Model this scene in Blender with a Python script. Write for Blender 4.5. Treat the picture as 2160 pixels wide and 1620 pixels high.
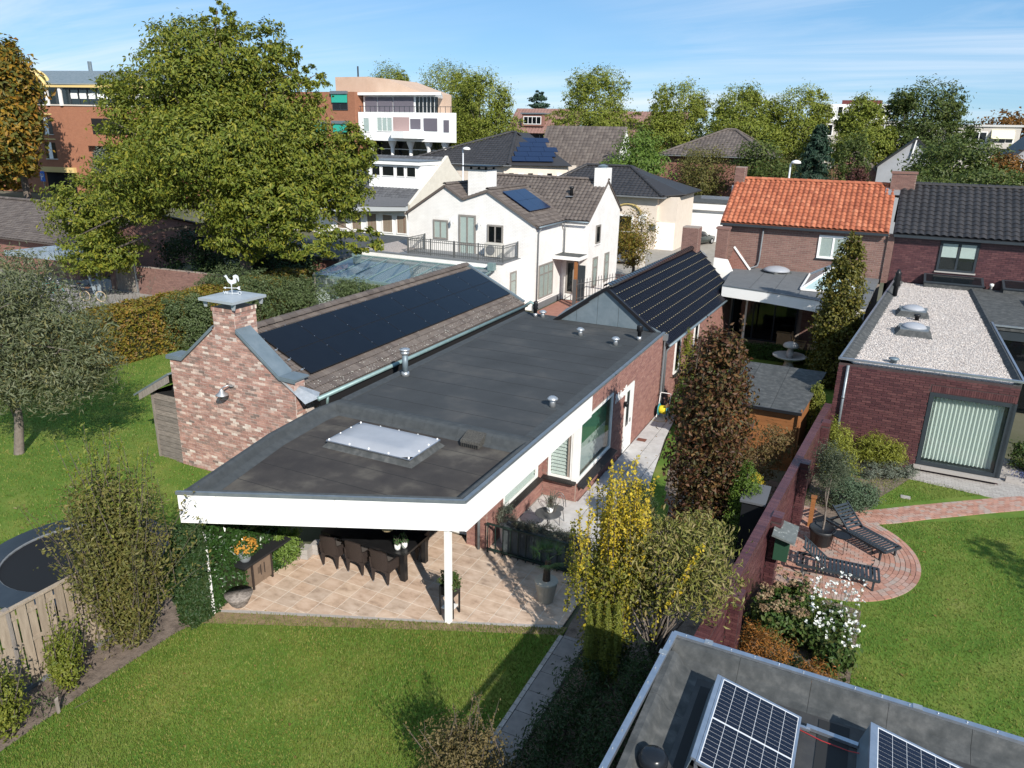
import bpy, bmesh, math, random
import numpy as np
from mathutils import Vector, Matrix
for o in list(bpy.data.objects): bpy.data.objects.remove(o)
SC = bpy.context.scene; COL = SC.collection
random.seed(7); RNG = np.random.default_rng(7)
R = math.radians
# ---------------------------------------------------------------- camera
CAMZ = 10.8
def cam_rot(pit, roll, yaw):
    cy, sy, cp, sp = math.cos(yaw), math.sin(yaw), math.cos(pit), math.sin(pit)
    fw = Vector((-sy*cp, cy*cp, -sp)); rt = Vector((cy, sy, 0)); up = rt.cross(fw)
    c, s = math.cos(roll), math.sin(roll)
    a = rt*c+up*s; b = -rt*s+up*c
    return Matrix((a, b, -fw)).transposed().to_4x4()
cd = bpy.data.cameras.new('camera'); cam = bpy.data.objects.new('camera', cd); COL.objects.link(cam)
cam.matrix_world = Matrix.Translation((0, 0, CAMZ)) @ cam_rot(R(18.644), R(1.216), R(25.452))
cd.sensor_fit = 'HORIZONTAL'; cd.sensor_width = 36; cd.lens = 36*1575.45/2160
cd.clip_start = .1; cd.clip_end = 5000
SC.camera = cam
# ---------------------------------------------------------------- light
SUN_EL, SUN_AZ = R(33), R(48)          # azimuth: sun stands behind the camera, right of -Y
tosun = Vector((math.sin(SUN_AZ)*math.cos(SUN_EL), -math.cos(SUN_AZ)*math.cos(SUN_EL), math.sin(SUN_EL)))
sd = bpy.data.lights.new('sun', 'SUN'); sd.energy = 4.3; sd.angle = R(.53); sd.color = (1, .94, .85)
so = bpy.data.objects.new('sun', sd); COL.objects.link(so)
so.rotation_euler = tosun.to_track_quat('Z', 'Y').to_euler(); so.location = (20, -20, 40)
W = bpy.data.worlds.new('World'); SC.world = W; W.use_nodes = True
nt = W.node_tree; bg = nt.nodes['Background']; bg.inputs['Strength'].default_value = .098
sky = nt.nodes.new('ShaderNodeTexSky'); sky.sky_type = 'NISHITA'; sky.sun_disc = False
sky.sun_elevation = SUN_EL; sky.sun_rotation = math.atan2(tosun.x, tosun.y)
sky.air_density = .85; sky.dust_density = .1; sky.ozone_density = 3.5; sky.altitude = 0
# thin cirrus spread over the whole sky
tc = nt.nodes.new('ShaderNodeTexCoord'); sep = nt.nodes.new('ShaderNodeSeparateXYZ'); nt.links.new(tc.outputs['Generated'], sep.inputs[0])
def wmath(op, a, b=None, c=None):
    n = nt.nodes.new('ShaderNodeMath'); n.operation = op
    for i, v in enumerate((a, b, c)):
        if v is None: continue
        if isinstance(v, (int, float)): n.inputs[i].default_value = v
        else: nt.links.new(v, n.inputs[i])
    return n.outputs[0]
zz = wmath('MAXIMUM', wmath('ADD', sep.outputs[2], .12), .02)
cmb = nt.nodes.new('ShaderNodeCombineXYZ')
nt.links.new(wmath('DIVIDE', sep.outputs[0], zz), cmb.inputs[0]); nt.links.new(wmath('DIVIDE', sep.outputs[1], zz), cmb.inputs[1])
mp = nt.nodes.new('ShaderNodeMapping'); mp.inputs['Rotation'].default_value = (0, 0, R(35)); mp.inputs['Scale'].default_value = (.32, 1.5, 1)
nt.links.new(cmb.outputs[0], mp.inputs[0])
nz = nt.nodes.new('ShaderNodeTexNoise'); nz.inputs['Scale'].default_value = 1.1; nz.inputs['Detail'].default_value = 8; nz.inputs['Roughness'].default_value = .62; nz.inputs['Distortion'].default_value = .6
nt.links.new(mp.outputs[0], nz.inputs[0])
mp2 = nt.nodes.new('ShaderNodeMapping'); mp2.inputs['Location'].default_value = (1.7, .4, 0); mp2.inputs['Scale'].default_value = (.3, .3, 1); nt.links.new(cmb.outputs[0], mp2.inputs[0])
nz2 = nt.nodes.new('ShaderNodeTexNoise'); nz2.inputs['Scale'].default_value = 1.0; nz2.inputs['Detail'].default_value = 3; nt.links.new(mp2.outputs[0], nz2.inputs[0])
cr = nt.nodes.new('ShaderNodeMapRange'); cr.inputs[1].default_value = .36; cr.inputs[2].default_value = .78; cr.inputs[4].default_value = .95; nt.links.new(nz.outputs[0], cr.inputs[0])
cr2 = nt.nodes.new('ShaderNodeMapRange'); cr2.inputs[1].default_value = .33; cr2.inputs[2].default_value = .60; nt.links.new(nz2.outputs[0], cr2.inputs[0])
mx = nt.nodes.new('ShaderNodeMix'); mx.data_type = 'RGBA'; nt.links.new(wmath('MULTIPLY', cr.outputs[0], cr2.outputs[0]), mx.inputs[0])
tint = nt.nodes.new('ShaderNodeMix'); tint.data_type = 'RGBA'; tint.blend_type = 'MULTIPLY'; tint.inputs[0].default_value = 1; tint.inputs[7].default_value = (.90, .985, 1.05, 1); nt.links.new(sky.outputs[0], tint.inputs[6]); eq = nt.nodes.new('ShaderNodeMix'); eq.data_type = 'RGBA'; eq.inputs[0].default_value = .55; eq.inputs[7].default_value = (1.25, 3.0, 5.1, 1); nt.links.new(tint.outputs[2], eq.inputs[6]); nt.links.new(eq.outputs[2], mx.inputs[6]); mx.inputs[7].default_value = (6.4, 6.9, 7.6, 1)
nt.links.new(mx.outputs[2], bg.inputs[0])
SC.view_settings.view_transform = 'Standard'; SC.view_settings.look = 'None'; SC.view_settings.gamma = 1
SC.view_settings.use_curve_mapping = False; SC.view_settings.exposure = .58
SC.render.resolution_x = 1024; SC.render.resolution_y = 768
SC.render.engine = 'CYCLES'
try:
    SC.cycles.max_bounces = 6; SC.cycles.transparent_max_bounces = 12
except Exception: pass

# ---------------------------------------------------------------- helpers: meshes
OFF = {}
class MB:
    def __init__(s): s.v = []; s.f = []
    def add(s, v, f):
        b = len(s.v); s.v += [tuple(p) for p in v]; s.f += [tuple(i+b for i in q) for q in f]; return s
    def box(s, x0, y0, z0, x1, y1, z1):
        v = [(x, y, z) for z in (z0, z1) for y in (y0, y1) for x in (x0, x1)]
        return s.add(v, [(0, 2, 3, 1), (4, 5, 7, 6), (0, 1, 5, 4), (2, 6, 7, 3), (0, 4, 6, 2), (1, 3, 7, 5)])
    def extr(s, poly, vec):
        n = len(poly); vec = Vector(vec); a = [Vector(p) for p in poly]; b = [p+vec for p in a]
        nrm = Vector((0, 0, 0))
        for i in range(n): nrm += a[i].cross(a[(i+1) % n])
        flip = nrm.dot(vec) > 0
        f = [tuple(range(n)), tuple(range(2*n-1, n-1, -1))] + [(i, i+n, (i+1) % n+n, (i+1) % n) for i in range(n)]
        if flip: f = [tuple(reversed(q)) for q in f]
        return s.add(a+b, f)
    def prism(s, poly, z0, z1): return s.extr([(x, y, z0) for x, y in poly], (0, 0, z1-z0))
    def quad(s, *p): return s.add(p, [tuple(range(len(p)))])
    def bar(s, a, b, w, h=None, up=(0, 0, 1)):
        a = Vector(a); b = Vector(b); h = h or w; d = (b-a).normalized(); up = Vector(up)
        if abs(d.dot(up)) > .98: up = Vector((0, 1, 0))
        x = d.cross(up).normalized(); y = x.cross(d)
        v = [p+x*i*w/2+y*j*h/2 for p in (a, b) for i, j in ((-1, -1), (1, -1), (1, 1), (-1, 1))]
        return s.add(v, [(0, 1, 2, 3), (7, 6, 5, 4), (0, 4, 5, 1), (1, 5, 6, 2), (2, 6, 7, 3), (3, 7, 4, 0)])
    def tube(s, pts, r, n=8, cap=True):
        P = [Vector(p) for p in pts]; rs = r if isinstance(r, (list, tuple)) else [r]*len(P)
        ref = None; b0 = len(s.v); vs = []
        for i, p in enumerate(P):
            d = (P[min(i+1, len(P)-1)]-P[max(i-1, 0)]).normalized()
            if ref is None: ref = d.orthogonal().normalized()
            ref = (ref-d*ref.dot(d)); ref = ref.normalized() if ref.length > 1e-6 else d.orthogonal().normalized()
            q = d.cross(ref)
            vs += [p+(ref*math.cos(2*math.pi*k/n)+q*math.sin(2*math.pi*k/n))*rs[i] for k in range(n)]
        f = [(i*n+k, i*n+(k+1) % n, (i+1)*n+(k+1) % n, (i+1)*n+k) for i in range(len(P)-1) for k in range(n)]
        if cap: f += [tuple(range(n-1, -1, -1)), tuple((len(P)-1)*n+k for k in range(n))]
        return s.add(vs, f)
    def lathe(s, c, prof, n=16, ax=None):
        c = Vector(c); vs = []
        for r, z in prof: vs += [c+Vector((r*math.cos(2*math.pi*k/n), r*math.sin(2*math.pi*k/n), z)) for k in range(n)]
        f = [(i*n+k, i*n+(k+1) % n, (i+1)*n+(k+1) % n, (i+1)*n+k) for i in range(len(prof)-1) for k in range(n)]
        f += [tuple(range(n-1, -1, -1)), tuple((len(prof)-1)*n+k for k in range(n))]
        return s.add(vs, f)
    def build(s, name, mat, parent=None, smooth=False, kind=None):
        me = bpy.data.meshes.new(name); off = OFF.get(parent.name, Vector((0, 0, 0))) if parent else Vector((0, 0, 0))
        me.from_pydata([(a-off.x, b-off.y, c-off.z) for a, b, c in s.v], [], s.f)
        return link(name, me, mat, parent, smooth, kind)
def link(name, me, mat, parent=None, smooth=False, kind=None):
    if mat: me.materials.append(mat)
    me.polygons.foreach_set('use_smooth', [bool(smooth)]*len(me.polygons))
    me.update(); o = bpy.data.objects.new(name, me); COL.objects.link(o)
    if parent: o.parent = parent; OFF[o.name] = OFF.get(parent.name, Vector((0, 0, 0)))
    if kind: o['kind'] = kind
    return o
def npmesh(name, V, F, mat, parent=None, smooth=False, kind=None):
    V = np.asarray(V, dtype=np.float32)
    if parent: V = V-np.array(OFF.get(parent.name, (0, 0, 0)), dtype=np.float32)
    F = np.asarray(F, dtype=np.int32); k = F.shape[1]
    me = bpy.data.meshes.new(name); me.vertices.add(len(V)); me.vertices.foreach_set('co', V.ravel())
    me.loops.add(F.size); me.loops.foreach_set('vertex_index', F.ravel())
    me.polygons.add(len(F)); me.polygons.foreach_set('loop_start', np.arange(0, F.size, k, dtype=np.int32))
    me.polygons.foreach_set('loop_total', np.full(len(F), k, dtype=np.int32))
    me.update(calc_edges=True); return link(name, me, mat, parent, smooth, kind)
def thing(name, label, cat, loc=(0, 0, 0), group=None):
    o = bpy.data.objects.new(name, None); COL.objects.link(o); o.empty_display_size = .2
    o.location = loc; OFF[o.name] = Vector(loc); return tag(o, label, cat, group)
def tag(o, label, cat, group=None):
    o['label'] = label; o['category'] = cat
    if group: o['group'] = group
    return o
def kids(o): return [c for c in bpy.data.objects if c.parent == o]
def dup(root, loc, rz=0, label=None):
    def cp(o, par):
        c = o.copy(); COL.objects.link(c); c.parent = par
        for k in CH[o.name]: cp(k, c)
        return c
    CH = {}
    for o in bpy.data.objects: CH.setdefault(o.name, [])
    for o in bpy.data.objects:
        if o.parent: CH[o.parent.name].append(o)
    r = cp(root, None); r.location = loc; r.rotation_euler = (0, 0, rz)
    if label: r['label'] = label
    return r
def struct(name, V=None): pass
CAMP = np.array((0, 0, CAMZ))
def base_mesh(mb):
    return np.array(mb.v, dtype=np.float32), mb.f
def pieces(name, mb, T, mat, parent, n=300, smooth=False, plural=None, order=None):
    """T: list of (loc, 3x3 axes as columns incl. scale). Nearest n become objects, the rest one 'stuff' mesh."""
    if not T: return
    V, F = base_mesh(mb); off = OFF.get(parent.name, Vector((0, 0, 0)))
    T = [(l, A if np.linalg.det(np.array(A)) > 0 else [[r[0], r[1], -r[2]] for r in A]) for l, A in T]
    T = sorted(T, key=lambda t: (t[0][0]**2+t[0][1]**2+(t[0][2]-CAMZ)**2))
    me = bpy.data.meshes.new(name); me.from_pydata([tuple(map(float, v)) for v in V], [], F); me.materials.append(mat)
    if smooth: me.polygons.foreach_set('use_smooth', [True]*len(me.polygons))
    for loc, A in T[:n]:
        o = bpy.data.objects.new(name, me); COL.objects.link(o); o.parent = parent
        M = Matrix(A).to_4x4(); M.translation = Vector(loc)-off; o.matrix_local = M
    rest = T[n:]
    if rest:
        A = np.array([np.array(t[1]) for t in rest]); L = np.array([np.array(t[0]) for t in rest])
        VV = np.einsum('nij,kj->nki', A, V)+L[:, None, :]
        m2 = bpy.data.meshes.new(plural or name+'s'); nv = len(V)
        fl = [len(f) for f in F]; idx = np.concatenate([np.array(f) for f in F]); N = len(rest)
        allidx = (idx[None, :]+np.arange(N)[:, None]*nv).ravel(); tot = np.tile(np.array(fl), N)
        VV = VV.reshape(-1, 3)-np.array(off)
        m2.vertices.add(len(VV)); m2.vertices.foreach_set('co', VV.astype(np.float32).ravel())
        m2.loops.add(len(allidx)); m2.loops.foreach_set('vertex_index', allidx.astype(np.int32))
        m2.polygons.add(len(tot)); m2.polygons.foreach_set('loop_start', np.concatenate([[0], np.cumsum(tot)[:-1]]).astype(np.int32)); m2.polygons.foreach_set('loop_total', tot.astype(np.int32))
        m2.update(calc_edges=True); link(plural or name+'s', m2, mat, parent, smooth, 'stuff')
UNIT = MB().box(-.5, -.5, -.5, .5, .5, .5)
def axes(u, v, w): return [[u[0], v[0], w[0]], [u[1], v[1], w[1]], [u[2], v[2], w[2]]]

# ---------------------------------------------------------------- helpers: materials
MATS = {}
def nodes(m): return m.node_tree.nodes, m.node_tree.links
def ramp(N, cols, pos=None, interp='LINEAR'):
    r = N.new('ShaderNodeValToRGB'); e = r.color_ramp.elements; k = len(cols); r.color_ramp.interpolation = interp
    while len(e) < k: e.new(.5)
    for i, c in enumerate(cols):
        e[i].position = pos[i] if pos else i/(max(1, k-1)); e[i].color = (*c, 1)
    return r
def mat(name, cols, rough=.8, scale=3., detail=6, pos=None, bump=0, bscale=60, metal=0, island=None, ipos=None, imix=1., spec=.3, trans=0, stretch=(1, 1, 1), mask=None, bstretch=None, coat=0):
    """cols: noise ramp in world space; island: ramp by piece (random per island + per object), multiplied by imix."""
    if name in MATS: return MATS[name]
    m = bpy.data.materials.new(name); m.use_nodes = True; N, L = nodes(m); b = N['Principled BSDF']
    b.inputs['Roughness'].default_value = rough; b.inputs['Metallic'].default_value = metal; b.inputs['Specular IOR Level'].default_value = spec
    if coat: b.inputs['Coat Weight'].default_value = coat; b.inputs['Coat Roughness'].default_value = .1
    g = N.new('ShaderNodeNewGeometry'); mp = N.new('ShaderNodeMapping'); mp.inputs['Scale'].default_value = stretch; L.new(g.outputs['Position'], mp.inputs[0])
    col = None
    if len(cols) == 1: rgb = N.new('ShaderNodeRGB'); rgb.outputs[0].default_value = (*cols[0], 1); col = rgb.outputs[0]
    else:
        nz = N.new('ShaderNodeTexNoise'); nz.inputs['Scale'].default_value = scale; nz.inputs['Detail'].default_value = detail; nz.inputs['Roughness'].default_value = .6
        L.new(mp.outputs[0], nz.inputs[0]); r = ramp(N, cols, pos or [.3+.4*i/(len(cols)-1) for i in range(len(cols))]); L.new(nz.outputs[0], r.inputs[0]); col = r.outputs[0]
    if island:
        oi = N.new('ShaderNodeObjectInfo'); a = N.new('ShaderNodeMath'); a.operation = 'ADD'; L.new(g.outputs['Random Per Island'], a.inputs[0]); L.new(oi.outputs['Random'], a.inputs[1])
        fr = N.new('ShaderNodeMath'); fr.operation = 'FRACT'; L.new(a.outputs[0], fr.inputs[0])
        r2 = ramp(N, island, ipos, 'LINEAR'); L.new(fr.outputs[0], r2.inputs[0])
        mx = N.new('ShaderNodeMix'); mx.data_type = 'RGBA'; mx.blend_type = 'MULTIPLY'; mx.inputs[0].default_value = imix
        L.new(col, mx.inputs[6]); L.new(r2.outputs[0], mx.inputs[7]); col = mx.outputs[2]
    L.new(col, b.inputs['Base Color'])
    if bump:
        n2 = N.new('ShaderNodeTexNoise'); n2.inputs['Scale'].default_value = bscale; n2.inputs['Detail'].default_value = 4
        if bstretch:
            mp3 = N.new('ShaderNodeMapping'); mp3.inputs['Scale'].default_value = bstretch; L.new(g.outputs['Position'], mp3.inputs[0]); L.new(mp3.outputs[0], n2.inputs[0])
        else: L.new(g.outputs['Position'], n2.inputs[0])
        bp = N.new('ShaderNodeBump'); bp.inputs['Strength'].default_value = bump; bp.inputs['Distance'].default_value = .02
        L.new(n2.outputs[0], bp.inputs['Height']); L.new(bp.outputs[0], b.inputs['Normal'])
    if trans:
        t = N.new('ShaderNodeBsdfTranslucent'); L.new(col, t.inputs[0]); ms = N.new('ShaderNodeMixShader'); ms.inputs[0].default_value = trans
        L.new(b.outputs[0], ms.inputs[1]); L.new(t.outputs[0], ms.inputs[2]); L.new(ms.outputs[0], N['Material Output'].inputs[0])
    MATS[name] = m; return m
def leafmat(name, cols, trans=.28, rough=.55, spec=.35, pos=None):
    return mat(name, [(1, 1, 1), (.82, .86, .8)], rough=rough, scale=.8, island=cols, ipos=pos, trans=trans, spec=spec)
def glassmat(name, tint=(.02, .025, .03), alpha=.25, rough=.03):
    """pane: fresnel mirror over a part-transparent tint"""
    if name in MATS: return MATS[name]
    m = bpy.data.materials.new(name); m.use_nodes = True; N, L = nodes(m); N.remove(N['Principled BSDF'])
    t = N.new('ShaderNodeBsdfTransparent'); t.inputs[0].default_value = (.92, .96, .95, 1)
    d = N.new('ShaderNodeBsdfDiffuse'); d.inputs[0].default_value = (*tint, 1)
    gl = N.new('ShaderNodeBsdfGlossy'); gl.inputs['Roughness'].default_value = rough
    m1 = N.new('ShaderNodeMixShader'); m1.inputs[0].default_value = alpha; L.new(t.outputs[0], m1.inputs[1]); L.new(d.outputs[0], m1.inputs[2])
    fr = N.new('ShaderNodeFresnel'); fr.inputs[0].default_value = 1.55
    gg = N.new('ShaderNodeNewGeometry'); iv = N.new('ShaderNodeMath'); iv.operation = 'SUBTRACT'; iv.inputs[0].default_value = 1; L.new(gg.outputs['Backfacing'], iv.inputs[1]); mu = N.new('ShaderNodeMath'); mu.operation = 'MULTIPLY'; L.new(fr.outputs[0], mu.inputs[0]); L.new(iv.outputs[0], mu.inputs[1])
    m2 = N.new('ShaderNodeMixShader'); L.new(mu.outputs[0], m2.inputs[0]); L.new(m1.outputs[0], m2.inputs[1]); L.new(gl.outputs[0], m2.inputs[2])
    L.new(m2.outputs[0], N['Material Output'].inputs[0]); MATS[name] = m; return m
def brickmat(name, c1, c2, mort, bw=.25, bh=.088, plane='xz', rough=.8, bump=.4):
    """far brickwork: brick texture relief where single bricks are too small to pick apart"""
    if name in MATS: return MATS[name]
    m = bpy.data.materials.new(name); m.use_nodes = True; N, L = nodes(m); b = N['Principled BSDF']; b.inputs['Roughness'].default_value = rough; b.inputs['Specular IOR Level'].default_value = .2
    g = N.new('ShaderNodeNewGeometry'); sp = N.new('ShaderNodeSeparateXYZ'); L.new(g.outputs['Position'], sp.inputs[0])
    ad = N.new('ShaderNodeMath'); ad.operation = 'ADD'; L.new(sp.outputs[0], ad.inputs[0]); L.new(sp.outputs[1], ad.inputs[1])
    cb = N.new('ShaderNodeCombineXYZ'); L.new(ad.outputs[0], cb.inputs[0]); L.new(sp.outputs[2], cb.inputs[1])
    t = N.new('ShaderNodeTexBrick'); L.new(cb.outputs[0], t.inputs[0]); t.inputs['Color1'].default_value = (*c1, 1); t.inputs['Color2'].default_value = (*c2, 1); t.inputs['Mortar'].default_value = (*mort, 1)
    t.inputs['Scale'].default_value = 1; t.inputs['Brick Width'].default_value = bw; t.inputs['Row Height'].default_value = bh; t.inputs['Mortar Size'].default_value = .007; t.inputs['Bias'].default_value = 0
    nz = N.new('ShaderNodeTexNoise'); nz.inputs['Scale'].default_value = 1.5; nz.inputs['Detail'].default_value = 5; L.new(g.outputs['Position'], nz.inputs[0])
    r = ramp(N, [(.93, .925, .92), (1, 1, 1)], [.35, .6]); L.new(nz.outputs[0], r.inputs[0])
    mx = N.new('ShaderNodeMix'); mx.data_type = 'RGBA'; mx.blend_type = 'MULTIPLY'; mx.inputs[0].default_value = 1; L.new(t.outputs[0], mx.inputs[6]); L.new(r.outputs[0], mx.inputs[7]); L.new(mx.outputs[2], b.inputs['Base Color'])
    bp = N.new('ShaderNodeBump'); bp.inputs['Strength'].default_value = bump; bp.inputs['Distance'].default_value = .015; bp.invert = True; L.new(t.outputs['Fac'], bp.inputs['Height']); L.new(bp.outputs[0], b.inputs['Normal'])
    MATS[name] = m; return m

# ---------------------------------------------------------------- helpers: brickwork and tiles
def sub_int(iv, a, b):
    out = []
    for x, y in iv:
        if b <= x or a >= y: out.append((x, y)); continue
        if a > x: out.append((x, a))
        if b < y: out.append((b, y))
    return out
def brick_wall(parent, org, u, W, Hh, mt, holes=(), outline=None, bl=.22, bh=.066, mo=.011, n=300, proud=.012, dep=.05, jit=.003):
    """running-bond bricks standing proud of the face through org; outward normal is u x z"""
    u = Vector(u).normalized(); nr = u.cross(Vector((0, 0, 1))); org = Vector(org); T = []
    rows = int(Hh/bh+1e-6)
    for r in range(rows):
        z0 = r*bh; zm = z0+bh/2
        iv = outline(zm) if outline else [(0, W)]
        for a, b, c, d in holes:
            if c < zm < d: iv = sub_int(iv, a, b)
        sh = (r % 2)*bl/2+(r % 3)*.013
        for a, b in iv:
            k = math.floor((a-sh)/bl)
            while True:
                s = max(a, sh+k*bl); e = min(b, sh+(k+1)*bl); k += 1
                if s >= b-.02: break
                if e-s < .05: continue
                pr = proud+random.uniform(-jit, jit)
                p = org+u*((s+e)/2)+Vector((0, 0, zm))+nr*(pr-dep/2)
                T.append((tuple(p), axes(u*(e-s-mo), nr*dep, Vector((0, 0, bh-mo)))))
    pieces('brick', UNIT, T, mt, parent, n, plural='bricks')
def soldier(parent, org, u, W, h, mt, bw=.062, proud=.014):
    u = Vector(u).normalized(); nr = u.cross(Vector((0, 0, 1))); org = Vector(org); T = []
    k = max(1, int(W/bw))
    for i in range(k):
        p = org+u*((i+.5)*W/k)+Vector((0, 0, h/2))+nr*(proud-.025); T.append((tuple(p), axes(u*(W/k-.01), nr*.05, Vector((0, 0, h-.01)))))
    pieces('brick', UNIT, T, mt, parent, 300, plural='bricks')
def pantile(w, l, amp, th=.018, seg=6, rolls=1, lift=.03):
    """one roof tile, local x across, y up the slope, z out; lower end lifted over the next one"""
    mb = MB(); V = []
    for j, (y, dz) in enumerate(((0, lift), (l*1.08, 0))):
        for i in range(seg*rolls+1):
            t = i/seg; x = (i/(seg*rolls)-.5)*w*1.04
            z = amp*(.5-.5*math.cos(2*math.pi*t))**.8 if amp else 0
            V.append((x, y, z+dz))
    m = seg*rolls+1
    F = [(i, i+1, m+i+1, m+i) for i in range(m-1)]
    low = [(x, y, z-th) for x, y, z in V[:m]]; V2 = V+low
    F += [(2*m+i, 2*m+i+1, i+1, i) for i in range(m-1)]
    return mb.add(V2, F)
def tile_roof(parent, org, u, up, W, Lq, tw, tl, mt, amp=.05, n=300, rolls=1, skip=None, lift=.03, name='roof_tile', inside=None, seg=6, jit=.004):
    """tiles laid from org (eave, left seen from outside) along u and up the slope"""
    u = Vector(u).normalized(); v = Vector(up).normalized(); w = u.cross(v).normalized(); org = Vector(org)
    nc = max(1, round(W/tw)); nr = max(1, math.ceil(Lq/tl)); tw = W/nc; tl = Lq/nr; T = []
    for r in range(nr):
        for c in range(nc):
            a = (c+.5)*tw; b = r*tl
            if skip and skip(a, b+tl/2): continue
            if inside and not inside(a, b+tl/2): continue
            p = org+u*a+v*b+w*(.02+random.uniform(-jit, jit))
            q = random.uniform(-.012, .012)
            T.append((tuple(p), axes(u+v*q, v-u*q, w)))
    pieces(name, pantile(tw, tl, amp, rolls=rolls, lift=lift, seg=seg), T, mt, parent, n, smooth=False, plural=name+'s')
def ridge_tiles(parent, a, b, r, l, mt, name='ridge_tile', n=300):
    a = Vector(a); b = Vector(b); d = (b-a); Lq = d.length; d.normalize(); k = max(1, round(Lq/l)); st = Lq/k
    s = d.cross(Vector((0, 0, 1))).normalized(); up = s.cross(d)
    mb = MB(); V = []; sg = 7
    for y, dz in ((0, .022), (st*1.06, 0)):
        for i in range(sg):
            t = math.pi*(i/(sg-1)); V.append((-math.cos(t)*r, y, math.sin(t)*r*.9+dz-.02))
    F = [(i, sg+i, sg+i+1, i+1) for i in range(sg-1)]
    low = [(x*.86, y, z*.86-.004) for x, y, z in V[:sg]]; F += [(i, i+1, 2*sg+i+1, 2*sg+i) for i in range(sg-1)]
    mb.add(V+low, F)
    T = [(tuple(a+d*(i*st)), axes(s, d, up)) for i in range(k)]
    pieces(name, mb, T, mt, parent, n, plural=name+'s')
def slabq(mb, p, th):
    """plate from 4+ planar points (top face given), th thick downward along its normal"""
    a = [Vector(q) for q in p]; nr = (a[1]-a[0]).cross(a[2]-a[0]).normalized()
    if nr.z < 0: nr = -nr
    return mb.extr(a, -nr*th)

# ---------------------------------------------------------------- helpers: plants
def leaves_np(C, size, mode='rand', up=.35, out=None, droop=0., aspect=.5, rng=RNG):
    """quads (4 verts) for leaves centred at C"""
    N = len(C); nrm = rng.normal(size=(N, 3)); nrm /= np.linalg.norm(nrm, axis=1)[:, None]
    if out is not None: nrm = nrm*.75+out*.8
    nrm[:, 2] += up; nrm /= np.linalg.norm(nrm, axis=1)[:, None]
    t = rng.normal(size=(N, 3)); t[:, 2] -= droop; t -= nrm*np.sum(t*nrm, axis=1)[:, None]; t /= np.linalg.norm(t, axis=1)[:, None]
    b = np.cross(nrm, t); s = size*rng.uniform(.6, 1.35, N)[:, None]; w = s*aspect
    v0 = C-t*s*.5; v2 = C+t*s*.5-nrm*s*.12; v1 = C+b*w*.5+nrm*s*.07-t*s*.06; v3 = C-b*w*.5+nrm*s*.07-t*s*.06
    V = np.stack([v0, v1, v2, v3], axis=1).reshape(-1, 3)
    return V
def quads(V): return np.arange(len(V)).reshape(-1, 4)
def crown_pts(blobs, n, rng, shell=.5, clump=26, cs=.16, flat=1.):
    """leaf centres: clumps spread through ellipsoid blobs (cx,cy,cz,rx,ry,rz), outward vectors"""
    wts = np.array([(b[3]*b[4]+b[4]*b[5]+b[3]*b[5]) for b in blobs]); wts = wts/wts.sum()
    P, O = [], []
    for b, w in zip(blobs, wts):
        k = max(3, int(n*w/clump)); d = rng.normal(size=(k, 3)); d /= np.linalg.norm(d, axis=1)[:, None]
        rr = (shell+(1-shell)*rng.random(k)**.55)*rng.uniform(.86, 1.1, k)
        c = d*rr[:, None]
        cc = np.repeat(c, clump, axis=0)+rng.normal(size=(k*clump, 3))*cs*np.array([1, 1, .75])*rng.uniform(.6, 1.2, (k*clump, 1))
        rad = np.array(b[3:6]); P.append(cc*rad+np.array(b[:3])); o = cc/np.maximum(np.linalg.norm(cc, axis=1), .05)[:, None]; O.append(o)
    return np.concatenate(P), np.concatenate(O)
def crown(name, parent, mt, blobs, n, size, seed=1, shell=.5, clump=26, cs=.16, up=.35, droop=.2, aspect=.5, zmin=None):
    rng = np.random.default_rng(seed); C, O = crown_pts(blobs, n, rng, shell, clump, cs)
    if zmin is not None: k = C[:, 2] > zmin; C, O = C[k], O[k]
    V = leaves_np(C, size, up=up, out=O, droop=droop, aspect=aspect, rng=rng)
    return npmesh(name, V, quads(V), mt, parent)
def limbs(parent, mt, base, top, r0, blobs, k=9, seed=1, name='trunk', twig=2):
    rng = random.Random(seed); mb = MB(); base = Vector(base); top = Vector(top)
    mid = [base.lerp(top, t)+Vector((rng.uniform(-1, 1), rng.uniform(-1, 1), 0))*(top-base).length*.018*(1 if 0 < t < 1 else 0) for t in (0, .25, .5, .75, 1)]
    mb.tube([base-Vector((0, 0, .1))]+mid, [r0*1.25, r0, r0*.86, r0*.7, r0*.5, r0*.3], 9)
    for i in range(k):
        b = blobs[i % len(blobs)]; t = rng.uniform(.3, .95); s = base.lerp(top, t)
        e = Vector((b[0]+rng.uniform(-.75, .75)*b[3], b[1]+rng.uniform(-.75, .75)*b[4], b[2]+rng.uniform(-.55, .8)*b[5]))
        m = s.lerp(e, .5)+Vector((rng.uniform(-1, 1), rng.uniform(-1, 1), .6))*(e-s).length*.1; rr = r0*(.5-.3*t)
        mb.tube([s, m, e], [rr, rr*.6, rr*.15], 6)
        for j in range(twig):
            q = m.lerp(e, rng.uniform(.1, .8)); e2 = q+Vector((rng.uniform(-1, 1)*b[3], rng.uniform(-1, 1)*b[4], rng.uniform(-.3, .9)*b[5]))*.5
            mb.tube([q, q.lerp(e2, .5)+Vector((0, 0, .05)), e2], [rr*.35, rr*.22, rr*.06], 4)
    return mb.build(name, mt, parent, smooth=True)
def tree(name, label, base, top, r0, blobs, leafm, barkm, n, size, cat='tree', group=None, seed=1, k=9, **kw):
    t = thing(name, label, cat, base, group); limbs(t, barkm, base, top, r0, blobs, k, seed); crown('crown', t, leafm, blobs, n, size, seed, **kw); return t
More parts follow.
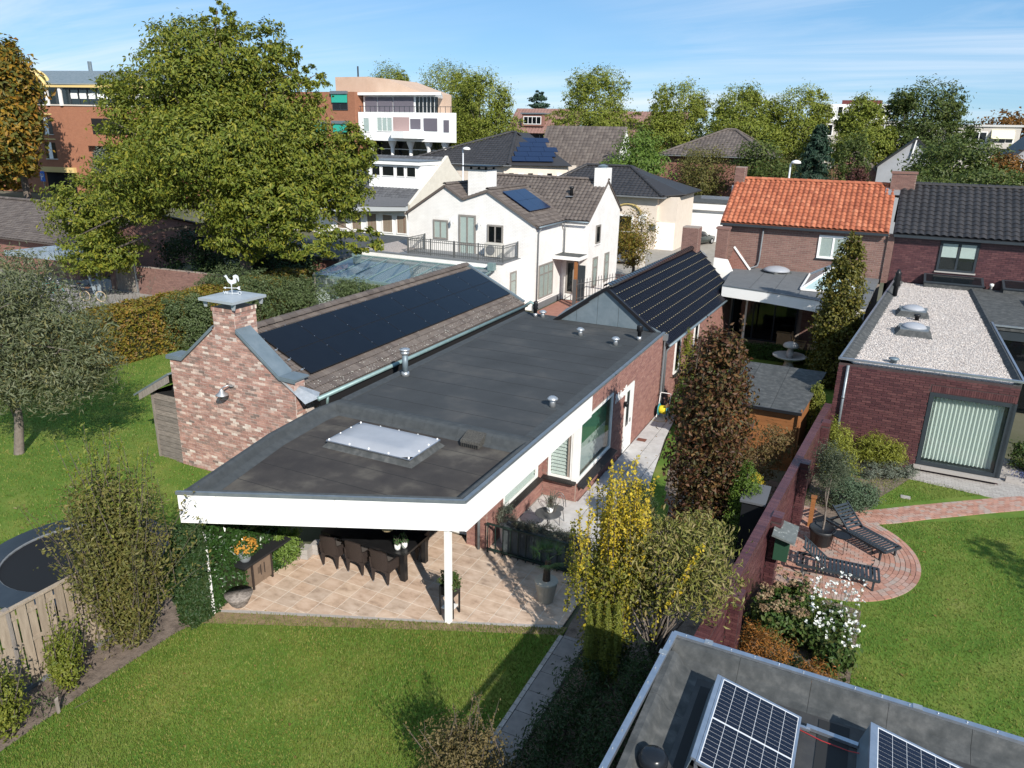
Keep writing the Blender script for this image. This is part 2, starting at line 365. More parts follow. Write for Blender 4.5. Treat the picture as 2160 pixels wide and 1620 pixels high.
def stalks(parent, mt, base, rad, h, k, r=.012, seed=1, lean=.25, name='stem'):
    rng = random.Random(seed); mb = MB()
    for i in range(k):
        a = rng.uniform(0, 6.28); q = rad*math.sqrt(rng.random()); p = Vector(base)+Vector((math.cos(a)*q*.5, math.sin(a)*q*.5, 0)); e = p+Vector((math.cos(a)*q*lean*2, math.sin(a)*q*lean*2, h*rng.uniform(.6, 1)))
        mb.tube([p, p.lerp(e, .5)+Vector((rng.uniform(-1, 1), rng.uniform(-1, 1), 0))*.03, e], [r, r*.7, r*.2], 5)
    return mb.build(name, mt, parent, smooth=True)
def smooth(a, b, x):
    t = min(1, max(0, (x-a)/(b-a))); return t*t*(3-2*t)
def G(x, y):
    """ground height: gardens at 0, the plots behind lie a little lower"""
    return -.3*smooth(16, 26, y) if x < -1.4 else -.3*smooth(30, 40, y)
# ---------------------------------------------------------------- materials
white = mat('white_panel', [(.80, .80, .79), (.84, .84, .83)], rough=.45, scale=1.2)
whitep = mat('white_paint', [(.78, .77, .75), (.84, .83, .81)], rough=.4, scale=2)
cream = mat('cream_paint', [(.70, .66, .56)], rough=.5)
trim = mat('zinc_trim', [(.19, .22, .245), (.26, .29, .31)], rough=.45, metal=.55, scale=6)
zinc = mat('zinc_sheet', [(.15, .195, .225), (.205, .25, .28)], rough=.5, metal=.35, scale=3, bump=.05, bscale=12)
alu = mat('bare_aluminium', [(.40, .44, .50), (.52, .55, .60)], rough=.38, metal=.85, scale=8)
steel = mat('galvanised_steel', [(.42, .44, .45), (.58, .59, .6)], rough=.38, metal=.75, scale=9)
bitA = mat('bitumen_rear', [(.034, .037, .039), (.047, .051, .054), (.066, .067, .067), (.115, .108, .098)], rough=.85, scale=.55, pos=[.25, .52, .64, .80], bump=.25, bscale=140, detail=5)
bitB = mat('bitumen_front', [(.036, .032, .031), (.052, .046, .042), (.090, .080, .068), (.13, .117, .098)], rough=.88, scale=.75, pos=[.36, .50, .60, .74], bump=.25, bscale=140, detail=7)
bitC = mat('bitumen_upstand', [(.042, .048, .052), (.066, .073, .077)], rough=.85, scale=5, bump=.3, bscale=160)
bitG = mat('bitumen_grey_slate', [(.046, .050, .051), (.070, .074, .074), (.115, .117, .115)], rough=.9, scale=5, bump=.5, bscale=220)
seam = mat('bitumen_seam', [(.022, .023, .024)], rough=.8)
black = mat('black_plastic', [(.012, .013, .015)], rough=.4)
dark = mat('dark_interior', [(.011, .011, .012)], rough=.9)
anth = mat('anthracite_frame', [(.028, .036, .044), (.035, .044, .052)], rough=.4, scale=3)
mortL = mat('mortar_light', [(.47, .40, .36), (.54, .47, .42)], rough=.95, scale=9)
mortM = mat('mortar_brown', [(.26, .21, .18), (.33, .28, .24)], rough=.95, scale=9)
mortD = mat('mortar_dark', [(.05, .035, .036), (.075, .05, .05)], rough=.95, scale=9)
brickR = mat('brick_reclaimed', [(.8, .8, .8), (1, 1, 1), (1.3, 1.3, 1.28)], rough=.85, scale=4, island=[(.33, .185, .15), (.40, .235, .19), (.19, .145, .125), (.37, .205, .165), (.45, .29, .235), (.60, .52, .45), (.35, .19, .155), (.26, .185, .155), (.42, .25, .205), (.29, .155, .125)], bump=.4, bscale=60)
brickH = mat('brick_house', [(1, 1, 1), (.88, .88, .88)], rough=.85, scale=14, island=[(.28, .145, .12), (.32, .17, .14), (.235, .12, .105), (.30, .155, .13), (.345, .195, .16)], bump=.3, bscale=60)
brickT = mat('brick_terrace', [(1, 1, 1), (.85, .85, .85)], rough=.85, scale=14, island=[(.22, .125, .105), (.26, .15, .125), (.185, .105, .09), (.235, .135, .11)], bump=.3, bscale=60)
brickD = mat('brick_purple', [(1, 1, 1), (.8, .78, .8)], rough=.33, scale=12, island=[(.088, .036, .040), (.115, .048, .05), (.068, .028, .033), (.10, .041, .045), (.135, .06, .06)], bump=.3, bscale=50, spec=.5)
brickK = mat('brick_black_sill', [(.02, .018, .018), (.03, .027, .026)], rough=.4, scale=12)
brickW = brickmat('brick_white', (.80, .79, .77), (.77, .76, .74), (.60, .59, .575))
brickO = brickmat('brick_orange', (.33, .145, .085), (.29, .125, .075), (.33, .18, .12), rough=.85)
brickF = brickmat('brick_far', (.26, .12, .095), (.21, .095, .075), (.30, .22, .18))
tileB = mat('tile_brown', [(.9, .9, .9), (1.1, 1.1, 1.1)], rough=.8, scale=9, island=[(.105, .086, .076), (.14, .118, .104), (.085, .07, .063), (.12, .10, .09)], bump=.5, bscale=70)
tileR = mat('tile_red', [(.55, .5, .5), (1, 1, 1), (1.12, 1.1, 1.1)], rough=.75, scale=6, pos=[.26, .42, .7], island=[(.34, .105, .052), (.40, .135, .07), (.27, .08, .042), (.36, .115, .058), (.44, .165, .09)], bump=.4, bscale=60)
tileK = mat('tile_black', [(.9, .9, .9), (1.1, 1.1, 1.1)], rough=.5, scale=9, island=[(.034, .033, .035), (.042, .040, .042), (.029, .028, .030)], bump=.2, bscale=60)
tileP = mat('tile_solar', [(.004, .004, .007), (.006, .006, .010)], rough=.3, scale=3, spec=.25)
tileG = mat('tile_grey', [(.85, .85, .85), (1.1, 1.1, 1.1)], rough=.8, scale=7, island=[(.085, .087, .095), (.115, .117, .125), (.065, .067, .074)], bump=.4, bscale=60)
pvB = mat('pv_black_glass', [(.004, .0045, .008), (.005, .006, .010)], rough=.2, scale=2, spec=.28)
pvF = mat('pv_black_frame', [(.012, .012, .014)], rough=.4)
cellm = mat('pv_cell', [(.005, .007, .017), (.008, .010, .022)], rough=.15, scale=4, spec=.5)
pvW = mat('pv_white_backsheet', [(.62, .64, .66)], rough=.2, spec=.5)
soil = mat('soil', [(.085, .066, .054), (.165, .13, .105), (.21, .165, .135)], rough=1, scale=5, bump=.9, bscale=28)
grassm = mat('grass_sheet', [(.06, .125, .013), (.092, .165, .02), (.155, .195, .036), (.21, .19, .07)], rough=1, scale=.75, pos=[.28, .48, .64, .8], bump=.8, bscale=70, detail=9)
blade = mat('grass_blade', [(.78, .85, .9), (1, 1, 1), (1.05, 1.02, 1), (1.5, 1.2, 1.5)], rough=.6, scale=.55, detail=8, pos=[.3, .45, .55, .70], island=[(.088, .15, .018), (.128, .196, .028), (.178, .226, .042), (.25, .245, .072), (.108, .176, .023)], trans=.3)
groundm = mat('ground_mix', [(.05, .06, .03), (.10, .10, .06), (.14, .13, .10)], rough=1, scale=.15, bump=.4, bscale=8)
bark = mat('bark', [(.07, .055, .045), (.14, .115, .095)], rough=.95, scale=9, bump=.8, bscale=25, stretch=(1, 1, .3))
barkG = mat('bark_grey', [(.12, .10, .085), (.20, .17, .145)], rough=.95, scale=9, bump=.6, bscale=25)
wood = mat('weathered_wood', [(.19, .165, .145), (.29, .26, .235)], rough=.9, scale=5, stretch=(3, 3, .5), bump=.4, bscale=50, island=[(.85, .83, .8), (1.1, 1.08, 1.05), (.95, .95, .95)])
woodH = mat('weathered_boards', [(.12, .105, .095), (.23, .205, .185)], rough=.9, scale=6, stretch=(.6, 1, 4), bump=.4, bscale=50, island=[(.85, .83, .8), (1.15, 1.1, 1.05)])
fencew = mat('fence_wood', [(.24, .195, .15), (.36, .30, .235)], rough=.9, scale=4, stretch=(4, 4, .5), bump=.35, bscale=40, island=[(.82, .80, .78), (1.1, 1.08, 1.05), (.95, .95, .95)])
oak = mat('oak_orange', [(.21, .085, .03), (.28, .12, .045)], rough=.6, scale=4, stretch=(.6, .6, 6), island=[(.85, .85, .85), (1.1, 1.1, 1.1)])
teak = mat('teak', [(.42, .29, .15), (.55, .40, .22)], rough=.6, scale=6)
glassD = glassmat('glass_dark', (.006, .008, .010), .75)
glassC = glassmat('glass_clear', (.05, .06, .06), .12)
glassB = glassmat('glass_roof_blue', (.10, .16, .20), .35)
greyf = mat('taupe_frame', [(.215, .20, .185), (.25, .235, .215)], rough=.45, scale=3)
blind = mat('blind_white', [(.78, .80, .79), (.85, .87, .85)], rough=.6, scale=3)
curtain = mat('curtain_white', [(.62, .63, .62), (.72, .72, .70)], rough=.8, scale=3)
pipeg = mat('pvc_grey', [(.13, .14, .15), (.17, .18, .19)], rough=.5, scale=5)
copper = mat('zinc_green', [(.16, .245, .245), (.24, .33, .325)], rough=.5, metal=.3, scale=6)
paver = mat('patio_tile', [(.34, .25, .19), (.50, .38, .29), (.60, .48, .385)], rough=.75, scale=2.6, pos=[.30, .46, .66], bump=.15, bscale=60, island=[(.88, .90, .93), (1.05, 1.03, 1.0), (1, .95, .92), (.94, .94, .95)], stretch=(1, 1.6, 1))
paverG = mat('terrace_tile_grey', [(.40, .385, .37), (.55, .54, .525)], rough=.8, scale=2.2, bump=.15, bscale=60, island=[(.94, .94, .95), (1.05, 1.05, 1.05)])
joint = mat('joint_sand', [(.52, .47, .40), (.62, .57, .50)], rough=1, scale=20)
jointd = mat('joint_dark', [(.10, .09, .08), (.16, .15, .13)], rough=1, scale=20)
clay = mat('clay_paver', [(1, 1, 1), (.85, .85, .85)], rough=.85, scale=10, island=[(.40, .21, .155), (.46, .255, .195), (.34, .175, .13), (.43, .27, .22), (.37, .30, .26), (.42, .225, .165)], bump=.3, bscale=60)
setts = mat('grey_paver', [(1, 1, 1), (.88, .88, .88)], rough=.9, scale=10, island=[(.36, .335, .315), (.42, .395, .37), (.32, .30, .28)], bump=.3, bscale=60)
gravelm = mat('gravel', [(1, 1, 1), (.85, .85, .85)], rough=.95, scale=20, island=[(.60, .54, .50), (.72, .68, .64), (.38, .33, .30), (.66, .58, .52), (.50, .46, .44), (.80, .77, .74)])
gravelb = mat('gravel_bed', [(.17, .15, .14), (.36, .32, .30), (.55, .50, .46)], rough=1, scale=22, detail=3, pos=[.36, .5, .66], bump=1, bscale=26)
rattan = mat('brown_wicker', [(.030, .022, .020), (.045, .034, .030)], rough=.55, scale=30, bump=.5, bscale=90)
dome = mat('acrylic_dome', [(.30, .315, .345), (.345, .36, .39)], rough=.4, scale=2, spec=.35)
ironm = mat('grey_iron', [(.13, .132, .134)], rough=.5, metal=.5)
greeni = mat('dark_green_iron', [(.012, .028, .025)], rough=.45)
slatg = mat('stained_slate_panel', [(.035, .044, .048), (.10, .115, .12)], rough=.7, scale=3, stretch=(1, 1, .4))
# leaves
L_wal = leafmat('leaf_walnut', [(.105, .145, .016), (.15, .185, .022), (.195, .212, .028), (.075, .115, .014), (.29, .27, .03), (.13, .168, .02)])
L_che = leafmat('leaf_chestnut_autumn', [(.26, .15, .018), (.36, .20, .02), (.15, .13, .02), (.09, .10, .018), (.10, .11, .02), (.32, .14, .018)])
L_pla = leafmat('leaf_plane', [(.18, .22, .028), (.24, .27, .04), (.14, .18, .022), (.30, .30, .055)])
L_oak = leafmat('leaf_oak', [(.07, .105, .022), (.105, .14, .03), (.05, .08, .018), (.135, .15, .034)])
L_spr = leafmat('leaf_bluegreen_conifer', [(.028, .062, .040), (.045, .085, .052), (.022, .05, .034)], trans=.1)
L_brn = leafmat('leaf_russet', [(.19, .085, .018), (.26, .12, .022), (.13, .075, .02)])
L_wil = leafmat('leaf_willow', [(.085, .105, .045), (.125, .145, .072), (.19, .20, .12), (.062, .082, .032), (.20, .18, .065)])
L_hor = leafmat('leaf_hornbeam', [(.115, .118, .028), (.165, .158, .040), (.08, .09, .022), (.20, .165, .05), (.14, .14, .034)])
L_hed = leafmat('leaf_beech_hedge', [(.14, .135, .014), (.21, .185, .02), (.27, .155, .028), (.095, .105, .014), (.23, .12, .04)])
L_gre = leafmat('leaf_grey_shrub', [(.082, .115, .042), (.12, .16, .062), (.06, .09, .033), (.17, .21, .10)])
L_lau = leafmat('leaf_laurel_yellow', [(.14, .17, .020), (.20, .22, .030), (.10, .13, .018), (.25, .25, .04)])
L_ivy = leafmat('leaf_ivy', [(.022, .060, .012), (.035, .085, .018), (.05, .105, .026), (.016, .045, .010)], rough=.3, spec=.5)
L_yew = leafmat('leaf_yew', [(.018, .045, .012), (.028, .060, .016), (.035, .052, .012)], trans=.1)
L_cop = leafmat('leaf_copper_beech', [(.05, .022, .014), (.09, .036, .018), (.15, .065, .026), (.045, .042, .014), (.075, .068, .02), (.21, .11, .04)])
L_yel = leafmat('leaf_yellow_elm', [(.50, .36, .02), (.62, .45, .03), (.38, .28, .025), (.68, .50, .05), (.17, .16, .02), (.45, .36, .03)])
L_haz = leafmat('leaf_witch_hazel', [(.17, .19, .035), (.24, .24, .055), (.27, .23, .085), (.12, .145, .025), (.31, .24, .11), (.19, .205, .045)])
L_gyw = leafmat('leaf_golden_yew', [(.13, .15, .02), (.19, .20, .028), (.09, .115, .018)], trans=.1)
L_con = leafmat('leaf_bright_conifer', [(.075, .125, .014), (.11, .17, .022), (.05, .09, .012)], trans=.15)
L_box = leafmat('leaf_box', [(.035, .08, .014), (.055, .11, .02), (.025, .06, .012)], trans=.15)
L_oli = leafmat('leaf_olive', [(.085, .105, .06), (.13, .15, .095), (.06, .078, .042)])
L_bam = leafmat('leaf_bamboo', [(.19, .20, .022), (.26, .27, .035), (.14, .16, .018), (.30, .30, .05)])
L_lav = leafmat('leaf_lavender', [(.13, .15, .115), (.19, .21, .165), (.10, .12, .085)])
L_eup = leafmat('leaf_bluish_bush', [(.085, .13, .075), (.12, .17, .10), (.06, .10, .055)])
L_hyd = leafmat('leaf_hydrangea', [(.045, .09, .018), (.07, .12, .026), (.11, .11, .03)])
P_hyd = leafmat('petal_hydrangea_faded', [(.36, .24, .15), (.45, .32, .20), (.28, .17, .11), (.52, .45, .28)])
P_whi = leafmat('petal_white', [(.80, .80, .78), (.86, .86, .85)], trans=.2)
P_ora = leafmat('petal_orange', [(.58, .27, .04), (.66, .36, .07), (.45, .19, .03)])
L_oco = leafmat('leaf_orange_conifer', [(.27, .10, .018), (.34, .14, .026), (.19, .08, .018), (.12, .08, .02)], trans=.1)
L_dco = leafmat('leaf_dark_conifer', [(.05, .055, .016), (.08, .075, .02), (.03, .04, .012), (.12, .085, .02)], trans=.1)
L_hea = leafmat('leaf_heather_grey', [(.10, .115, .075), (.15, .165, .11), (.17, .13, .10), (.21, .20, .15)])
L_red = leafmat('leaf_dark_red', [(.085, .030, .028), (.13, .05, .04), (.06, .02, .022)])
# ---------------------------------------------------------------- ground, lawns, paving
def sheet(name, poly, mt, dz=0., step=1.0, zf=G, label=None):
    """flat sheet clipped to poly, following the ground height"""
    bm = bmesh.new(); vs = [bm.verts.new((x, y, 0)) for x, y in poly]; bm.faces.new(vs)
    ys = [p[1] for p in poly]; xs = [p[0] for p in poly]
    for axis, lo, hi in ((1, min(ys), max(ys)), (0, min(xs), max(xs))):
        if axis == 0: continue
        k = lo+step
        while k < hi:
            n = [0, 0, 0]; n[axis] = 1; co = [0, 0, 0]; co[axis] = k
            bmesh.ops.bisect_plane(bm, geom=bm.verts[:]+bm.edges[:]+bm.faces[:], plane_co=co, plane_no=n); k += step
    for v in bm.verts: v.co.z = zf(v.co.x, v.co.y)+dz
    bmesh.ops.recalc_face_normals(bm, faces=bm.faces[:])
    me = bpy.data.meshes.new(name); bm.to_mesh(me); bm.free()
    if me.polygons and me.polygons[0].normal.z < 0: me.flip_normals()
    o = link(name, me, mt); o['kind'] = 'structure'; return o
def flatz(z): return lambda x, y: z
# one ground sheet to the horizon
xs = [-2500, -600, -200, -90]+list(range(-60, 41, 4))+[80, 200, 600, 2500]; ys = [-600, -100, -20]+list(range(0, 61, 2))+[80, 120, 200, 500, 1200, 3000]
V = [(x, y, (G(x, y) if y > 16 else 0)-.06) for y in ys for x in xs]; nx = len(xs)
F = [(j*nx+i, j*nx+i+1, (j+1)*nx+i+1, (j+1)*nx+i) for j in range(len(ys)-1) for i in range(nx-1)]
npmesh('ground', V, F, groundm, kind='structure')
LAWN1 = [(-12.72, 2), (-4.98, 2), (-4.98, 13.7), (-7.5, 12.58), (-11.9, 10.75), (-12.4, 10.3), (-12.72, 9.6), (-12.82, 7.7)]
LAWN2 = [(-33, 2), (-14.1, 2), (-14.1, 15.9), (-20, 15.95), (-20.9, 16.2), (-21, 31), (-31.5, 31), (-33, 20)]
LAWN3 = [(-1.3, 4), (14, 4), (14, 26.3), (4.8, 26.25), (2.3, 26.7), (.6, 26.2), (-.7, 24)]
lawn1 = sheet('lawn', LAWN1, grassm); sheet('lawn', LAWN2, grassm); sheet('lawn', LAWN3, grassm, .0)
sheet('flower_bed', [(-14.05, 2), (-12.5, 2), (-12.5, 10.4), (-14.05, 10.6)], soil, -.02)
sheet('flower_bed', [(-4.3, 2), (-1.85, 2), (-1.6, 14), (-1.2, 19), (-.9, 24.9), (-6.0, 25.5), (-5.5, 22), (-5.0, 19), (-5.0, 14)], soil, -.03)
sheet('side_lawn', [(-6.3, 29), (-5.4, 21.5), (-4.4, 19.8), (-3.6, 24), (-4.6, 29)], grassm, .0)
sheet('flower_bed', [(-1.25, 11), (.9, 13), (1.1, 17.6), (.3, 17.7), (-1.1, 16)], soil, .006)
sheet('flower_bed', [(-.8, 21.7), (.9, 22.6), (1.3, 24.2), (2.3, 26.4), (2.0, 27.3), (-.5, 27.3)], soil, .006)
DRY = [(-12.7, 9.9), (-12.2, 10.15), (-7.5, 12.3), (-5.0, 13.4), (-5.0, 13.72), (-7.5, 12.62), (-11.9, 10.78), (-12.6, 10.45)]
sheet('dry_verge', DRY, mat('dry_straw', [(.16, .115, .07), (.26, .19, .11), (.10, .11, .03)], rough=1, scale=3, bump=.8, bscale=50), .004)
def inside_poly(P, x, y):
    c = np.zeros(len(x), bool); n = len(P); j = n-1
    for i in range(n):
        xi, yi = P[i]; xj, yj = P[j]
        c ^= ((yi > y) != (yj > y)) & (x < (xj-xi)*(y-yi)/(yj-yi+1e-12)+xi); j = i
    return c
def grass(poly, box, n, seed, h=.05, hole=None, w=.011):
    rng = np.random.default_rng(seed); x = rng.uniform(box[0], box[1], n); y = rng.uniform(box[2], box[3], n)
    k = inside_poly(poly, x, y)
    if hole is not None: k &= ~hole(x, y)
    x, y = x[k], y[k]; m = len(x); z = np.array([G(a, b) for a, b in zip(x, y)])
    a = rng.uniform(0, 6.283, m); hh = h*rng.uniform(.5, 1.4, m); lean = rng.uniform(0, .8, m)*hh
    dx, dy = np.cos(a), np.sin(a); b2 = rng.uniform(0, 6.283, m)
    v0 = np.stack([x-dx*w, y-dy*w, z-.005], 1); v1 = np.stack([x+dx*w, y+dy*w, z-.005], 1); v2 = np.stack([x+np.cos(b2)*lean, y+np.sin(b2)*lean, z+hh], 1)
    V = np.stack([v0, v1, v2], 1).reshape(-1, 3)
    o = npmesh('grass', V, np.arange(len(V)).reshape(-1, 3), blade, kind='stuff'); return o
_rg = np.random.default_rng(3)
tag(grass(LAWN1, (-13, -4.9, 4.5, 13.8), 120000, 1, hole=lambda x, y: inside_poly(DRY, x, y+_rg.normal(size=len(x))*.10) & (_rg.random(len(x)) < np.clip(.9-.09*(x+12.6), .25, .9))), 'mown grass of the front lawn before the patio', 'grass')
tag(grass(LAWN2, (-33, -14, 5, 31), 90000, 2, .06, w=.016), 'grass of the shady lawn beside the brick barn', 'grass')
TER = (.55, 20.4, 2.35)                       # round clay terrace: centre and radius
def onter(x, y): return (((x-.1)/2.4)**2+((y-20.3)/2.6)**2 < 1) | ((y > 22.2+.66*(x-1)) & (y < 23.5+.80*(x-1)) & (x > .5))
tag(grass(LAWN3, (-1.3, 8.5, 8, 26.5), 120000, 3, .045, hole=onter), 'mown grass of the neighbour lawn round the clay paver terrace', 'grass')
# patio of square tiles
PATIO = [(-12.55, 10.55), (-11.9, 10.86), (-7.5, 12.68), (-5.1, 13.75), (-5.1, 16.0), (-12.55, 16.3)]
patio = sheet('patio', PATIO, joint, .002, zf=flatz(0))
def clip_cell(poly, x0, y0, x1, y1):
    P = [Vector((x, y)) for x, y in poly]
    for ax, lim, sgn in ((0, x0, 1), (0, x1, -1), (1, y0, 1), (1, y1, -1)):
        out = []
        for i in range(len(P)):
            a, b = P[i], P[(i+1) % len(P)]; da, db = (a[ax]-lim)*sgn, (b[ax]-lim)*sgn
            if da >= 0: out.append(a)
            if da*db < 0: out.append(a+(b-a)*(da/(da-db)))
        P = out
        if len(P) < 3: return None
    return P
def tiles(parent, poly, x0, y0, px, py, mt, th=.03, gap=.008, zf=flatz(0), name='paving_tile', stag=0, nx=60, ny=60):
    full = MB().box(-.5, -.5, -.5, .5, .5, .5); T = []
    for j in range(ny):
        for i in range(-2, nx):
            a, b = x0+i*px+(stag*px if j % 2 else 0), y0+j*py
            c = clip_cell(poly, a+gap/2, b+gap/2, a+px-gap/2, b+py-gap/2)
            if not c: continue
            ar = sum(c[k].x*c[(k+1) % len(c)].y-c[(k+1) % len(c)].x*c[k].y for k in range(len(c)))/2
            z = zf(a+px/2, b+py/2)+random.uniform(-.0015, .0015)
            if abs(ar) > .985*(px-gap)*(py-gap): T.append(((a+px/2, b+py/2, z-th/2+.008), axes((px-gap, 0, 0), (0, py-gap, 0), (0, 0, th))))
            elif abs(ar) > .004: MB().prism([(p.x, p.y) for p in c], z-th+.008, z+.008).build(name, mt, parent)
    pieces(name, full, T, mt, parent, 300)
tiles(patio, PATIO, -12.58-.49, 10.4, .49, .49, paver, name='patio_tile', gap=.02)
# pebble strip edge of the patio
kb = MB(); kb.extr([(-12.6, 10.44, -.03), (-5.1, 13.62, -.03), (-5.1, 13.74, -.03), (-12.6, 10.56, -.03)], (0, 0, .035)); o = kb.build('patio_edging', setts); o['kind'] = 'structure'
TERR = [(-8.2, 16.0), (-5.1, 16.0), (-5.0, 19.7), (-8.2, 19.7)]
terr = sheet('terrace', TERR, jointd, -.012, zf=flatz(-.03)); tiles(terr, TERR, -8.2, 15.9, .8, .8, paverG, zf=flatz(-.03), name='terrace_tile', gap=.022)
PATHS = [(-7.05, 19.7), (-5.0, 19.7), (-5.55, 22.9), (-6.05, 26.4), (-6.3, 29.6), (-7.05, 29.6)]
zpath = lambda x, y: -.03-.17*smooth(19, 25, y)
spath = sheet('side_path', PATHS, jointd, -.012, zf=zpath); tiles(spath, PATHS, -7.05, 19.7, .6, .9, paverG, zf=zpath, name='path_tile', gap=.022)
PATHF = [(-4.93, 4), (-4.38, 4), (-4.38, 13.4), (-4.93, 13.4)]
fpath = sheet('garden_path', PATHF, jointd, -.012, zf=flatz(.02)); tiles(fpath, PATHF, -4.95, 4, .56, .62, mat('dark_stepping_slab', [(.17, .16, .155), (.24, .225, .215)], rough=.9, scale=4), zf=flatz(.02), name='stepping_slab', gap=.015)
eb = MB()
T = [((-4.985, 4+i*.22, -.01), axes((.09, 0, 0), (0, .205, 0), (0, 0, .10))) for i in range(43)]; pieces('edging_brick', UNIT, T, setts, fpath, 300)
# round clay-paver terrace (rings of pavers) and curving path
def ring_pts(cx, cy, rx, ry, a0, a1, n): return [(cx+rx*math.cos(a0+(a1-a0)*i/n), cy+ry*math.sin(a0+(a1-a0)*i/n)) for i in range(n+1)]
terp = [(-1.0, 17.9)]+ring_pts(.05, 20.3, 2.42, 2.55, R(-100), R(75), 30)+[(-.6, 22.8)]
ctile = sheet('clay_terrace', terp, jointd, .004, zf=flatz(0))
T = []
for r in range(9):                                           # rings round the right half
    rx, ry = 2.36-r*.125, 2.49-r*.125
    n = int((rx+ry)/2*R(175)/.215)
    for i in range(n):
        a = R(-100)+R(175)*(i+.5*(r % 2)+.25)/n; x, y = .05+rx*math.cos(a), 20.3+ry*math.sin(a)
        t = Vector((-rx*math.sin(a), ry*math.cos(a), 0)).normalized(); q = Vector((t.y, -t.x, 0))
        T.append(((x, y, .016+random.uniform(-.002, .002)), axes(t*.205, q*.112, (0, 0, .03))))
ex, ey = 2.36-9*.125, 2.49-9*.125
for j in range(60):                                          # straight courses inside
    y = 17.7+j*.1045
    for i in range(20):
        x = -1.15+i*.21+(.105 if j % 2 else 0)
        k = ((x-.05)/(ex+.02))**2+((y-20.3)/(ey+.02))**2
        if (k < 1 and x > .05) or (x <= .05 and 20.3-2.45 < y < 20.3+2.4 and (y > 20.3-ey-.02 and y < 20.3+ey+.02 or x < -.4)):
            if x > -1.08+.075*(y-18): T.append(((x, y, .012+random.uniform(-.002, .002)), axes((.2, 0, 0), (0, .096, 0), (0, 0, .03))))
pieces('clay_paver', UNIT, T, clay, ctile, 300)
pc = [(.95, 22.65), (1.7, 23.2), (2.6, 23.95), (3.5, 24.65), (4.4, 25.35), (5.4, 26.1), (6.6, 26.9)]
def ribbon(c, w):
    out = []
    for i, p in enumerate(c):
        d = Vector(c[min(i+1, len(c)-1)])-Vector(c[max(i-1, 0)]); d.normalize(); out.append((Vector(p)+Vector((-d.y, d.x))*w, Vector(p)-Vector((-d.y, d.x))*w))
    return [tuple(a) for a, b in out]+[tuple(b) for a, b in reversed(out)]
cpath = sheet('clay_path', ribbon(pc, .42), jointd, .008, zf=flatz(0))
T = []; seg = [(Vector(pc[i]), Vector(pc[i+1])) for i in range(len(pc)-1)]; run = 0
for a, b in seg:
    d = (b-a); Lq = d.length; d.normalize(); q = Vector((-d.y, d.x)); k = int(Lq/.21)
    for i in range(k+1):
        for j in range(8):
            s = (i+.5*(j % 2))*.21
            p = a+d*s+q*((j-3.5)*.105); T.append(((p.x, p.y, .018+random.uniform(-.002, .002)), axes((d.x*.2, d.y*.2, 0), (q.x*.096, q.y*.096, 0), (0, 0, .03))))
pieces('clay_paver', UNIT, T, clay, cpath, 300)
GP = [(2.25, 26.45), (4.75, 26.15), (5.3, 26.2), (12, 26.6), (12, 30), (4.95, 30), (4.95, 27.36), (2.25, 27.36)]
gpav = sheet('grey_paving', GP, jointd, .004, zf=flatz(0)); tiles(gpav, GP, 2.2, 26.0, .21, .105, setts, zf=flatz(.006), name='grey_paver', stag=.5, nx=50, ny=45)
# driveway, street and distant ground
drv = mat('driveway_brick', [(.26, .235, .20), (.34, .31, .27)], rough=.95, scale=2, bump=.3, bscale=10)
sheet('driveway', [(-24.5, 56), (-15, 56), (-12.5, 70), (-12.5, 84.8), (-20.5, 84.8), (-22, 84), (-21.2, 74), (-22, 66)], drv, .0, 5)
sheet('front_garden_lawn', [(-27, 62), (-22.2, 66.5), (-21.4, 74), (-22.2, 86), (-28, 86)], mat('lawn_bright', [(.06, .13, .015), (.08, .16, .02)], rough=1, scale=3), .004, 5)
sheet('yard_paving', [(-75, 26), (-37, 26.5), (-37, 34.6), (-75, 41)], mat('yard_tiles', [(.24, .23, .22), (.33, .32, .31)], rough=.95, scale=2), .004, 3)
sheet('red_brick_yard', [(-19.2, 32), (-12.2, 32), (-10, 48), (-10, 52), (-17.3, 60), (-24, 60), (-24, 56), (-17.2, 56), (-17.2, 48.2), (-19.2, 48.2)], mat('red_yard', [(.26, .12, .09), (.34, .17, .13)], rough=.95, scale=3, bump=.3, bscale=12), .004, 3)
sheet('back_terrace', [(-6.8, 40.5), (-.4, 39.8), (.5, 46), (-6.3, 46)], mat('back_terrace_tiles', [(.30, .21, .16), (.38, .28, .22)], rough=.9, scale=2), .004, 2)
sheet('back_lawn', [(-6.3, 30), (-.4, 30), (-.4, 39.6), (-6.8, 40.4)], grassm, .002, 2)
# ---------------------------------------------------------------- flat-roofed brick house with the white canopy
hs = thing('flat_roof_house', 'low brick house with flat dark bitumen roof, white fascia and corner canopy', 'house', (-10, 20, 0))
mb = MB()
mb.box(-7.4, 19.62, -.3, -7.095, 19.78, 3.17); mb.box(-7.4, 19.78, -.3, -7.095, 22.9, .55); mb.box(-7.4, 19.78, 2.6, -7.095, 22.9, 3.17)
mb.box(-7.4, 22.9, -.3, -7.095, 24.25, 3.17); mb.box(-7.4, 24.25, 2.32, -7.095, 25.3, 3.17); mb.box(-7.4, 25.3, -.3, -7.095, 29.14, 3.17)
mb.box(-8.21, 19.615, -.1, -7.41, 19.8, .64); mb.box(-8.21, 19.615, .64, -8.04, 19.8, 2.5)
mb.box(-8.4, 16.5, -.1, -8.215, 19.6, .72); mb.box(-8.4, 16.5, .72, -8.215, 16.85, 2.5); mb.box(-8.4, 19.25, .72, -8.215, 19.6, 2.5); mb.box(-8.4, 16.85, 2.3, -8.215, 19.25, 2.5)
mb.box(-8.84, 15.87, -.1, -8.215, 16.49, 2.5)
mb.box(-13.45, 16.32, -.1, -8.85, 16.5, .08)
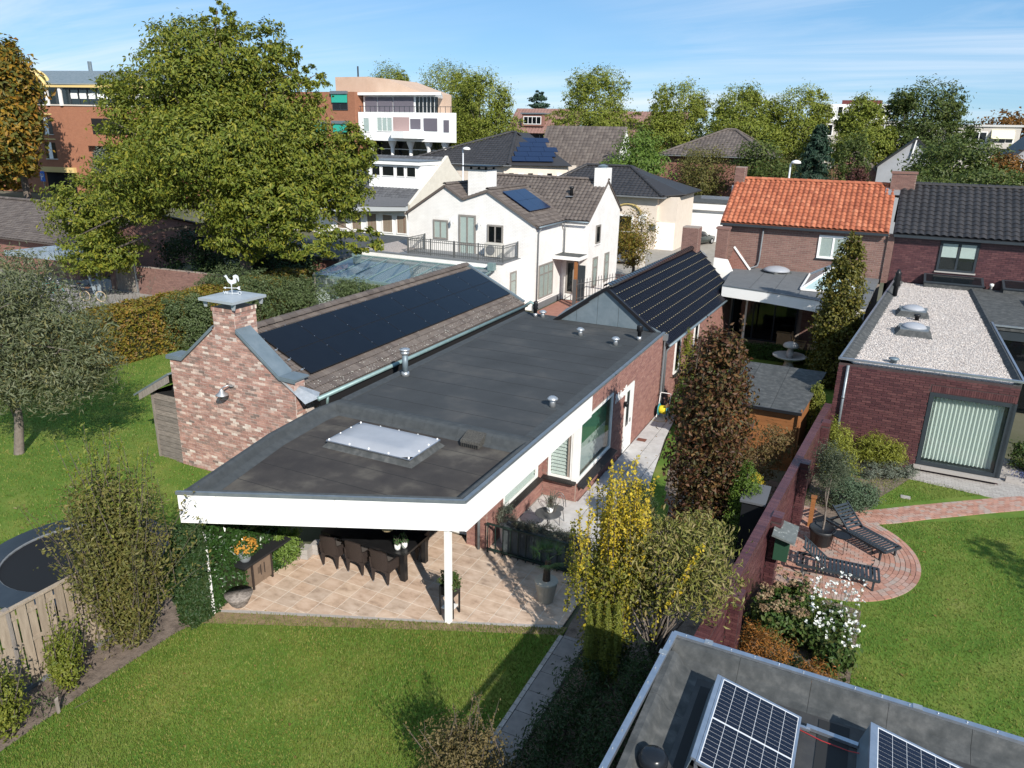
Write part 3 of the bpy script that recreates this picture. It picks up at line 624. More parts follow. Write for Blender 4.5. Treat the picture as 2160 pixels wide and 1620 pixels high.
mb.box(-13.45, 28.9, -.3, -7.41, 29.14, 2.9); mb.box(-13.45, 16.5, -.3, -13.2, 28.9, 2.9)
mb.build('wall', mortM, hs)
brick_wall(hs, (-7.095, 19.62, -.28), (0, 1, 0), 9.52, 3.46, brickH, holes=[(.14, 3.28, .83, 2.9), (4.61, 5.70, 0, 2.62)], bl=.24, bh=.075, outline=lambda z: [(0, 9.52)] if z < 2.78 else [(1.0, 9.52)], n=300)
brick_wall(hs, (-8.21, 19.615, 0), (1, 0, 0), 1.1, .64, brickH, n=120)
brick_wall(hs, (-8.21, 19.615, .66), (1, 0, 0), .17, 1.8, brickH, n=60)
brick_wall(hs, (-8.215, 16.5, 0), (0, 1, 0), 3.1, 2.48, brickH, holes=[(.33, 2.77, .70, 2.32)], n=60)
brick_wall(hs, (-8.84, 15.87, 0), (1, 0, 0), .62, 2.48, brickH, n=120)
brick_wall(hs, (-8.215, 15.87, 0), (0, 1, 0), .62, 2.48, brickH, n=120)
# black brick sills
T = [((-7.0, 19.7+i*.0655, .50), axes((.30, 0, -.07), (0, .058, 0), (.01, 0, .055))) for i in range(50)]
T += [((-8.15+i*.0655, 19.55, .655), axes((.058, 0, 0), (0, .24, .05), (0, -.01, .055))) for i in range(17)]
T += [((-8.14, 16.85+i*.0655, .715), axes((.24, 0, -.05), (0, .058, 0), (.01, 0, .055))) for i in range(37)]
pieces('sill_brick', UNIT, T, brickK, hs, 200)
def window(parent, org, u, w, h, fr, gl, nm=1, ft=.07, back=None, name='window', transom=None, depth=None, backoff=.12, sill=None):
    """frame with mullions, pane behind, optional blind; outward normal u x z; org is lower left on the wall face"""
    u = Vector(u).normalized(); nr = u.cross(Vector((0, 0, 1))); org = Vector(org); Z = Vector((0, 0, 1))
    rec = depth is not None; dp = depth if rec else .02; fo = 0 if rec else .05; po = -.04 if rec else .03
    def bx(mb, a, b, c, d, o0, o1):
        p = org+u*a+Z*c+nr*o0; mb.extr([p, p+u*(b-a), p+u*(b-a)+Z*(d-c), p+Z*(d-c)], nr*(o1-o0))
    mb = MB(); bx(mb, 0, ft, 0, h, -dp, fo+.01); bx(mb, w-ft, w, 0, h, -dp, fo+.01); bx(mb, ft, w-ft, 0, ft, -dp, fo+.008); bx(mb, ft, w-ft, h-ft, h, -dp, fo+.008)
    for i in range(1, nm): x = ft+(w-2*ft)*i/nm; bx(mb, x-ft*.45, x+ft*.45, ft, h-ft, -dp, fo+.004)
    if transom: bx(mb, ft, w-ft, transom-ft*.4, transom+ft*.4, -dp, fo+.002)
    f = mb.build(name, fr, parent)
    for i in range(nm):
        a = ft+(w-2*ft)*i/nm+.01; b = ft+(w-2*ft)*(i+1)/nm-.01
        pm = MB(); bx(pm, a, b, ft, h-ft, po, po+.006); pm.build('pane', gl, f)
    if back:
        bm_ = MB(); bx(bm_, .01, w-.01, .01, h-.01, *((-backoff-.03, -backoff) if rec else (.0, .024))); bm_.build('window_reveal', back, f)
    if sill:
        sm = MB(); bx(sm, -.06, w+.06, -.07, 0, -.02, .08); sm.build('sill', sill, f)
    return f
def slats(parent, org, u, w, h, n, mt, off=-.10, tilt=.5, name='blind_slat'):
    u = Vector(u).normalized(); nr = u.cross(Vector((0, 0, 1))); org = Vector(org); T = []
    for i in range(n):
        p = org+u*(w/2)+Vector((0, 0, h*(i+.5)/n))+nr*off; hh = h/n
        a = (nr*math.cos(tilt)-Vector((0, 0, 1))*math.sin(tilt)); b = a.cross(u)
        T.append((tuple(p), axes(u*w, a*hh*1.05, b*.004)))
    pieces(name, UNIT, T, mt, parent, 300)
w = window(hs, (-7.095, 19.80, .58), (0, 1, 0), 3.06, 2.0, whitep, glassC, 1, .08, back=mat('pale_path_reflection', [(.62, .65, .64)], rough=.9), backoff=.22, name='bay_window', depth=.07)  # pale backing colour stands in for the sunlit path mirrored in the glass
MB().box(-7.30, 20.0, 1.6, -7.27, 22.75, 2.55).build('green_roller_blind', mat('green_blind', [(.06, .20, .13)], rough=.6), w)
w = window(hs, (-8.03, 19.60, .70), (1, 0, 0), .80, 1.78, whitep, glassC, 1, .07, name='corner_window', depth=.07, back=dark, backoff=.3)
slats(w, (-7.96, 19.60, .77), (1, 0, 0), .66, 1.64, 14, blind, tilt=1.0)
w = window(hs, (-8.215, 16.87, .74), (0, 1, 0), 2.36, 1.54, whitep, glassC, 1, .07, name='side_window', depth=.07, back=dark, backoff=.3)
slats(w, (-8.215, 16.94, .80), (0, 1, 0), 2.22, 1.42, 14, blind, tilt=1.0)
MB().box(-7.24, 19.575, .64, -7.04, 19.76, 2.50).build('corner_post', whitep, hs)
# side door with glass strip, sign letters, lamp on the wall
d = MB().box(-7.20, 24.28, -.2, -7.07, 25.27, 2.30).build('door', whitep, hs)
MB().box(-7.075, 24.42, .8, -7.062, 24.72, 2.12).build('door_pane', glassD, d); MB().box(-7.064, 24.85, .85, -7.03, 24.93, 1.0).build('door_handle', steel, d)
sgn = bpy.data.curves.new('house_sign', 'FONT'); sgn.body = "'Mekeid'"; sgn.size = .46; sgn.shear = .35; sgn.extrude = .012
so_ = bpy.data.objects.new('tmp', sgn); COL.objects.link(so_); dg = bpy.context.evaluated_depsgraph_get()
me = bpy.data.meshes.new_from_object(so_.evaluated_get(dg)); bpy.data.objects.remove(so_)
sg = link('wall_sign', me, whitep); sg.matrix_world = Matrix.Translation((-7.055, 22.93, 2.13)) @ Matrix(((0, 0, 1), (1, 0, 0), (0, 1, 0))).to_4x4(); sg.scale = (.80, 1.0, 1)
tag(sg, 'white cursive letters fixed to the brick side wall beside the door', 'sign')
wl = thing('wall_lamp', 'small dark wall lamp between the cursive sign and the white side door', 'lamp', (-7.05, 24.1, 1.75))
MB().box(-7.08, 24.06, 1.66, -7.05, 24.14, 1.84).build('plate', black, wl); MB().lathe((-6.97, 24.1, 1.68), [(.02, 0), (.06, .02), (.07, .16), (.03, .2)], 10).build('shade', black, wl, True); MB().bar((-7.06, 24.1, 1.86), (-6.97, 24.1, 1.88), .02).build('arm', black, wl)
# front glazing under the canopy
w = window(hs, (-13.4, 16.34, .08), (1, 0, 0), 4.55, 2.35, anth, glassD, 4, .08, name='patio_doors', depth=.07, back=dark, backoff=.15)
MB().box(-13.45, 16.28, -.01, -8.86, 16.40, .07).build('door_threshold', whitep, hs)
MB().box(-13.45, 16.34, 2.43, -8.85, 16.5, 2.52).build('lintel', anth, hs)
# roof
RT = 3.20
MB().prism([(-13.5, 16.45), (-7.20, 16.45), (-7.20, 29.12), (-11.9, 29.2), (-11.9, 29.62), (-13.62, 29.75)], 2.95, RT).build('roof_rear', bitA, hs)
FR = [(-7.19, 12.72), (-12.76, 10.2), (-13.45, 13.55), (-13.62, 15.6), (-13.5, 16.449), (-7.19, 16.449)]
MB().prism(FR, 2.72, 2.94).build('roof_front', bitB, hs)
def upstand(a, b, w, name='roof_upstand', z0=2.90, z1=3.22, zt=.1):
    a = Vector((*a, 0)); b = Vector((*b, 0)); d = (b-a).normalized(); n = Vector((-d.y, d.x, 0))
    sec = [(0, z0), (0, z1), (zt, z1+.012), (zt+.06, z1-.02), (w*.55, z0+.14), (w, z0+.045), (w, z0)]
    MB().extr([a+n*s+Vector((0, 0, z)) for s, z in sec], b-a).build(name, bitC, hs, False)
upstand((-13.62, 15.6), (-13.45, 13.55), .42); upstand((-13.45, 13.55), (-12.76, 10.2), .42); upstand((-13.5, 16.44), (-13.62, 15.6), .42)
upstand((-12.76, 10.2), (-7.19, 12.72), .26, zt=.06); upstand((-7.19, 12.72), (-7.19, 16.44), .3, zt=.08)
for i in range(6):                                            # rounded step between the two roof levels, in sheets
    x0 = -13.45+i*1.04; x1 = min(x0+1.035, -7.25)
    pts = [(16.02, 2.935), (16.02, 2.945), (16.12, 2.99), (16.16, 3.10), (16.20, 3.19), (16.28, 3.235), (16.44, 3.24), (16.62, 3.203), (16.62, 3.19), (16.46, 2.935)]
    MB().extr([(x0, y, z) for y, z in pts], (x1-x0, 0, 0)).build('roof_step_sheet', bitC, hs)
mb = MB()
for i in range(12): mb.box(-13.1, 17.35+i*1.02, RT, -7.3, 17.362+i*1.02, RT+.004)
for i in range(5): a = 11.6+i*.95; mb.box(-13.1+.05*i, a, 2.94, -7.5 if a > 12.9 else -9.4+i*.8, a+.012, 2.944)
mb.build('membrane_seams', seam, hs)
MB().extr([(-13.5, 16.62, RT), (-13.2, 16.62, RT), (-13.32, 29.7, RT), (-13.62, 29.72, RT)], (0, 0, .02)).build('roof_edge_strip', bitC, hs)
MB().box(-7.5, 16.62, RT, -7.14, 29.1, RT+.016).build('roof_edge_strip', bitC, hs)
mb = MB().bar((-7.09, 12.62, 3.225), (-7.09, 29.14, 3.225), .10, .07); mb.bar((-7.07, 12.64, 3.226), (-12.82, 10.05, 3.226), .07, .07); mb.build('roof_trim', trim, hs)
# white fascia panels
def fascia(a, b, z0=2.48, z1=3.185, t=.03):
    a = Vector((*a, z0)); b = Vector((*b, z0)); d = (b-a).normalized(); n = Vector((d.y, -d.x, 0))
    MB().extr([a+d*.004, b-d*.004, b-d*.004+n*-t, a+d*.004-n*t], (0, 0, z1-z0)).build('fascia_panel', white, hs)
A0, A1 = Vector((-12.82, 10.07)), Vector((-7.06, 12.68)); Lf = (A1-A0).length; dd = (A1-A0).normalized()
for s, e in ((0, .85), (.85, 3.45), (3.45, Lf)): fascia(A0+dd*s, A0+dd*e)
for s, e in ((12.65, 15.9), (15.9, 18.9), (18.9, 20.62)): fascia((-7.055, s), (-7.055, e), t=.12)
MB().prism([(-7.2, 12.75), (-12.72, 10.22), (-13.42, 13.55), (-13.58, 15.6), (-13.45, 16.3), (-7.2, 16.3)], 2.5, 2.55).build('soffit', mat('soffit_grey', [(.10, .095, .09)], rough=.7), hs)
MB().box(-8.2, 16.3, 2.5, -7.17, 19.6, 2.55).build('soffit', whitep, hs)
MB().prism([(-12.76, 10.2), (-13.45, 13.55), (-13.62, 15.6), (-13.5, 16.4), (-13.4, 16.4), (-13.5, 15.6), (-13.33, 13.55), (-12.6, 10.3)], 2.5, 2.9).build('fascia_side', whitep, hs)
MB().box(-7.58, 12.58, 0, -7.45, 12.71, 2.5).build('canopy_post', whitep, hs)
mb = MB().tube([(-8.42, 15.78, 2.5), (-8.42, 15.78, 0)], .045, 10); mb.lathe((-8.42, 15.78, 1.6), [(.05, 0), (.05, .06)], 10); mb.build('downpipe', pipeg, hs, True)
mb = MB().tube([(-7.0, 29.02, 3.0), (-7.0, 29.02, -.2)], .05, 10); mb.box(-7.09, 28.93, 2.95, -6.9, 29.1, 3.2); mb.build('downpipe', pipeg, hs)
# things on the roof
sk = thing('rooflight', 'large pale rectangular acrylic rooflight on the lower front roof', 'skylight', (-10.7, 14.8, 2.94))
mb = MB(); cxs = [(-12.10, 14.0), (-9.34, 14.0), (-9.34, 15.6), (-12.10, 15.6)]; cin = [(-11.95, 14.15), (-9.5, 14.15), (-9.5, 15.46), (-11.95, 15.46)]
V = [(x, y, 2.94) for x, y in cxs]+[(x, y, 3.10) for x, y in cin]; mb.add(V, [(0, 1, 5, 4), (1, 2, 6, 5), (2, 3, 7, 6), (3, 0, 4, 7), (4, 5, 6, 7)]); mb.build('kerb', bitG, sk)
mb = MB(); nx_, ny_ = 10, 8; V = []
for j in range(ny_+1):
    for i in range(nx_+1):
        u_, v_ = i/nx_, j/ny_; e = min(u_, 1-u_)*12; f_ = min(v_, 1-v_)*8; h_ = .13*min(1, e)**.5*min(1, f_)**.5
        V.append((-12.0+u_*2.55, 14.1+v_*1.41, 3.10+h_*.8+.02))
mb.add(V, [(j*(nx_+1)+i, j*(nx_+1)+i+1, (j+1)*(nx_+1)+i+1, (j+1)*(nx_+1)+i) for j in range(ny_) for i in range(nx_)]); mb.build('acrylic_dome', dome, sk, True)
MB().box(-12.02, 14.08, 3.09, -9.43, 15.53, 3.12).build('rim', alu, sk)
T = [((x, y, 3.14), axes((.05, 0, 0), (0, .05, 0), (0, 0, .05))) for x in (-11.95, -11.3, -10.7, -10.1, -9.5) for y in (14.13, 15.48)]+[((x, y, 3.14), axes((.05, 0, 0), (0, .05, 0), (0, 0, .05))) for x in (-11.95, -9.5) for y in (14.6, 15.05)]
pieces('screw_cap', MB().lathe((0, 0, -.5), [(.5, 0), (.5, .6), (.3, 1)], 8), T, whitep, sk)
def vent(loc, label, kind):
    t = thing('roof_vent', label, 'vent', loc); x, y, z = loc
    if kind == 'tall':
        MB().lathe(loc, [(.15, 0), (.13, .12), (.10, .14)], 14).build('base_collar', steel, t, True); MB().lathe((x, y, z+.12), [(.095, 0), (.095, .62)], 14).build('pipe', zinc, t, True)
        MB().lathe((x, y, z+.70), [(.10, 0), (.15, .05), (.15, .10), (.11, .13), (.17, .16), (.17, .2), (.05, .22)], 14).build('cap', steel, t, True)
    elif kind == 'mush':
        MB().lathe(loc, [(.10, 0), (.085, .14), (.085, .24)], 14).build('pipe', steel, t, True); MB().lathe((x, y, z+.2), [(.09, 0), (.165, .03), (.16, .07), (.09, .12), (.02, .14)], 14).build('cap', steel, t, True)
        MB().lathe((x, y, z), [(.26, 0), (.26, .006)], 20).build('flashing_patch', bitC, t)
    else:
        MB().lathe(loc, [(.09, 0), (.085, .16)], 14).build('base_collar', steel, t, True); MB().lathe((x, y, z+.15), [(.075, 0), (.075, .18), (.12, .2), (.085, .3), (.12, .36), (.085, .44), (.10, .50), (.03, .54)] if kind == 'cowl' else [(.075, 0), (.075, .2), (.12, .22), (.12, .42), (.10, .46), (.02, .47)], 14).build('cap', black, t, True)
vent((-13.1, 19.42, RT), 'tall galvanised flue pipe on the flat roof beside the barn gutter', 'tall')
vent((-7.74, 19.04, RT), 'metal mushroom vent near the right roof edge, nearest to the white fascia', 'mush')
vent((-8.26, 26.42, RT), 'metal mushroom vent on the flat roof beside the black capped pipe', 'mush')
vent((-9.93, 27.06, RT), 'metal mushroom vent in the middle of the roof before the zinc gable', 'mush')
vent((-12.44, 29.09, RT), 'metal mushroom vent at the far left roof corner', 'mush')
vent((-12.79, 29.09, RT), 'slim black cowl pipe at the far left roof corner', 'cowl')
vent((-7.67, 27.55, RT), 'black capped vent pipe at the right end below the solar tiles', 'black')
g = thing('roof_outlet', 'black leaf-grate rain outlet in the roof step', 'drain', (-8.72, 16.02, 2.94))
MB().extr([(-9.0, 15.78, 2.95), (-9.0, 16.24, 2.95), (-9.0, 16.24, 3.24), (-9.0, 15.82, 3.1)], (.55, 0, 0)).build('housing', mat('mossy_grit', [(.03, .03, .028), (.10, .095, .085)], rough=.9, scale=30, bump=.6), g)
pieces('grate_bar', UNIT, [((-8.97+i*.062, 15.77, 3.0), axes((.02, 0, 0), (0, .02, 0), (0, 0, .10))) for i in range(9)], black, g)

# ---------------------------------------------------------------- rear wing with solar tiles
rw = thing('solar_tile_house', 'brick rear wing with black solar-tile gable roof and zinc clad end', 'house', (-9.6, 36, -.3))
du = Vector((.035, 1, 0)).normalized(); dn = Vector((du.y, -du.x, 0))
Rn = Vector((-9.62, 29.16, 4.78)); Lr = 14.6
mb = MB(); mb.extr([(-11.75, 29.18, -.3), (-7.12, 29.18, -.3), (-7.12, 29.18, 2.75), (-9.62, 29.18, 4.62), (-11.75, 29.18, 3.1)], du*13.0); mb.build('wall', mortM, rw)
brick_wall(rw, (-7.12, 29.19, -.3), du, 12.9, 3.0, brickH, n=200, holes=[(1.9, 2.7, 1.2, 2.9), (5, 5.8, 1.2, 2.9)])
for s in (1.9, 5.0):
    p = Vector((-7.12, 29.19, -.3))+du*s; window(rw, p+Vector((0, 0, 1.2)), du, .8, 1.6, whitep, glassD, 1, .09)
    MB().extr([p+Vector((0, 0, 1.1)), p+du*.85+Vector((0, 0, 1.1)), p+du*.85+dn*.12+Vector((0, 0, 1.06)), p+dn*.12+Vector((0, 0, 1.06))], (0, 0, .07)).build('sill', brickK, rw)
# roof planes
eR = Vector((-6.88, 29.12, 2.74)); slope = (Rn-eR); slope -= du*slope.dot(du); Ls = slope.length
mb = MB(); e2 = eR+du*12.2; r2 = Rn+du*14.4
slabq(mb, [eR, e2, r2, Rn], .12); mb.build('roof', pvF, rw)
eL = Vector((-12.1, 29.12, 3.0)); mb = MB(); slabq(mb, [Rn, r2, eL+du*14.4, eL], .12); mb.build('roof', tileK, rw)
ins = lambda a, b: a < 12.1+2.1*b/Ls
tile_roof(rw, eR, du, slope, 14.2, Ls-.06, .30, .425, tileP, amp=.022, n=300, rolls=2, lift=.028, name='solar_tile', inside=ins, seg=4, jit=0)
us = slope.normalized(); wn = du.cross(us); T = []
for r in range(1, 8):
    for c in range(94):
        a = (c+.5)*.15; b = r*Ls/8
        if not ins(a, b): continue
        if c % 2 == 0: T.append((tuple(eR+du*a+us*(b-.012)+wn*.066), axes(du*.05, us*.03, wn*.014)))
V_ = UNIT; pieces('tile_clip', UNIT, T, mat('clip_brass', [(.46, .40, .25)], rough=.5), rw, 0, plural='tile_clips')
ridge_tiles(rw, Rn+Vector((0, 0, .05)), r2+Vector((0, 0, .05)), .17, .34, mat('glazed_black_ridge', [(.012, .012, .014)], rough=.15, spec=.8), n=100)
# zinc gable sheets and dark verge boards
for i in range(5):
    x0 = -11.82+i*.92; x1 = min(x0+.905, -7.16)
    zt = lambda x: 4.70-(abs(x+9.62))*(.735 if x < -9.62 else .755)
    xs_ = sorted({x0, x1}|({-9.62} if x0 < -9.62 < x1 else set()))
    poly = [(x, 29.17, 3.21) for x in (x0, x1)]+[(x, 29.17, max(3.23, zt(x))) for x in reversed(xs_)]
    MB().extr(poly, (0, -.025, 0)).build('zinc_sheet', zinc, rw)
mb = MB().bar(eL+Vector((0, -.06, .0)), Rn+Vector((0, -.06, 0)), .16, .13); mb.bar(Rn+Vector((0, -.06, 0)), eR+Vector((0, -.06, 0)), .16, .13); mb.build('verge', pvF, rw)
MB().extr([Rn+Vector((-.75, .25, -.42)), eL+Vector((.1, .25, .12)), eL+Vector((-.22, 2.4, .10)), Rn+Vector((-.75, 6.4, -.42))], (0, 0, .03)).build('zinc_flashing', zinc, rw)
mb = MB().tube([eR+Vector((.05, 0, -.05)), eR+du*12.2+Vector((.05, 0, -.05))], .06, 8); mb.build('gutter', zinc, rw, True)
mb = MB().tube([eR+Vector((.02, .25, -.1)), eR+Vector((-.12, .25, -.35)), (-7.02, 29.5, -.2)], .05, 8); mb.build('downpipe', pipeg, rw, True)
ch = MB().box(-9.75, 42.2, 4.0, -8.85, 43.0, 6.0).build('chimney', mortM, rw)
brick_wall(ch, (-9.75, 42.2, 4.3), (1, 0, 0), .9, 1.7, brickT, n=90); brick_wall(ch, (-8.85, 42.2, 4.3), (0, 1, 0), .8, 1.7, brickT, n=90)
slabq(MB(), [(-9.1, 42.0, 4.72), (-8.5, 42.0, 4.3), (-8.5, 43.6, 4.3), (-9.1, 43.6, 4.72)], .03).build('lead_flashing', steel, rw)
# ---------------------------------------------------------------- barn with parapet gable, chimney and solar panels
bn = thing('brick_barn', 'barn of reclaimed mixed brick with parapet gable, zinc coping and brown tile roof', 'barn', (-17.3, 23, 0))
GX0, GX1 = -19.86, -14.72
def gtop(x):
    if x < -19.28 or x > -15.25: return 3.72
    return 3.72+min((x+19.28)*.80, (-15.25-x)*.80)
def gout(z):
    if z < 3.70: return [(0, GX1-GX0)]
    a = (z-3.72)/.80; l, r = -19.28+a, -15.25-a
    return [(l-GX0, r-GX0)] if r > l+.1 else []
poly = [(GX0, 3.72), (-19.28, 3.72)]+[(-17.265, 3.72+2.015*.8)]+[(-15.25, 3.72), (GX1, 3.72)]
MB().extr([(GX0, 16.02, -.2), (GX1, 16.02, -.2)]+[(x, 16.02, z) for x, z in reversed(poly)], (0, .44, 0)).build('gable_wall', mortL, bn)
brick_wall(bn, (GX0, 16.02, -.1), (1, 0, 0), GX1-GX0, 5.4, brickR, outline=lambda z: gout(z-.1), n=300, jit=.006, bl=.25, bh=.083, mo=.016)
brick_wall(bn, (GX1, 16.02, 2.57), (0, 1, 0), .44, 1.1, brickR, n=60, jit=.005, bl=.25, bh=.083, mo=.016)
MB().box(-19.8, 16.46, -.3, -19.6, 31, 3.1).box(-14.95, 16.46, -.3, -14.75, 31, 3.15).box(-19.8, 30.85, -.3, -14.75, 31, 3.1).extr([(-19.8, 30.86, 3.1), (-14.75, 30.86, 3.1), (-17.28, 30.86, 4.5)], (0, .13, 0)).build('wall', mortL, bn)
# zinc coping in pieces
def cope(a, b):
    mb = MB(); a = Vector((a[0], 15.95, a[1])); b = Vector((b[0], 15.95, b[1])); d = b-a; up = Vector((0, 0, .05))
    mb.extr([a, b, b+up, a+up], (0, .62, 0)); mb.build('coping', zinc, bn)
    MB().extr([a-Vector((0, .012, .07)), b-Vector((0, .012, .07)), b-Vector((0, .012, 0)), a-Vector((0, .012, 0))], (0, .012, 0)).build('coping_lip', zinc, bn)
cope((-19.95, 3.74), (-19.26, 3.76)); cope((-19.26, 3.76), (-17.74, 4.99)); cope((-16.80, 4.99), (-15.24, 3.76)); cope((-15.24, 3.76), (-14.62, 3.74))
ch = MB().box(-17.72, 16.01, 4.6, -16.85, 16.9, 5.55).build('chimney', mortL, bn)
brick_wall(ch, (-17.72, 16.01, 4.75), (1, 0, 0), .87, .8, brickR, n=80, jit=.005, bl=.25, bh=.083, mo=.016); brick_wall(ch, (-16.85, 16.01, 4.75), (0, 1, 0), .89, .8, brickR, n=80, jit=.005, bl=.25, bh=.083, mo=.016)
soldier(ch, (-17.74, 15.99, 5.5), (1, 0, 0), .91, .12, brickR, .075); soldier(ch, (-16.83, 15.99, 5.5), (0, 1, 0), .93, .12, brickR, .075)
MB().box(-17.74, 15.99, 5.54, -16.83, 16.92, 5.61).build('chimney_top', mortL, ch)
cp = MB(); cp.prism([(-17.98, 15.76), (-16.6, 15.76), (-16.6, 17.14), (-17.98, 17.14)], 5.83, 5.91); cp.add([(-17.98, 15.76, 5.91), (-16.6, 15.76, 5.91), (-16.6, 17.14, 5.91), (-17.98, 17.14, 5.91), (-17.29, 16.45, 5.97)], [(0, 1, 4), (1, 2, 4), (2, 3, 4), (3, 0, 4)])
for x in (-17.85, -16.73):
    for y in (15.89, 17.01): cp.extr([(x-.1, y, 5.83), (x+.1, y, 5.83), (x+.05, y, 5.63), (x-.05, y, 5.63)], (0, .03, 0))
cp.build('chimney_cap', mat('cap_grey', [(.36, .40, .43), (.42, .46, .49)], rough=.5, metal=.3, scale=4), ch)
# weathervane with rooster, arrow and letters
vp = Vector((-17.29, 16.45, 5.96)); vn = thing('weathervane', 'pale metal rooster weathervane with arrow and compass letters on the chimney cap', 'weathervane', vp)
wv = mat('vane_pale', [(.52, .55, .57)], rough=.5)
MB().tube([vp, vp+Vector((0, 0, .36))], .012, 6).build('rod', wv, vn)
vx = Vector((.92, .39, 0)); vy = Vector((0, .02, 0))
def flat(pts, name, zo=0, sc=.62):
    P = [vp+vx*(x*sc)+Vector((0, 0, z*sc+zo)) for x, z in pts]; MB().extr(P, Vector((-.39, .92, 0))*.015).build(name, wv, vn)
flat([(-.42, .32), (-.30, .38), (-.30, .335), (.26, .335), (.34, .40), (.44, .40), (.38, .32), (.44, .24), (.34, .24), (.26, .305), (-.30, .305), (-.30, .26)], 'arrow')
flat([(-.34, .89), (-.28, .905), (-.27, .95), (-.20, .94), (-.17, .88), (-.12, .78), (.0, .70), (.10, .72), (.13, .80), (.10, .88), (.15, .95), (.26, .98), (.36, .93), (.40, .82), (.39, .68), (.36, .62), (.33, .74), (.28, .82), (.24, .80), (.27, .68), (.25, .58), (.18, .55), (.10, .52), (.03, .50), (.02, .40), (-.02, .40), (-.03, .50), (-.12, .56), (-.19, .66), (-.22, .78), (-.28, .85)], 'rooster')
flat([(-.32, .045), (.32, .045), (.32, .07), (-.32, .07)], 'letter_bar')
for ch_, x in (('W', -.27), ('O', .17)):
    cu = bpy.data.curves.new('l', 'FONT'); cu.body = ch_; cu.size = .15; cu.extrude = .008; tmp = bpy.data.objects.new('tmp', cu); COL.objects.link(tmp)
    me = bpy.data.meshes.new_from_object(tmp.evaluated_get(bpy.context.evaluated_depsgraph_get())); bpy.data.objects.remove(tmp)
    o = link('compass_letter', me, wv, vn); M = Matrix((vx, (0, 0, 1), vx.cross(Vector((0, 0, 1))))).transposed().to_4x4(); M.translation = vx*x+Vector((0, 0, .0)); o.matrix_local = M
# roof
RX, RZ = -17.28, 4.72; EX, EZ = -14.18, 3.24
mb = MB(); slabq(mb, [(EX, 16.46, EZ), (EX, 31, EZ), (RX, 31, RZ), (RX, 16.46, RZ)], .10); mb.build('roof', tileB, bn)
mb = MB(); slabq(mb, [(2*RX-EX, 16.46, EZ), (RX, 16.46, RZ), (RX, 31, RZ), (2*RX-EX, 31, EZ)], .10); mb.build('roof', tileB, bn)
up = Vector((RX-EX, 0, RZ-EZ)); LS = up.length
tile_roof(bn, (EX, 16.48, EZ), (0, 1, 0), up, 14.45, LS, .235, .30, tileB, amp=.026, rolls=2, n=300, lift=.03, seg=4, skip=lambda a, b: .75 < a < 14.1 and 1.2 < b < 2.9)
tile_roof(bn, (2*RX-EX, 30.95, EZ), (0, -1, 0), Vector((EX-RX, 0, RZ-EZ)), 14.45, LS, .47, .30, tileB, amp=.026, rolls=2, n=0, lift=.03, seg=3)
ridge_tiles(bn, (RX, 16.9, RZ+.06), (RX, 31, RZ+.06), .15, .36, tileB)
lich = MB(); rng_ = random.Random(3)                          # pale lichen spots on the lower tile rows
for i in range(420):
    y = rng_.uniform(16.6, 30.9); s = abs(rng_.gauss(0, .35)); p = Vector((EX, y, EZ))+up.normalized()*s+Vector((.43, 0, .9))*.075; r = rng_.uniform(.008, .022)
    lich.add([p+Vector((0, -r, 0)), p+up.normalized()*-r, p+Vector((0, r, 0)), p+up.normalized()*r], [(0, 1, 2, 3)])
lich.build('lichen', mat('lichen_pale', [(.52, .50, .44)], rough=1), bn, kind='stuff')
mb = MB().tube([(EX+.07, 16.3, EZ-.05), (EX+.07, 31.05, EZ-.07)], .07, 10); mb.build('gutter', copper, bn, True)
MB().tube([(EX+.06, 16.75, EZ-.1), (EX+.04, 16.75, EZ-.3), (EX-.4, 16.8, EZ-.6)], .045, 8).build('downpipe', copper, bn, True)
MB().tube([(EX+.07, 30.95, EZ-.05), (EX+.28, 31.05, EZ+.12), (EX+.45, 31.05, EZ+.02), (EX+.5, 31.05, EZ-.4)], .07, 10).build('downpipe', copper, bn, True)
mb = MB().bar((EX-.05, 31.02, EZ+.1), (RX, 31.02, RZ+.1), .14, .09); mb.build('verge', zinc, bn)
MB().box(EX-.02, 16.5, 2.75, EX+.02, 31, EZ-.12).build('eave_board', dark, bn)
MB().extr([(-15.2, 15.95, 3.70), (-14.3, 15.95, 3.10), (-14.12, 16.3, 3.2), (-14.2, 16.45, 3.3)], (0, .05, .03)).build('lead_flashing', steel, bn)
# solar array on the barn roof
pa = thing('solar_array', 'black solar panel array covering the barn roof slope', 'solar panels', (-16, 24, 4.1))
us = up.normalized(); wn = Vector((0, 1, 0)).cross(us).normalized()
if wn.z < 0: wn = -wn
org = Vector((EX, 0, EZ))+us*.80+wn*.11
frm = MB().box(-.5, -.5, -.5, .5, .5, .5)
for r in range(2):
    for c in range(8):
        p = org+us*(r*1.13+.56)+Vector((0, 16.92+c*1.735+.867, 0)); t = Matrix(axes(Vector((0, 1, 0))*1.722, us*1.118, wn*.035)).to_4x4(); t.translation = p-OFF[pa.name]
        o = bpy.data.objects.new('panel', bpy.data.meshes.new('panel')); o.data.from_pydata(frm.v, [], frm.f); o.data.materials.append(pvF); COL.objects.link(o); o.parent = pa; o.matrix_local = t
        gme = MB().box(-.493, -.489, .5, .493, .489, .56); gm = bpy.data.meshes.new('glass'); gm.from_pydata(gme.v, [], gme.f); gm.materials.append(pvB); g = bpy.data.objects.new('glass', gm); COL.objects.link(g); g.parent = o
T = [(tuple(org+us*(r*1.13+s)+Vector((0, 16.92+c*1.735, 0))+wn*.02), axes(Vector((0, 1, 0))*.014, us*.035, wn*.014)) for r in range(2) for s in (.28, .85) for c in range(9)]
T += [(tuple(org+us*2.27+Vector((0, 17.3+c*.87, 0))+wn*.02), axes(Vector((0, 1, 0))*.03, us*.02, wn*.02)) for c in range(16)]
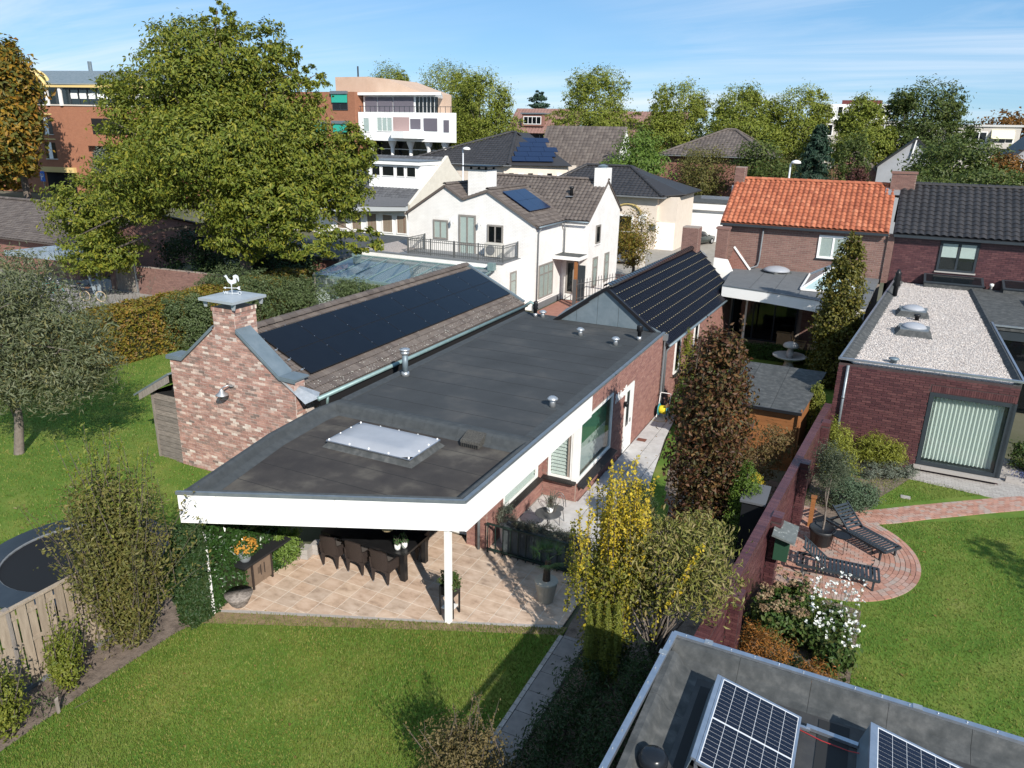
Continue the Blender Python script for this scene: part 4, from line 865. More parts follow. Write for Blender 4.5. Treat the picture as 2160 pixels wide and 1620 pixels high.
pieces('clamp', UNIT, T, alu, pa, 300)
pieces('rail_end', UNIT, [(tuple(org+us*s+Vector((0, 16.86, 0))-wn*.03), axes(Vector((0, 1, 0))*.1, us*.05, wn*.05)) for s in (.3, .85, 1.4, 1.95)], steel, pa)
# lamp on the gable
lp = thing('barn_lamp', 'galvanised barn lamp mounted on the reclaimed brick gable', 'lamp', (-17.3, 16, 3.1))
q = Vector((-17.38, 15.72, 2.93)); MB().lathe((-17.2, 15.97, 3.18), [(.085, -.0), (.085, .03)], 14).build('wall_plate', steel, lp); MB().tube([(-17.2, 15.98, 3.2), (-17.2, 15.85, 3.24), (-17.3, 15.75, 3.2), q+Vector((0, 0, .18))], .022, 8).build('arm', steel, lp, True)
MB().lathe(q, [(.20, 0), (.19, .02), (.09, .1), (.05, .18), (.03, .22)], 18).build('shade', steel, lp, True); MB().lathe(q-Vector((0, 0, .14)), [(.03, 0), (.07, .03), (.075, .1), (.06, .14)], 12).build('glass_jar', glassC, lp, True)
# boarded lean-to on the left
ln = thing('lean_to_shed', 'weathered board lean-to with sloping roof against the barn', 'shed', (-20.4, 17, 0))
MB().box(-20.95, 16.06, -.2, -19.87, 19, 2.35).build('wall', dark, ln)
for i in range(13):
    z = -.1+i*.185; MB().extr([(-20.95, 16.02, z), (-20.95, 16.05, z+.19), (-20.95, 16.07, z+.19), (-20.95, 16.06, z)], (1.08, 0, 0)).build('board', woodH, ln)
MB().box(-20.99, 16.0, -.2, -20.91, 16.07, 2.3).build('corner_post', wood, ln)
mb = MB(); slabq(mb, [(-21.65, 15.85, 2.18), (-19.87, 15.85, 3.2), (-19.87, 19.2, 3.2), (-21.65, 19.2, 2.18)], .06); mb.build('roof', zinc, ln)
MB().extr([(-21.4, 15.86, 2.02), (-19.87, 15.86, 2.88), (-19.87, 15.86, 3.12), (-21.4, 15.86, 2.26)], (0, .03, 0)).build('barge_board', wood, ln)
# ---------------------------------------------------------------- garden wall of purple brick
wx = lambda y: -1.77+(y-12.2)*.0793
gw = thing('garden_wall', 'long purple brick garden wall with soldier coping and piers', 'wall', (-1.2, 18, 0))
wd = Vector((.0793, 1, 0)).normalized(); wnn = Vector((wd.y, -wd.x, 0)); A = Vector((wx(10.3), 10.3, 0)); LW = (27.3-10.3)/wd.y
MB().extr([A-wnn*.10, A+wd*LW-wnn*.10, A+wd*LW+wnn*.10, A+wnn*.10], (0, 0, 1.80)).build('wall_core', mortD, gw)
brick_wall(gw, A+wnn*.10, wd, LW, 1.80, brickD, n=300, bl=.30, bh=.082, mo=.014)
T = []; k = int(LW/.063)
for i in range(k):
    p = A+wd*((i+.5)*LW/k)+Vector((0, 0, 1.865)); T.append((tuple(p), axes(wd*(LW/k-.009), wnn*.235, (0, 0, .13))))
pieces('coping_brick', UNIT, T, brickD, gw, 300)
for y in (13.9, 17.8, 21.5, 25.3):
    p = Vector((wx(y), y, 0))+wnn*.115; pr_ = MB().extr([p-wd*.17, p+wd*.17, p+wd*.17+wnn*.24, p-wd*.17+wnn*.24], (0, 0, 1.84)).build('pier', mortD, gw)
    brick_wall(pr_, p-wd*.17, wnn, .24, 1.84, brickD, n=60, bl=.24); brick_wall(pr_, p-wd*.17+wnn*.24, wd, .34, 1.84, brickD, n=60)
    T = [(tuple(p+wd*(-.125+i*.125)+wnn*.125+Vector((0, 0, 1.905))), axes(wd*.115, wnn*.25, (0, 0, .13))) for i in range(3)]; pieces('coping_brick', UNIT, T, brickD, pr_)
# ---------------------------------------------------------------- neighbour extension with gravel roof
gh = thing('gravel_roof_house', 'purple brick extension with flat gravel roof and big curtained window', 'house', (2.5, 36, 0))
lx = lambda y: -.48+(y-27.37)*.096
mb = MB(); mb.prism([(lx(27.37)+.02, 27.39), (2.46, 27.39), (2.46, 27.6), (lx(27.6)+.22, 27.6), (lx(46)+.22, 46), (lx(46)+.02, 46)], 0, 3.42)
mb.box(2.46, 27.39, 0, 4.86, 27.6, .22); mb.box(2.46, 27.39, 2.84, 4.86, 27.6, 3.42); mb.box(4.86, 27.39, 0, 4.93, 36.4, 3.42); mb.build('wall', mortD, gh)
brick_wall(gh, (-.47, 27.39, 0), (1, 0, 0), 5.40, 3.44, brickD, holes=[(2.92, 5.33, .2, 3.10)], n=300, bl=.30, bh=.082, mo=.015)
soldier(gh, (2.48, 27.39, 2.86), (1, 0, 0), 2.44, .23, brickD, .066)
w = window(gh, (2.46, 27.37, .24), (1, 0, 0), 2.42, 2.60, anth, glassC, 1, .13, name='corner_window', depth=.12, back=mat('room_pale', [(.34, .36, .33)], rough=.9), backoff=.45)
MB().box(4.80, 27.36, .24, 4.945, 27.60, 2.84).build('corner_post', anth, w)
MB().box(2.40, 27.2, .12, 4.98, 27.42, .22).build('sill', setts, w)
pm = MB(); n_ = 150; P_ = []                                    # pleated curtain
for i in range(n_+1): t = i/n_; P_.append((2.62+2.06*t, 27.62+.035*math.sin(t*math.pi*2*17)))
pm.add([(x, y, .40) for x, y in P_]+[(x, y, 2.68) for x, y in P_], [(i, i+1, n_+2+i, n_+1+i) for i in range(n_)]); pm.build('pleated_curtain', mat('curtain_bright', [(.80, .82, .78)], rough=.8), w, True)
MB().prism([(lx(27.37)+.1, 27.45), (4.9, 27.45), (4.9, 45.98), (lx(45.98)+.1, 45.98)], 3.30, 3.40).build('roof_deck', bitG, gh)
gb = MB().prism([(lx(27.5)+.45, 27.5), (4.72, 27.5), (4.72, 45.6), (lx(45.6)+.45, 45.6)], 3.40, 3.455).build('gravel_bed', gravelb, gh)
rng_ = np.random.default_rng(5); m_ = 42000; y_ = 27.5+18*rng_.random(m_)**1.35; x_ = rng_.uniform(-.1, 4.75, m_); k_ = (x_ > -.48+(y_-27.37)*.096+.42); x_, y_ = x_[k_], y_[k_]
ct = np.stack([x_, y_, 3.452+rng_.random(len(x_))*.02], 1); oc = np.array([(1, 0, 0), (-.5, .87, 0), (-.5, -.87, 0), (0, 0, .75)])
ang = rng_.uniform(0, 6.28, len(ct)); ca, sa = np.cos(ang), np.sin(ang); s_ = rng_.uniform(.013, .028, len(ct))
PV = np.stack([(oc[i, 0]*ca-oc[i, 1]*sa) for i in range(4)], 1), np.stack([(oc[i, 0]*sa+oc[i, 1]*ca) for i in range(4)], 1), np.stack([np.full(len(ct), oc[i, 2]) for i in range(4)], 1)
VV = np.stack(PV, 2)*s_[:, None, None]+ct[:, None, :]; b_ = np.arange(len(ct))[:, None]*4
FF = np.concatenate([b_+np.array([[0, 1, 3]]), b_+np.array([[1, 2, 3]]), b_+np.array([[2, 0, 3]])], 0)
npmesh('gravel', VV.reshape(-1, 3), FF, gravelm, gh, kind='stuff')
for i in range(22):                                            # dark parapet sheets on the left
    y0 = 27.42+i*.84; y1 = y0+.83
    MB().add([(lx(y0)+.04, y0, 3.60), (lx(y1)+.04, y1, 3.60), (lx(y1)+.16, y1, 3.60), (lx(y1)+.50, y1, 3.44), (lx(y0)+.50, y0, 3.44), (lx(y0)+.16, y0, 3.60), (lx(y0)+.04, y0, 3.3), (lx(y1)+.04, y1, 3.3)], [(5, 2, 1, 0), (4, 3, 2, 5), (0, 1, 7, 6)]).build('parapet_sheet', bitG, gh)
MB().extr([(4.70, 27.45, 3.44), (4.88, 27.45, 3.60), (4.95, 27.45, 3.60), (4.95, 27.45, 3.3), (4.7, 27.45, 3.3)], (0, 18.5, 0)).build('parapet', bitG, gh)
mb = MB().box(-.50, 27.34, 3.56, 4.98, 27.44, 3.63); mb.bar((lx(27.4)+.03, 27.4, 3.605), (lx(46)+.03, 46, 3.605), .07, .05); mb.bar((4.98, 27.4, 3.6), (4.98, 36.5, 3.6), .07, .05); mb.build('roof_trim', alu, gh)
MB().tube([(-.15, 27.3, 3.4), (-.15, 27.3, 0)], .05, 10).lathe((-.15, 27.3, 2.2), [(.06, 0), (.06, .07)], 10).build('downpipe', trim, gh, True)
MB().prism([(5.0, 36.5), (12, 36.5), (12, 45.6), (5.0, 45.6)], 3.3, 3.50).build('side_roof', bitG, gh); MB().bar((4.98, 36.47, 3.5), (12, 36.47, 3.5), .06, .07).build('roof_trim', alu, gh)
MB().box(5.0, 36.6, 0, 12, 36.75, 3.3).build('side_glazing', glassD, gh); MB().box(5, 36.55, 2.9, 12, 36.62, 3.28).build('side_fascia', anth, gh)
MB().box(4.94, 28.5, .3, 4.955, 36.2, 3.0).build('side_glazing', glassD, gh); MB().box(5.0, 37, 0, 12, 37.2, 3.2).build('side_room', dark, gh)
for x in (7.4, 9.8): MB().bar((x, 36.58, 0), (x, 36.58, 3.2), .1).build('mullion', anth, gh)
MB().extr([(6.9, 41.0, 3.5), (9.5, 41.0, 3.5), (9.2, 41.3, 3.85), (7.2, 41.3, 3.85)], (0, 1.6, 0)).build('side_rooflight', anth, gh)
def domeL(loc, label, s=.50):
    x, y, z = loc; t = thing('roof_dome', label, 'skylight', loc); V = [(x+a*(s+.18), y+b*(s+.18), z) for a, b in ((-1, -1), (1, -1), (1, 1), (-1, 1))]+[(x+a*s, y+b*s, z+.24) for a, b in ((-1, -1), (1, -1), (1, 1), (-1, 1))]
    MB().add(V, [(0, 1, 5, 4), (1, 2, 6, 5), (2, 3, 7, 6), (3, 0, 4, 7)]).build('kerb', bitG, t)
    MB().box(x-s, y-s, z+.22, x+s, y+s, z+.28).build('frame', trim, t); MB().lathe((x, y, z+.28), [(s*.95, 0), (s*.88, .06), (s*.7, .12), (s*.4, .165), (.02, .18)], 16).build('dome', dome, t, True)
    for a in (-1, 1): MB().box(x+a*s-.06, y-.06, z+.2, x+a*s+.06, y+.06, z+.36).build('hinge', trim, t)
domeL((2.0, 37.0, 3.45), 'clear dome rooflight on the gravel, the farther of two'); domeL((1.95, 33.2, 3.45), 'clear dome rooflight on the gravel, the nearer of two')
for (x0, x1), lab in (((2.7, 5.4), 'long dark rooflight against the brick wall above the gravel'), ((6.3, 9.2), 'long dark rooflight at the right picture edge on the gravel roof')):
    t = thing('strip_rooflight', lab, 'skylight', ((x0+x1)/2, 45.4, 3.45)); MB().extr([(x0, 44.85, 3.45), (x0, 45.9, 3.45), (x0, 45.9, 3.95), (x0, 44.85, 3.68)], (x1-x0, 0, 0)).build('kerb', bitG, t)
    mb = MB(); slabq(mb, [(x0-.04, 44.8, 3.74), (x1+.04, 44.8, 3.74), (x1+.04, 45.92, 4.03), (x0-.04, 45.92, 4.03)], .06); mb.build('frame', anth, t)
    mb = MB(); slabq(mb, [(x0+.08, 44.93, 3.785), (x1-.08, 44.93, 3.785), (x1-.08, 45.8, 4.01), (x0+.08, 45.8, 4.01)], .02); mb.build('glazing', glassD, t)
t = thing('flue_cowl', 'tall black stepped flue cowl at the left edge of the gravel roof', 'vent', (1.3, 41.2, 3.45)); MB().lathe((1.3, 41.2, 3.45), [(.11, 0), (.11, .5), (.19, .55), (.13, .75), (.19, .85), (.12, 1.05), (.15, 1.12), (.05, 1.35)], 12).build('cowl', black, t, True); MB().lathe((1.3, 41.2, 3.44), [(.2, 0), (.2, .03)], 12).build('base', trim, t)
t = thing('vent_stub', 'short zinc vent stub by the front edge of the gravel', 'vent', (1.24, 28.2, 3.45)); MB().lathe((1.24, 28.2, 3.45), [(.11, 0), (.11, .12), (.17, .14), (.16, .19), (.02, .21)], 14).build('cap', zinc, t, True)
t = thing('vent_stub', 'small dark vent stub in front of the farther dome', 'vent', (2.15, 35.9, 3.45)); MB().lathe((2.15, 35.9, 3.45), [(.09, 0), (.09, .18), (.14, .2), (.13, .27), (.02, .29)], 12).build('cap', black, t, True)
t = thing('vent_stub', 'small white pipe between the two long rooflights', 'vent', (5.85, 45.7, 3.45)); MB().lathe((5.85, 45.7, 3.45), [(.06, 0), (.06, .2), (.10, .22), (.10, .34), (.02, .36)], 12).build('cap', whitep, t, True)
# ---------------------------------------------------------------- terraced houses behind
def terrace(name, label, x0, x1, bm_, mo_, tm, tw, tl, amp, n, ridge_z=8.3):
    t = thing(name, label, 'house', ((x0+x1)/2, 49, -.3))
    MB().extr([(x0, 46.01, -.3), (x0, 53, -.3), (x0, 53, 6.0), (x0, 49.5, ridge_z-.15), (x0, 46.01, 5.95)], (x1-x0, 0, 0)).build('wall', mo_, t)
    up = Vector((0, 49.5-45.72, ridge_z-6.02)); mb = MB(); slabq(mb, [(x0-.08, 45.72, 6.02), (x1, 45.72, 6.02), (x1, 49.5, ridge_z), (x0-.08, 49.5, ridge_z)], .1); slabq(mb, [(x0-.08, 53.3, 6.02), (x0-.08, 49.5, ridge_z), (x1, 49.5, ridge_z), (x1, 53.3, 6.02)], .1); mb.build('roof', tm, t)
    tile_roof(t, (x0-.08, 45.70, 6.02), (1, 0, 0), up, x1-x0+.08, up.length, tw, tl, tm, amp=amp, n=n, lift=.035)
    ridge_tiles(t, (x0-.08, 49.5, ridge_z+.06), (x1, 49.5, ridge_z+.06), .15, .38, tm)
    MB().box(x0-.08, 45.60, 5.86, x1-.01, 45.74, 5.99).build('gutter', anth, t)
    return t
rh = terrace('red_roof_house', 'brick terraced house with orange-red pantile roof', -8.28, .62, brickT, mortM, tileR, .29, .335, .078, 300)
brick_wall(rh, (-8.28, 46.01, 3.2), (1, 0, 0), 8.9, 2.72, brickT, holes=[(5.42, 7.0, 1.15, 2.45)], n=300, bl=.33, bh=.108, mo=.022)
w = window(rh, (-2.86, 45.99, 4.36), (1, 0, 0), 1.58, 1.28, whitep, glassC, 2, .12, back=curtain, backoff=.08, sill=anth)
MB().tube([(-5.9, 45.85, 5.9), (-5.95, 45.9, 3.9), (-6.0, 45.8, 3.62), (-6.3, 45.2, 3.56)], .05, 8).build('downpipe', pipeg, rh, True)
c = MB().box(-8.42, 49.1, 7.5, -7.82, 49.8, 9.05).build('chimney', mortM, rh); brick_wall(c, (-8.42, 49.1, 7.7), (1, 0, 0), .6, 1.36, brickT, n=60); brick_wall(c, (-7.82, 49.1, 7.7), (0, 1, 0), .7, 1.36, brickT, n=60)
MB().box(-8.5, 48.95, 7.55, -7.75, 49.12, 7.95).build('lead_flashing', steel, c)
dh = terrace('dark_roof_house', 'purple brick terraced house with dark grey pantile roof', .95, 12, brickD, mortD, tileK, .36, .37, .085, 300, 8.4)
brick_wall(dh, (.95, 46.01, 3.45), (1, 0, 0), 8.0, 2.5, brickD, holes=[(2.22, 4.05, .72, 2.36)], n=300, bl=.33, bh=.10, mo=.016)
w = window(dh, (3.18, 45.99, 4.2), (1, 0, 0), 1.80, 1.58, anth, glassC, 2, .11, back=dark, backoff=.4, sill=setts)
for x in (3.3, 4.16): MB().box(x, 45.9625, 4.95, x+.70, 45.9645, 5.66).build('roller_blind', blind, w)
c = MB().box(.30, 49.0, 7.7, 1.55, 49.8, 9.0).build('chimney', mortM, dh); brick_wall(c, (.30, 49.0, 7.9), (1, 0, 0), 1.25, 1.1, brickT, n=100); brick_wall(c, (1.55, 49.0, 7.9), (0, 1, 0), .8, 1.1, brickT, n=60)
MB().box(.24, 48.94, 9.0, 1.61, 49.86, 9.12).build('chimney_coping', brickT, c); mb = MB(); slabq(mb, [(.1, 48.6, 7.86), (1.8, 48.6, 7.86), (1.8, 49.1, 8.2), (.1, 49.1, 8.2)], .03); mb.build('lead_flashing', steel, c)
pp = MB().box(.62, 45.9, 3.3, .95, 46.3, 5.95).build('party_pier', mortM, rh); brick_wall(pp, (.62, 45.9, 3.3), (1, 0, 0), .33, 2.64, brickT, n=60, bl=.165)
# ---------------------------------------------------------------- rear extension of the red-roofed house
ex = thing('veranda_extension', 'flat grey roofed veranda with angled white fascia behind the red-roofed house', 'extension', (-4, 42, -.3))
EP = [(-6.75, 39.35), (-4.41, 38.81), (-2.12, 37.99), (-1.35, 37.5), (.1, 37.2), (.55, 45.98), (-7.3, 45.98)]
MB().prism(EP, 3.30, 3.48).build('roof', mat('slate_felt', [(.115, .12, .125), (.15, .155, .16)], rough=.9, scale=3, bump=.3, bscale=100), ex)
for i, (a, b) in enumerate(((0, 1), (1, 2), (2, 3), (3, 4))):
    p, q = Vector((*EP[a], 2.92)), Vector((*EP[b], 2.92)); d = (q-p).normalized(); n = Vector((d.y, -d.x, 0)); MB().extr([p+d*.003, q-d*.003, q-d*.003+n*.04, p+d*.003+n*.04], (0, 0, .56)).build('fascia', [white, whitep, white, whitep][i], ex)
    MB().bar(p+Vector((0, 0, .57))+n*.03, q+Vector((0, 0, .57))+n*.03, .08, .05).build('roof_trim', trim, ex)
mb = MB()
for x in (-5.4, -4.2, -3.0): mb.extr([(x, 39.3, 3.482), (x+.015, 39.3, 3.482), (x+.015, 45.8, 3.482), (x, 45.8, 3.482)], (0, 0, .004))
mb.build('roof_seams', seam, ex)
MB().prism([(-6.9, 43.6), (-.2, 43.6), (-.2, 43.8), (-6.9, 43.8)], -.3, 3.3).build('back_wall', mortM, ex)
brick_wall(ex, (-3.0, 43.6, -.3), (1, 0, 0), 2.7, 3.2, brickT, n=150, holes=[(.75, 2.2, .3, 3.0)])
window(ex, (-2.25, 43.58, 0), (1, 0, 0), 1.45, 2.6, whitep, glassD, 2, .1); window(ex, (-6.8, 43.58, -.25), (1, 0, 0), 3.6, 2.9, anth, glassD, 3, .09, back=dark, backoff=.0)
for x, y in ((-5.65, 41.0), (-.3, 38.0)): MB().bar((x, y, -.3), (x, y, 3.3), .09).build('post', whitep, ex)
t = thing('roof_dome', 'low frosted dome rooflight on the grey veranda roof below the downpipe', 'skylight', (-4.8, 45.0, 3.48)); MB().lathe((-4.8, 45.0, 3.48), [(.85, 0), (.8, .12)], 4).build('kerb', bitG, t); MB().lathe((-4.8, 45.0, 3.58), [(.76, 0), (.7, .1), (.5, .2), (.2, .26), (.02, .27)], 16).build('dome', dome, t, True)
t = thing('glass_lantern', 'white framed glass pyramid lantern on the grey veranda roof', 'skylight', (-1.7, 42.5, 3.48))
bs = [(-3.0, 40.1), (-.35, 40.1), (-.35, 45.2), (-3.0, 45.2)]; a, b = Vector((-1.68, 42.0, 4.5)), Vector((-1.68, 43.3, 4.5)); B = [Vector((x, y, 3.55)) for x, y in bs]
MB().prism(bs, 3.48, 3.56).build('kerb', anth, t)
for q in ((B[0], B[1], a), (B[1], B[2], b, a), (B[2], B[3], b), (B[3], B[0], a, b)): MB().add(q, [tuple(range(len(q)))]).build('glazing', mat('lantern_glass', [(.36, .47, .47)], rough=.08, spec=.8), t)
for p, q in ((B[0], a), (B[1], a), (B[2], b), (B[3], b), (a, b), (B[0], B[1]), (B[0], B[3])): MB().bar(p, q, .09).build('glazing_bar', whitep, t)
MB().extr([(-8.3, 44.6, 3.0), (-7.65, 44.6, 3.0), (-7.65, 44.6, 5.75), (-8.3, 44.6, 5.75)], (0, .6, 0)).build('chimney', mortM, ex); brick_wall(ex, (-8.3, 44.6, 3.6), (1, 0, 0), .65, 2.15, brickT, n=60); brick_wall(ex, (-7.65, 44.6, 3.6), (0, 1, 0), .6, 2.15, brickT, n=60)
MB().box(-8.36, 44.55, 5.72, -7.6, 45.25, 5.84).build('chimney_coping', brickT, ex)
MB().extr([(-7.64, 45.0, 3.45), (-6.3, 45.0, 3.45), (-6.9, 45.0, 4.35), (-7.3, 45.0, 4.7)], (0, .3, 0)).build('slope_gable', brickF, ex); mb = MB().bar((-7.3, 44.97, 4.75), (-6.25, 44.97, 3.5), .06, .1); mb.build('gable_coping', whitep, ex)
MB().extr([(-8.2, 44.0, 2.8), (-6.7, 44.0, 2.8), (-7.45, 44.0, 4.1), (-8.2, 44.0, 4.15)], (0, .2, 0)).build('white_gable', whitep, ex)
# ---------------------------------------------------------------- near flat roof at the lower right
nr_ = thing('near_flat_roof', 'flat roof with grey bitumen parapet and aluminium trim at the lower right', 'building', (1, 8, 0))
MB().box(-1.83, 2, 0, 6, 10.1, 3.0).build('wall', mortD, nr_)
MB().box(-1.6, 2, 2.95, 6, 9.95, 3.02).build('roof_deck', mat('wet_deck', [(.030, .030, .031), (.05, .049, .048), (.09, .085, .08)], rough=.45, scale=1.2, bump=.2, bscale=120), nr_)
sec = [(0, 2.8), (0, 3.29), (.10, 3.30), (.16, 3.27), (.26, 3.12), (.38, 3.05), (.5, 3.022), (.5, 2.8)]
for i in range(8):
    x0 = -1.86+i*1.02; MB().extr([(x0, 10.15-s, z) for s, z in sec], (1.015, 0, 0)).build('parapet_sheet', bitG, nr_)
for i in range(8):
    y0 = 9.75-(i+1)*1.02; MB().extr([(-1.88+s, y0, z) for s, z in sec], (0, 1.015, 0)).build('parapet_sheet', bitG, nr_)
mb = MB().bar((-1.9, 10.16, 3.30), (6, 10.0, 3.30), .09, .07); mb.bar((-1.88, 10.16, 3.305), (-2.2, 3, 3.305), .09, .07); mb.build('roof_trim', alu, nr_)
for p in ((-1.35, 10.16, 3.335), (1.55, 10.09, 3.335), (-1.92, 9.6, 3.335), (3.6, 10.05, 3.335)): MB().box(p[0]-.06, p[1]-.05, p[2], p[0]+.06, p[1]+.05, p[2]+.012).build('trim_joint', steel, nr_)
T = [((-1.7+i*.35, 10.155-i*.0071, 3.34), axes((.022, 0, 0), (0, .022, 0), (0, 0, .012))) for i in range(20)]+[((-1.90-i*.0156, 9.9-i*.35, 3.345), axes((.022, 0, 0), (0, .022, 0), (0, 0, .012))) for i in range(16)]
pieces('trim_screw', MB().lathe((0, 0, 0), [(.5, 0), (.4, 1)], 8), T, steel, nr_)
MB().box(-1.3, 2, 3.021, -.95, 9.5, 3.03).build('membrane_sheet', seam, nr_); MB().box(.35, 2, 3.021, .75, 9.6, 3.03).build('membrane_sheet', seam, nr_)
def nearpv(x0, label):
    t = thing('solar_array', label, 'solar panel', (x0, 8.4, 3.02)); a = Vector((x0, 9.38, 3.40)); dx = Vector((1.12, 0, -.26)); dy = Vector((0, -1.72, 0)); n = dx.cross(dy).normalized()
    if n.z < 0: n = -n
    def pl(s0, s1, r0, r1, o0, o1, name, m):
        p = a+dx*s0+dy*r0+n*o0; MB().extr([p, p+dx*(s1-s0), p+dx*(s1-s0)+dy*(r1-r0), p+dy*(r1-r0)], n*(o1-o0)).build(name, m, t)
    pl(.02, .98, .014, .986, -.03, 0, 'backsheet', pvW)
    for s0, s1, r0, r1 in ((0, .026, 0, 1), (.974, 1, 0, 1), (.026, .974, 0, .018), (.026, .974, .982, 1)): pl(s0, s1, r0, r1, -.036, .006, 'frame', alu)
    T = []; u = dx.normalized(); v = dy.normalized(); cw = (.93/6)*dx.length; 
    for c in range(6):
        for r in range(20):
            s = .035+(c+.5)*.93/6; q = .028+(r+.5)*.93/20+(.014 if r >= 10 else 0); T.append((tuple(a+dx*s+dy*q+n*.002), axes(u*(cw-.008), v*(.93/20*1.72-.007), n*.004)))
    pieces('solar_cell', UNIT, T, cellm, t, 300)
    pl(-.06, -.005, .01, .99, -.02, .02, 'top_rail', alu); p = a+dx*-.05
    MB().extr([p, p+dy, p+dy+Vector((-.12, 0, -.44)), p+Vector((-.12, 0, -.44))], (.01, 0, .0)).build('wind_plate', zinc, t)
    for r in (.05, .95): q = a+dx*.5+dy*r; MB().bar((x0-.1, q.y, 3.05), (x0+1.25, q.y, 3.05), .05, .04).build('base_rail', alu, t)
    for r in (.04, .96): MB().bar(a+dy*r-n*.03, Vector((x0+.02, (a+dy*r).y, 3.05)), .04).build('strut', alu, t)
nearpv(-1.0, 'tilted solar panel with white grid lines on the near roof, left one'); nearpv(1.02, 'tilted solar panel on the near roof at the bottom right, partly cut off')
MB().bar((.2, 9.33, 3.06), (.86, 9.28, 3.06), .07, .05).build('tie_rail', alu, nr_)
MB().tube([(.1, 9.25, 3.04), (.4, 9.16, 3.05), (.75, 9.12, 3.06), (.9, 9.1, 3.1)], .007, 5).build('red_cable', mat('red_cable', [(.35, .03, .03)], rough=.5), nr_)
t = thing('roof_vent', 'black domed vent pipe on the near roof beside the solar panel', 'vent', (-1.5, 7.55, 3.02)); MB().lathe((-1.5, 7.55, 3.02), [(.15, 0), (.13, .04), (.115, .26)], 18).build('pipe', mat('vent_grey', [(.08, .08, .085)], rough=.4), t, True); MB().lathe((-1.5, 7.55, 3.24), [(.12, 0), (.185, .02), (.19, .09), (.15, .15), (.135, .165), (.02, .17)], 20).build('cap', mat('black_gloss', [(.012, .014, .018)], rough=.25), t, True)
# ---------------------------------------------------------------- white brick house
wh = thing('white_house', 'white painted brick house with twin front gables and brown tile roofs', 'house', (-24, 48, -.3))
YF = 43.83
prof = [(-29.0, 5.45), (-26.02, 7.34), (-24.65, 6.54), (-22.84, 7.16), (-19.42, 5.22)]
MB().extr([(-29.0, YF, -.3), (-19.42, YF, -.3)]+[(x, YF, z) for x, z in reversed(prof)], (0, 4.9, 0)).build('front_wall', brickW, wh)
MB().extr([(-17.5, 48.35, -.3), (-17.5, 54.9, -.3), (-17.5, 54.9, 5.5), (-17.5, 51.75, 7.55), (-17.5, 48.35, 5.32)], (-10.2, 0, 0)).build('main_wall', brickW, wh)
MB().box(-27.7, 48.7, -.3, -29, 54.9, 5.3).build('rear_wall', brickW, wh)
def slope_tiles(par, p0, p1, q1, q0, tw, tl, mt, amp=.05, n=120, inside=None, th=.1, **kw):
    """p0,p1 eave (left to right seen from outside), q1,q0 top"""
    p0, p1, q0, q1 = map(Vector, (p0, p1, q0, q1)); mb = MB(); slabq(mb, [p0, p1, q1, q0], th); mb.build('roof', mt, par)
    u = (p1-p0); v = (q0-p0); v = v-u.normalized()*v.dot(u.normalized()); tile_roof(par, p0, u, v, u.length, v.length, tw, tl, mt, amp=amp, n=n, inside=inside, **kw)
y0, y1 = YF-.12, 49.6
slope_tiles(wh, (-19.2, y0, 5.16), (-19.2, y1, 5.16), (-22.84, y1, 7.22), (-22.84, y0, 7.22), .30, .34, tileB, n=150)
slope_tiles(wh, (-24.65, y1, 6.60), (-24.65, y0, 6.60), (-22.84, y0, 7.22), (-22.84, y1, 7.22), .30, .34, tileB, n=40)
slope_tiles(wh, (-24.65, y0, 6.60), (-24.65, y1, 6.60), (-26.02, y1, 7.40), (-26.02, y0, 7.40), .30, .34, tileB, n=60)
slope_tiles(wh, (-29.25, y1, 5.36), (-29.25, y0, 5.36), (-26.02, y0, 7.40), (-26.02, y1, 7.40), .45, .4, tileB, n=0)
slope_tiles(wh, (-28, 48.1, 5.22), (-17.42, 48.1, 5.22), (-17.42, 51.75, 7.68), (-28, 51.75, 7.68), .30, .34, tileB, n=300)
slope_tiles(wh, (-17.42, 55.2, 5.4), (-28, 55.2, 5.4), (-28, 51.75, 7.68), (-17.42, 51.75, 7.68), .45, .4, tileB, n=0)
ridge_tiles(wh, (-22.84, y0, 7.28), (-22.84, 50.5, 7.28), .15, .36, tileB, n=60); ridge_tiles(wh, (-26.02, y0, 7.46), (-26.02, 50, 7.46), .15, .36, tileB, n=60); ridge_tiles(wh, (-28, 51.75, 7.74), (-17.42, 51.75, 7.74), .15, .36, tileB, n=60)
mb = MB()
for (xa, za), (xb, zb) in zip(prof[:-1], prof[1:]): mb.bar((xa, YF-.13, za+.03), (xb, YF-.13, zb+.03), .05, .14)
mb.build('verge_tiles', tileB, wh)
mb = MB().tube([(-19.12, y0, 5.12), (-19.12, 48.0, 5.12)], .06, 8); mb.tube([(-19.1, 47.98, 5.14), (-17.4, 47.98, 5.14)], .06, 8); mb.build('gutter', zinc, wh, True)
MB().tube([(-19.15, 44.1, 5.05), (-19.34, 44.1, 4.7), (-19.34, 44.1, -.3)], .05, 8).build('downpipe', pipeg, wh, True); MB().tube([(-19.2, 48.0, 5.05), (-19.2, 48.25, 4.6), (-19.2, 48.25, 2.8)], .05, 8).build('downpipe', pipeg, wh, True)
MB().box(-24.75, 44.6, 6.2, -23.35, 46.0, 8.42).build('chimney', brickW, wh); MB().box(-25.05, 44.3, 8.60, -23.05, 46.3, 8.68).build('chimney_cap', black, wh)
for x in (-24.6, -23.5):
    for y in (44.75, 45.85): MB().bar((x, y, 8.4), (x, y, 8.62), .12).build('cap_leg', black, wh)
MB().box(-18.3, 51.1, 7.2, -17.48, 52.4, 8.55).build('chimney', brickW, wh); MB().lathe((-17.9, 51.7, 8.55), [(.3, 0), (.3, .1), (.38, .12), (.1, .24)], 12).build('chimney_pot', zinc, wh)
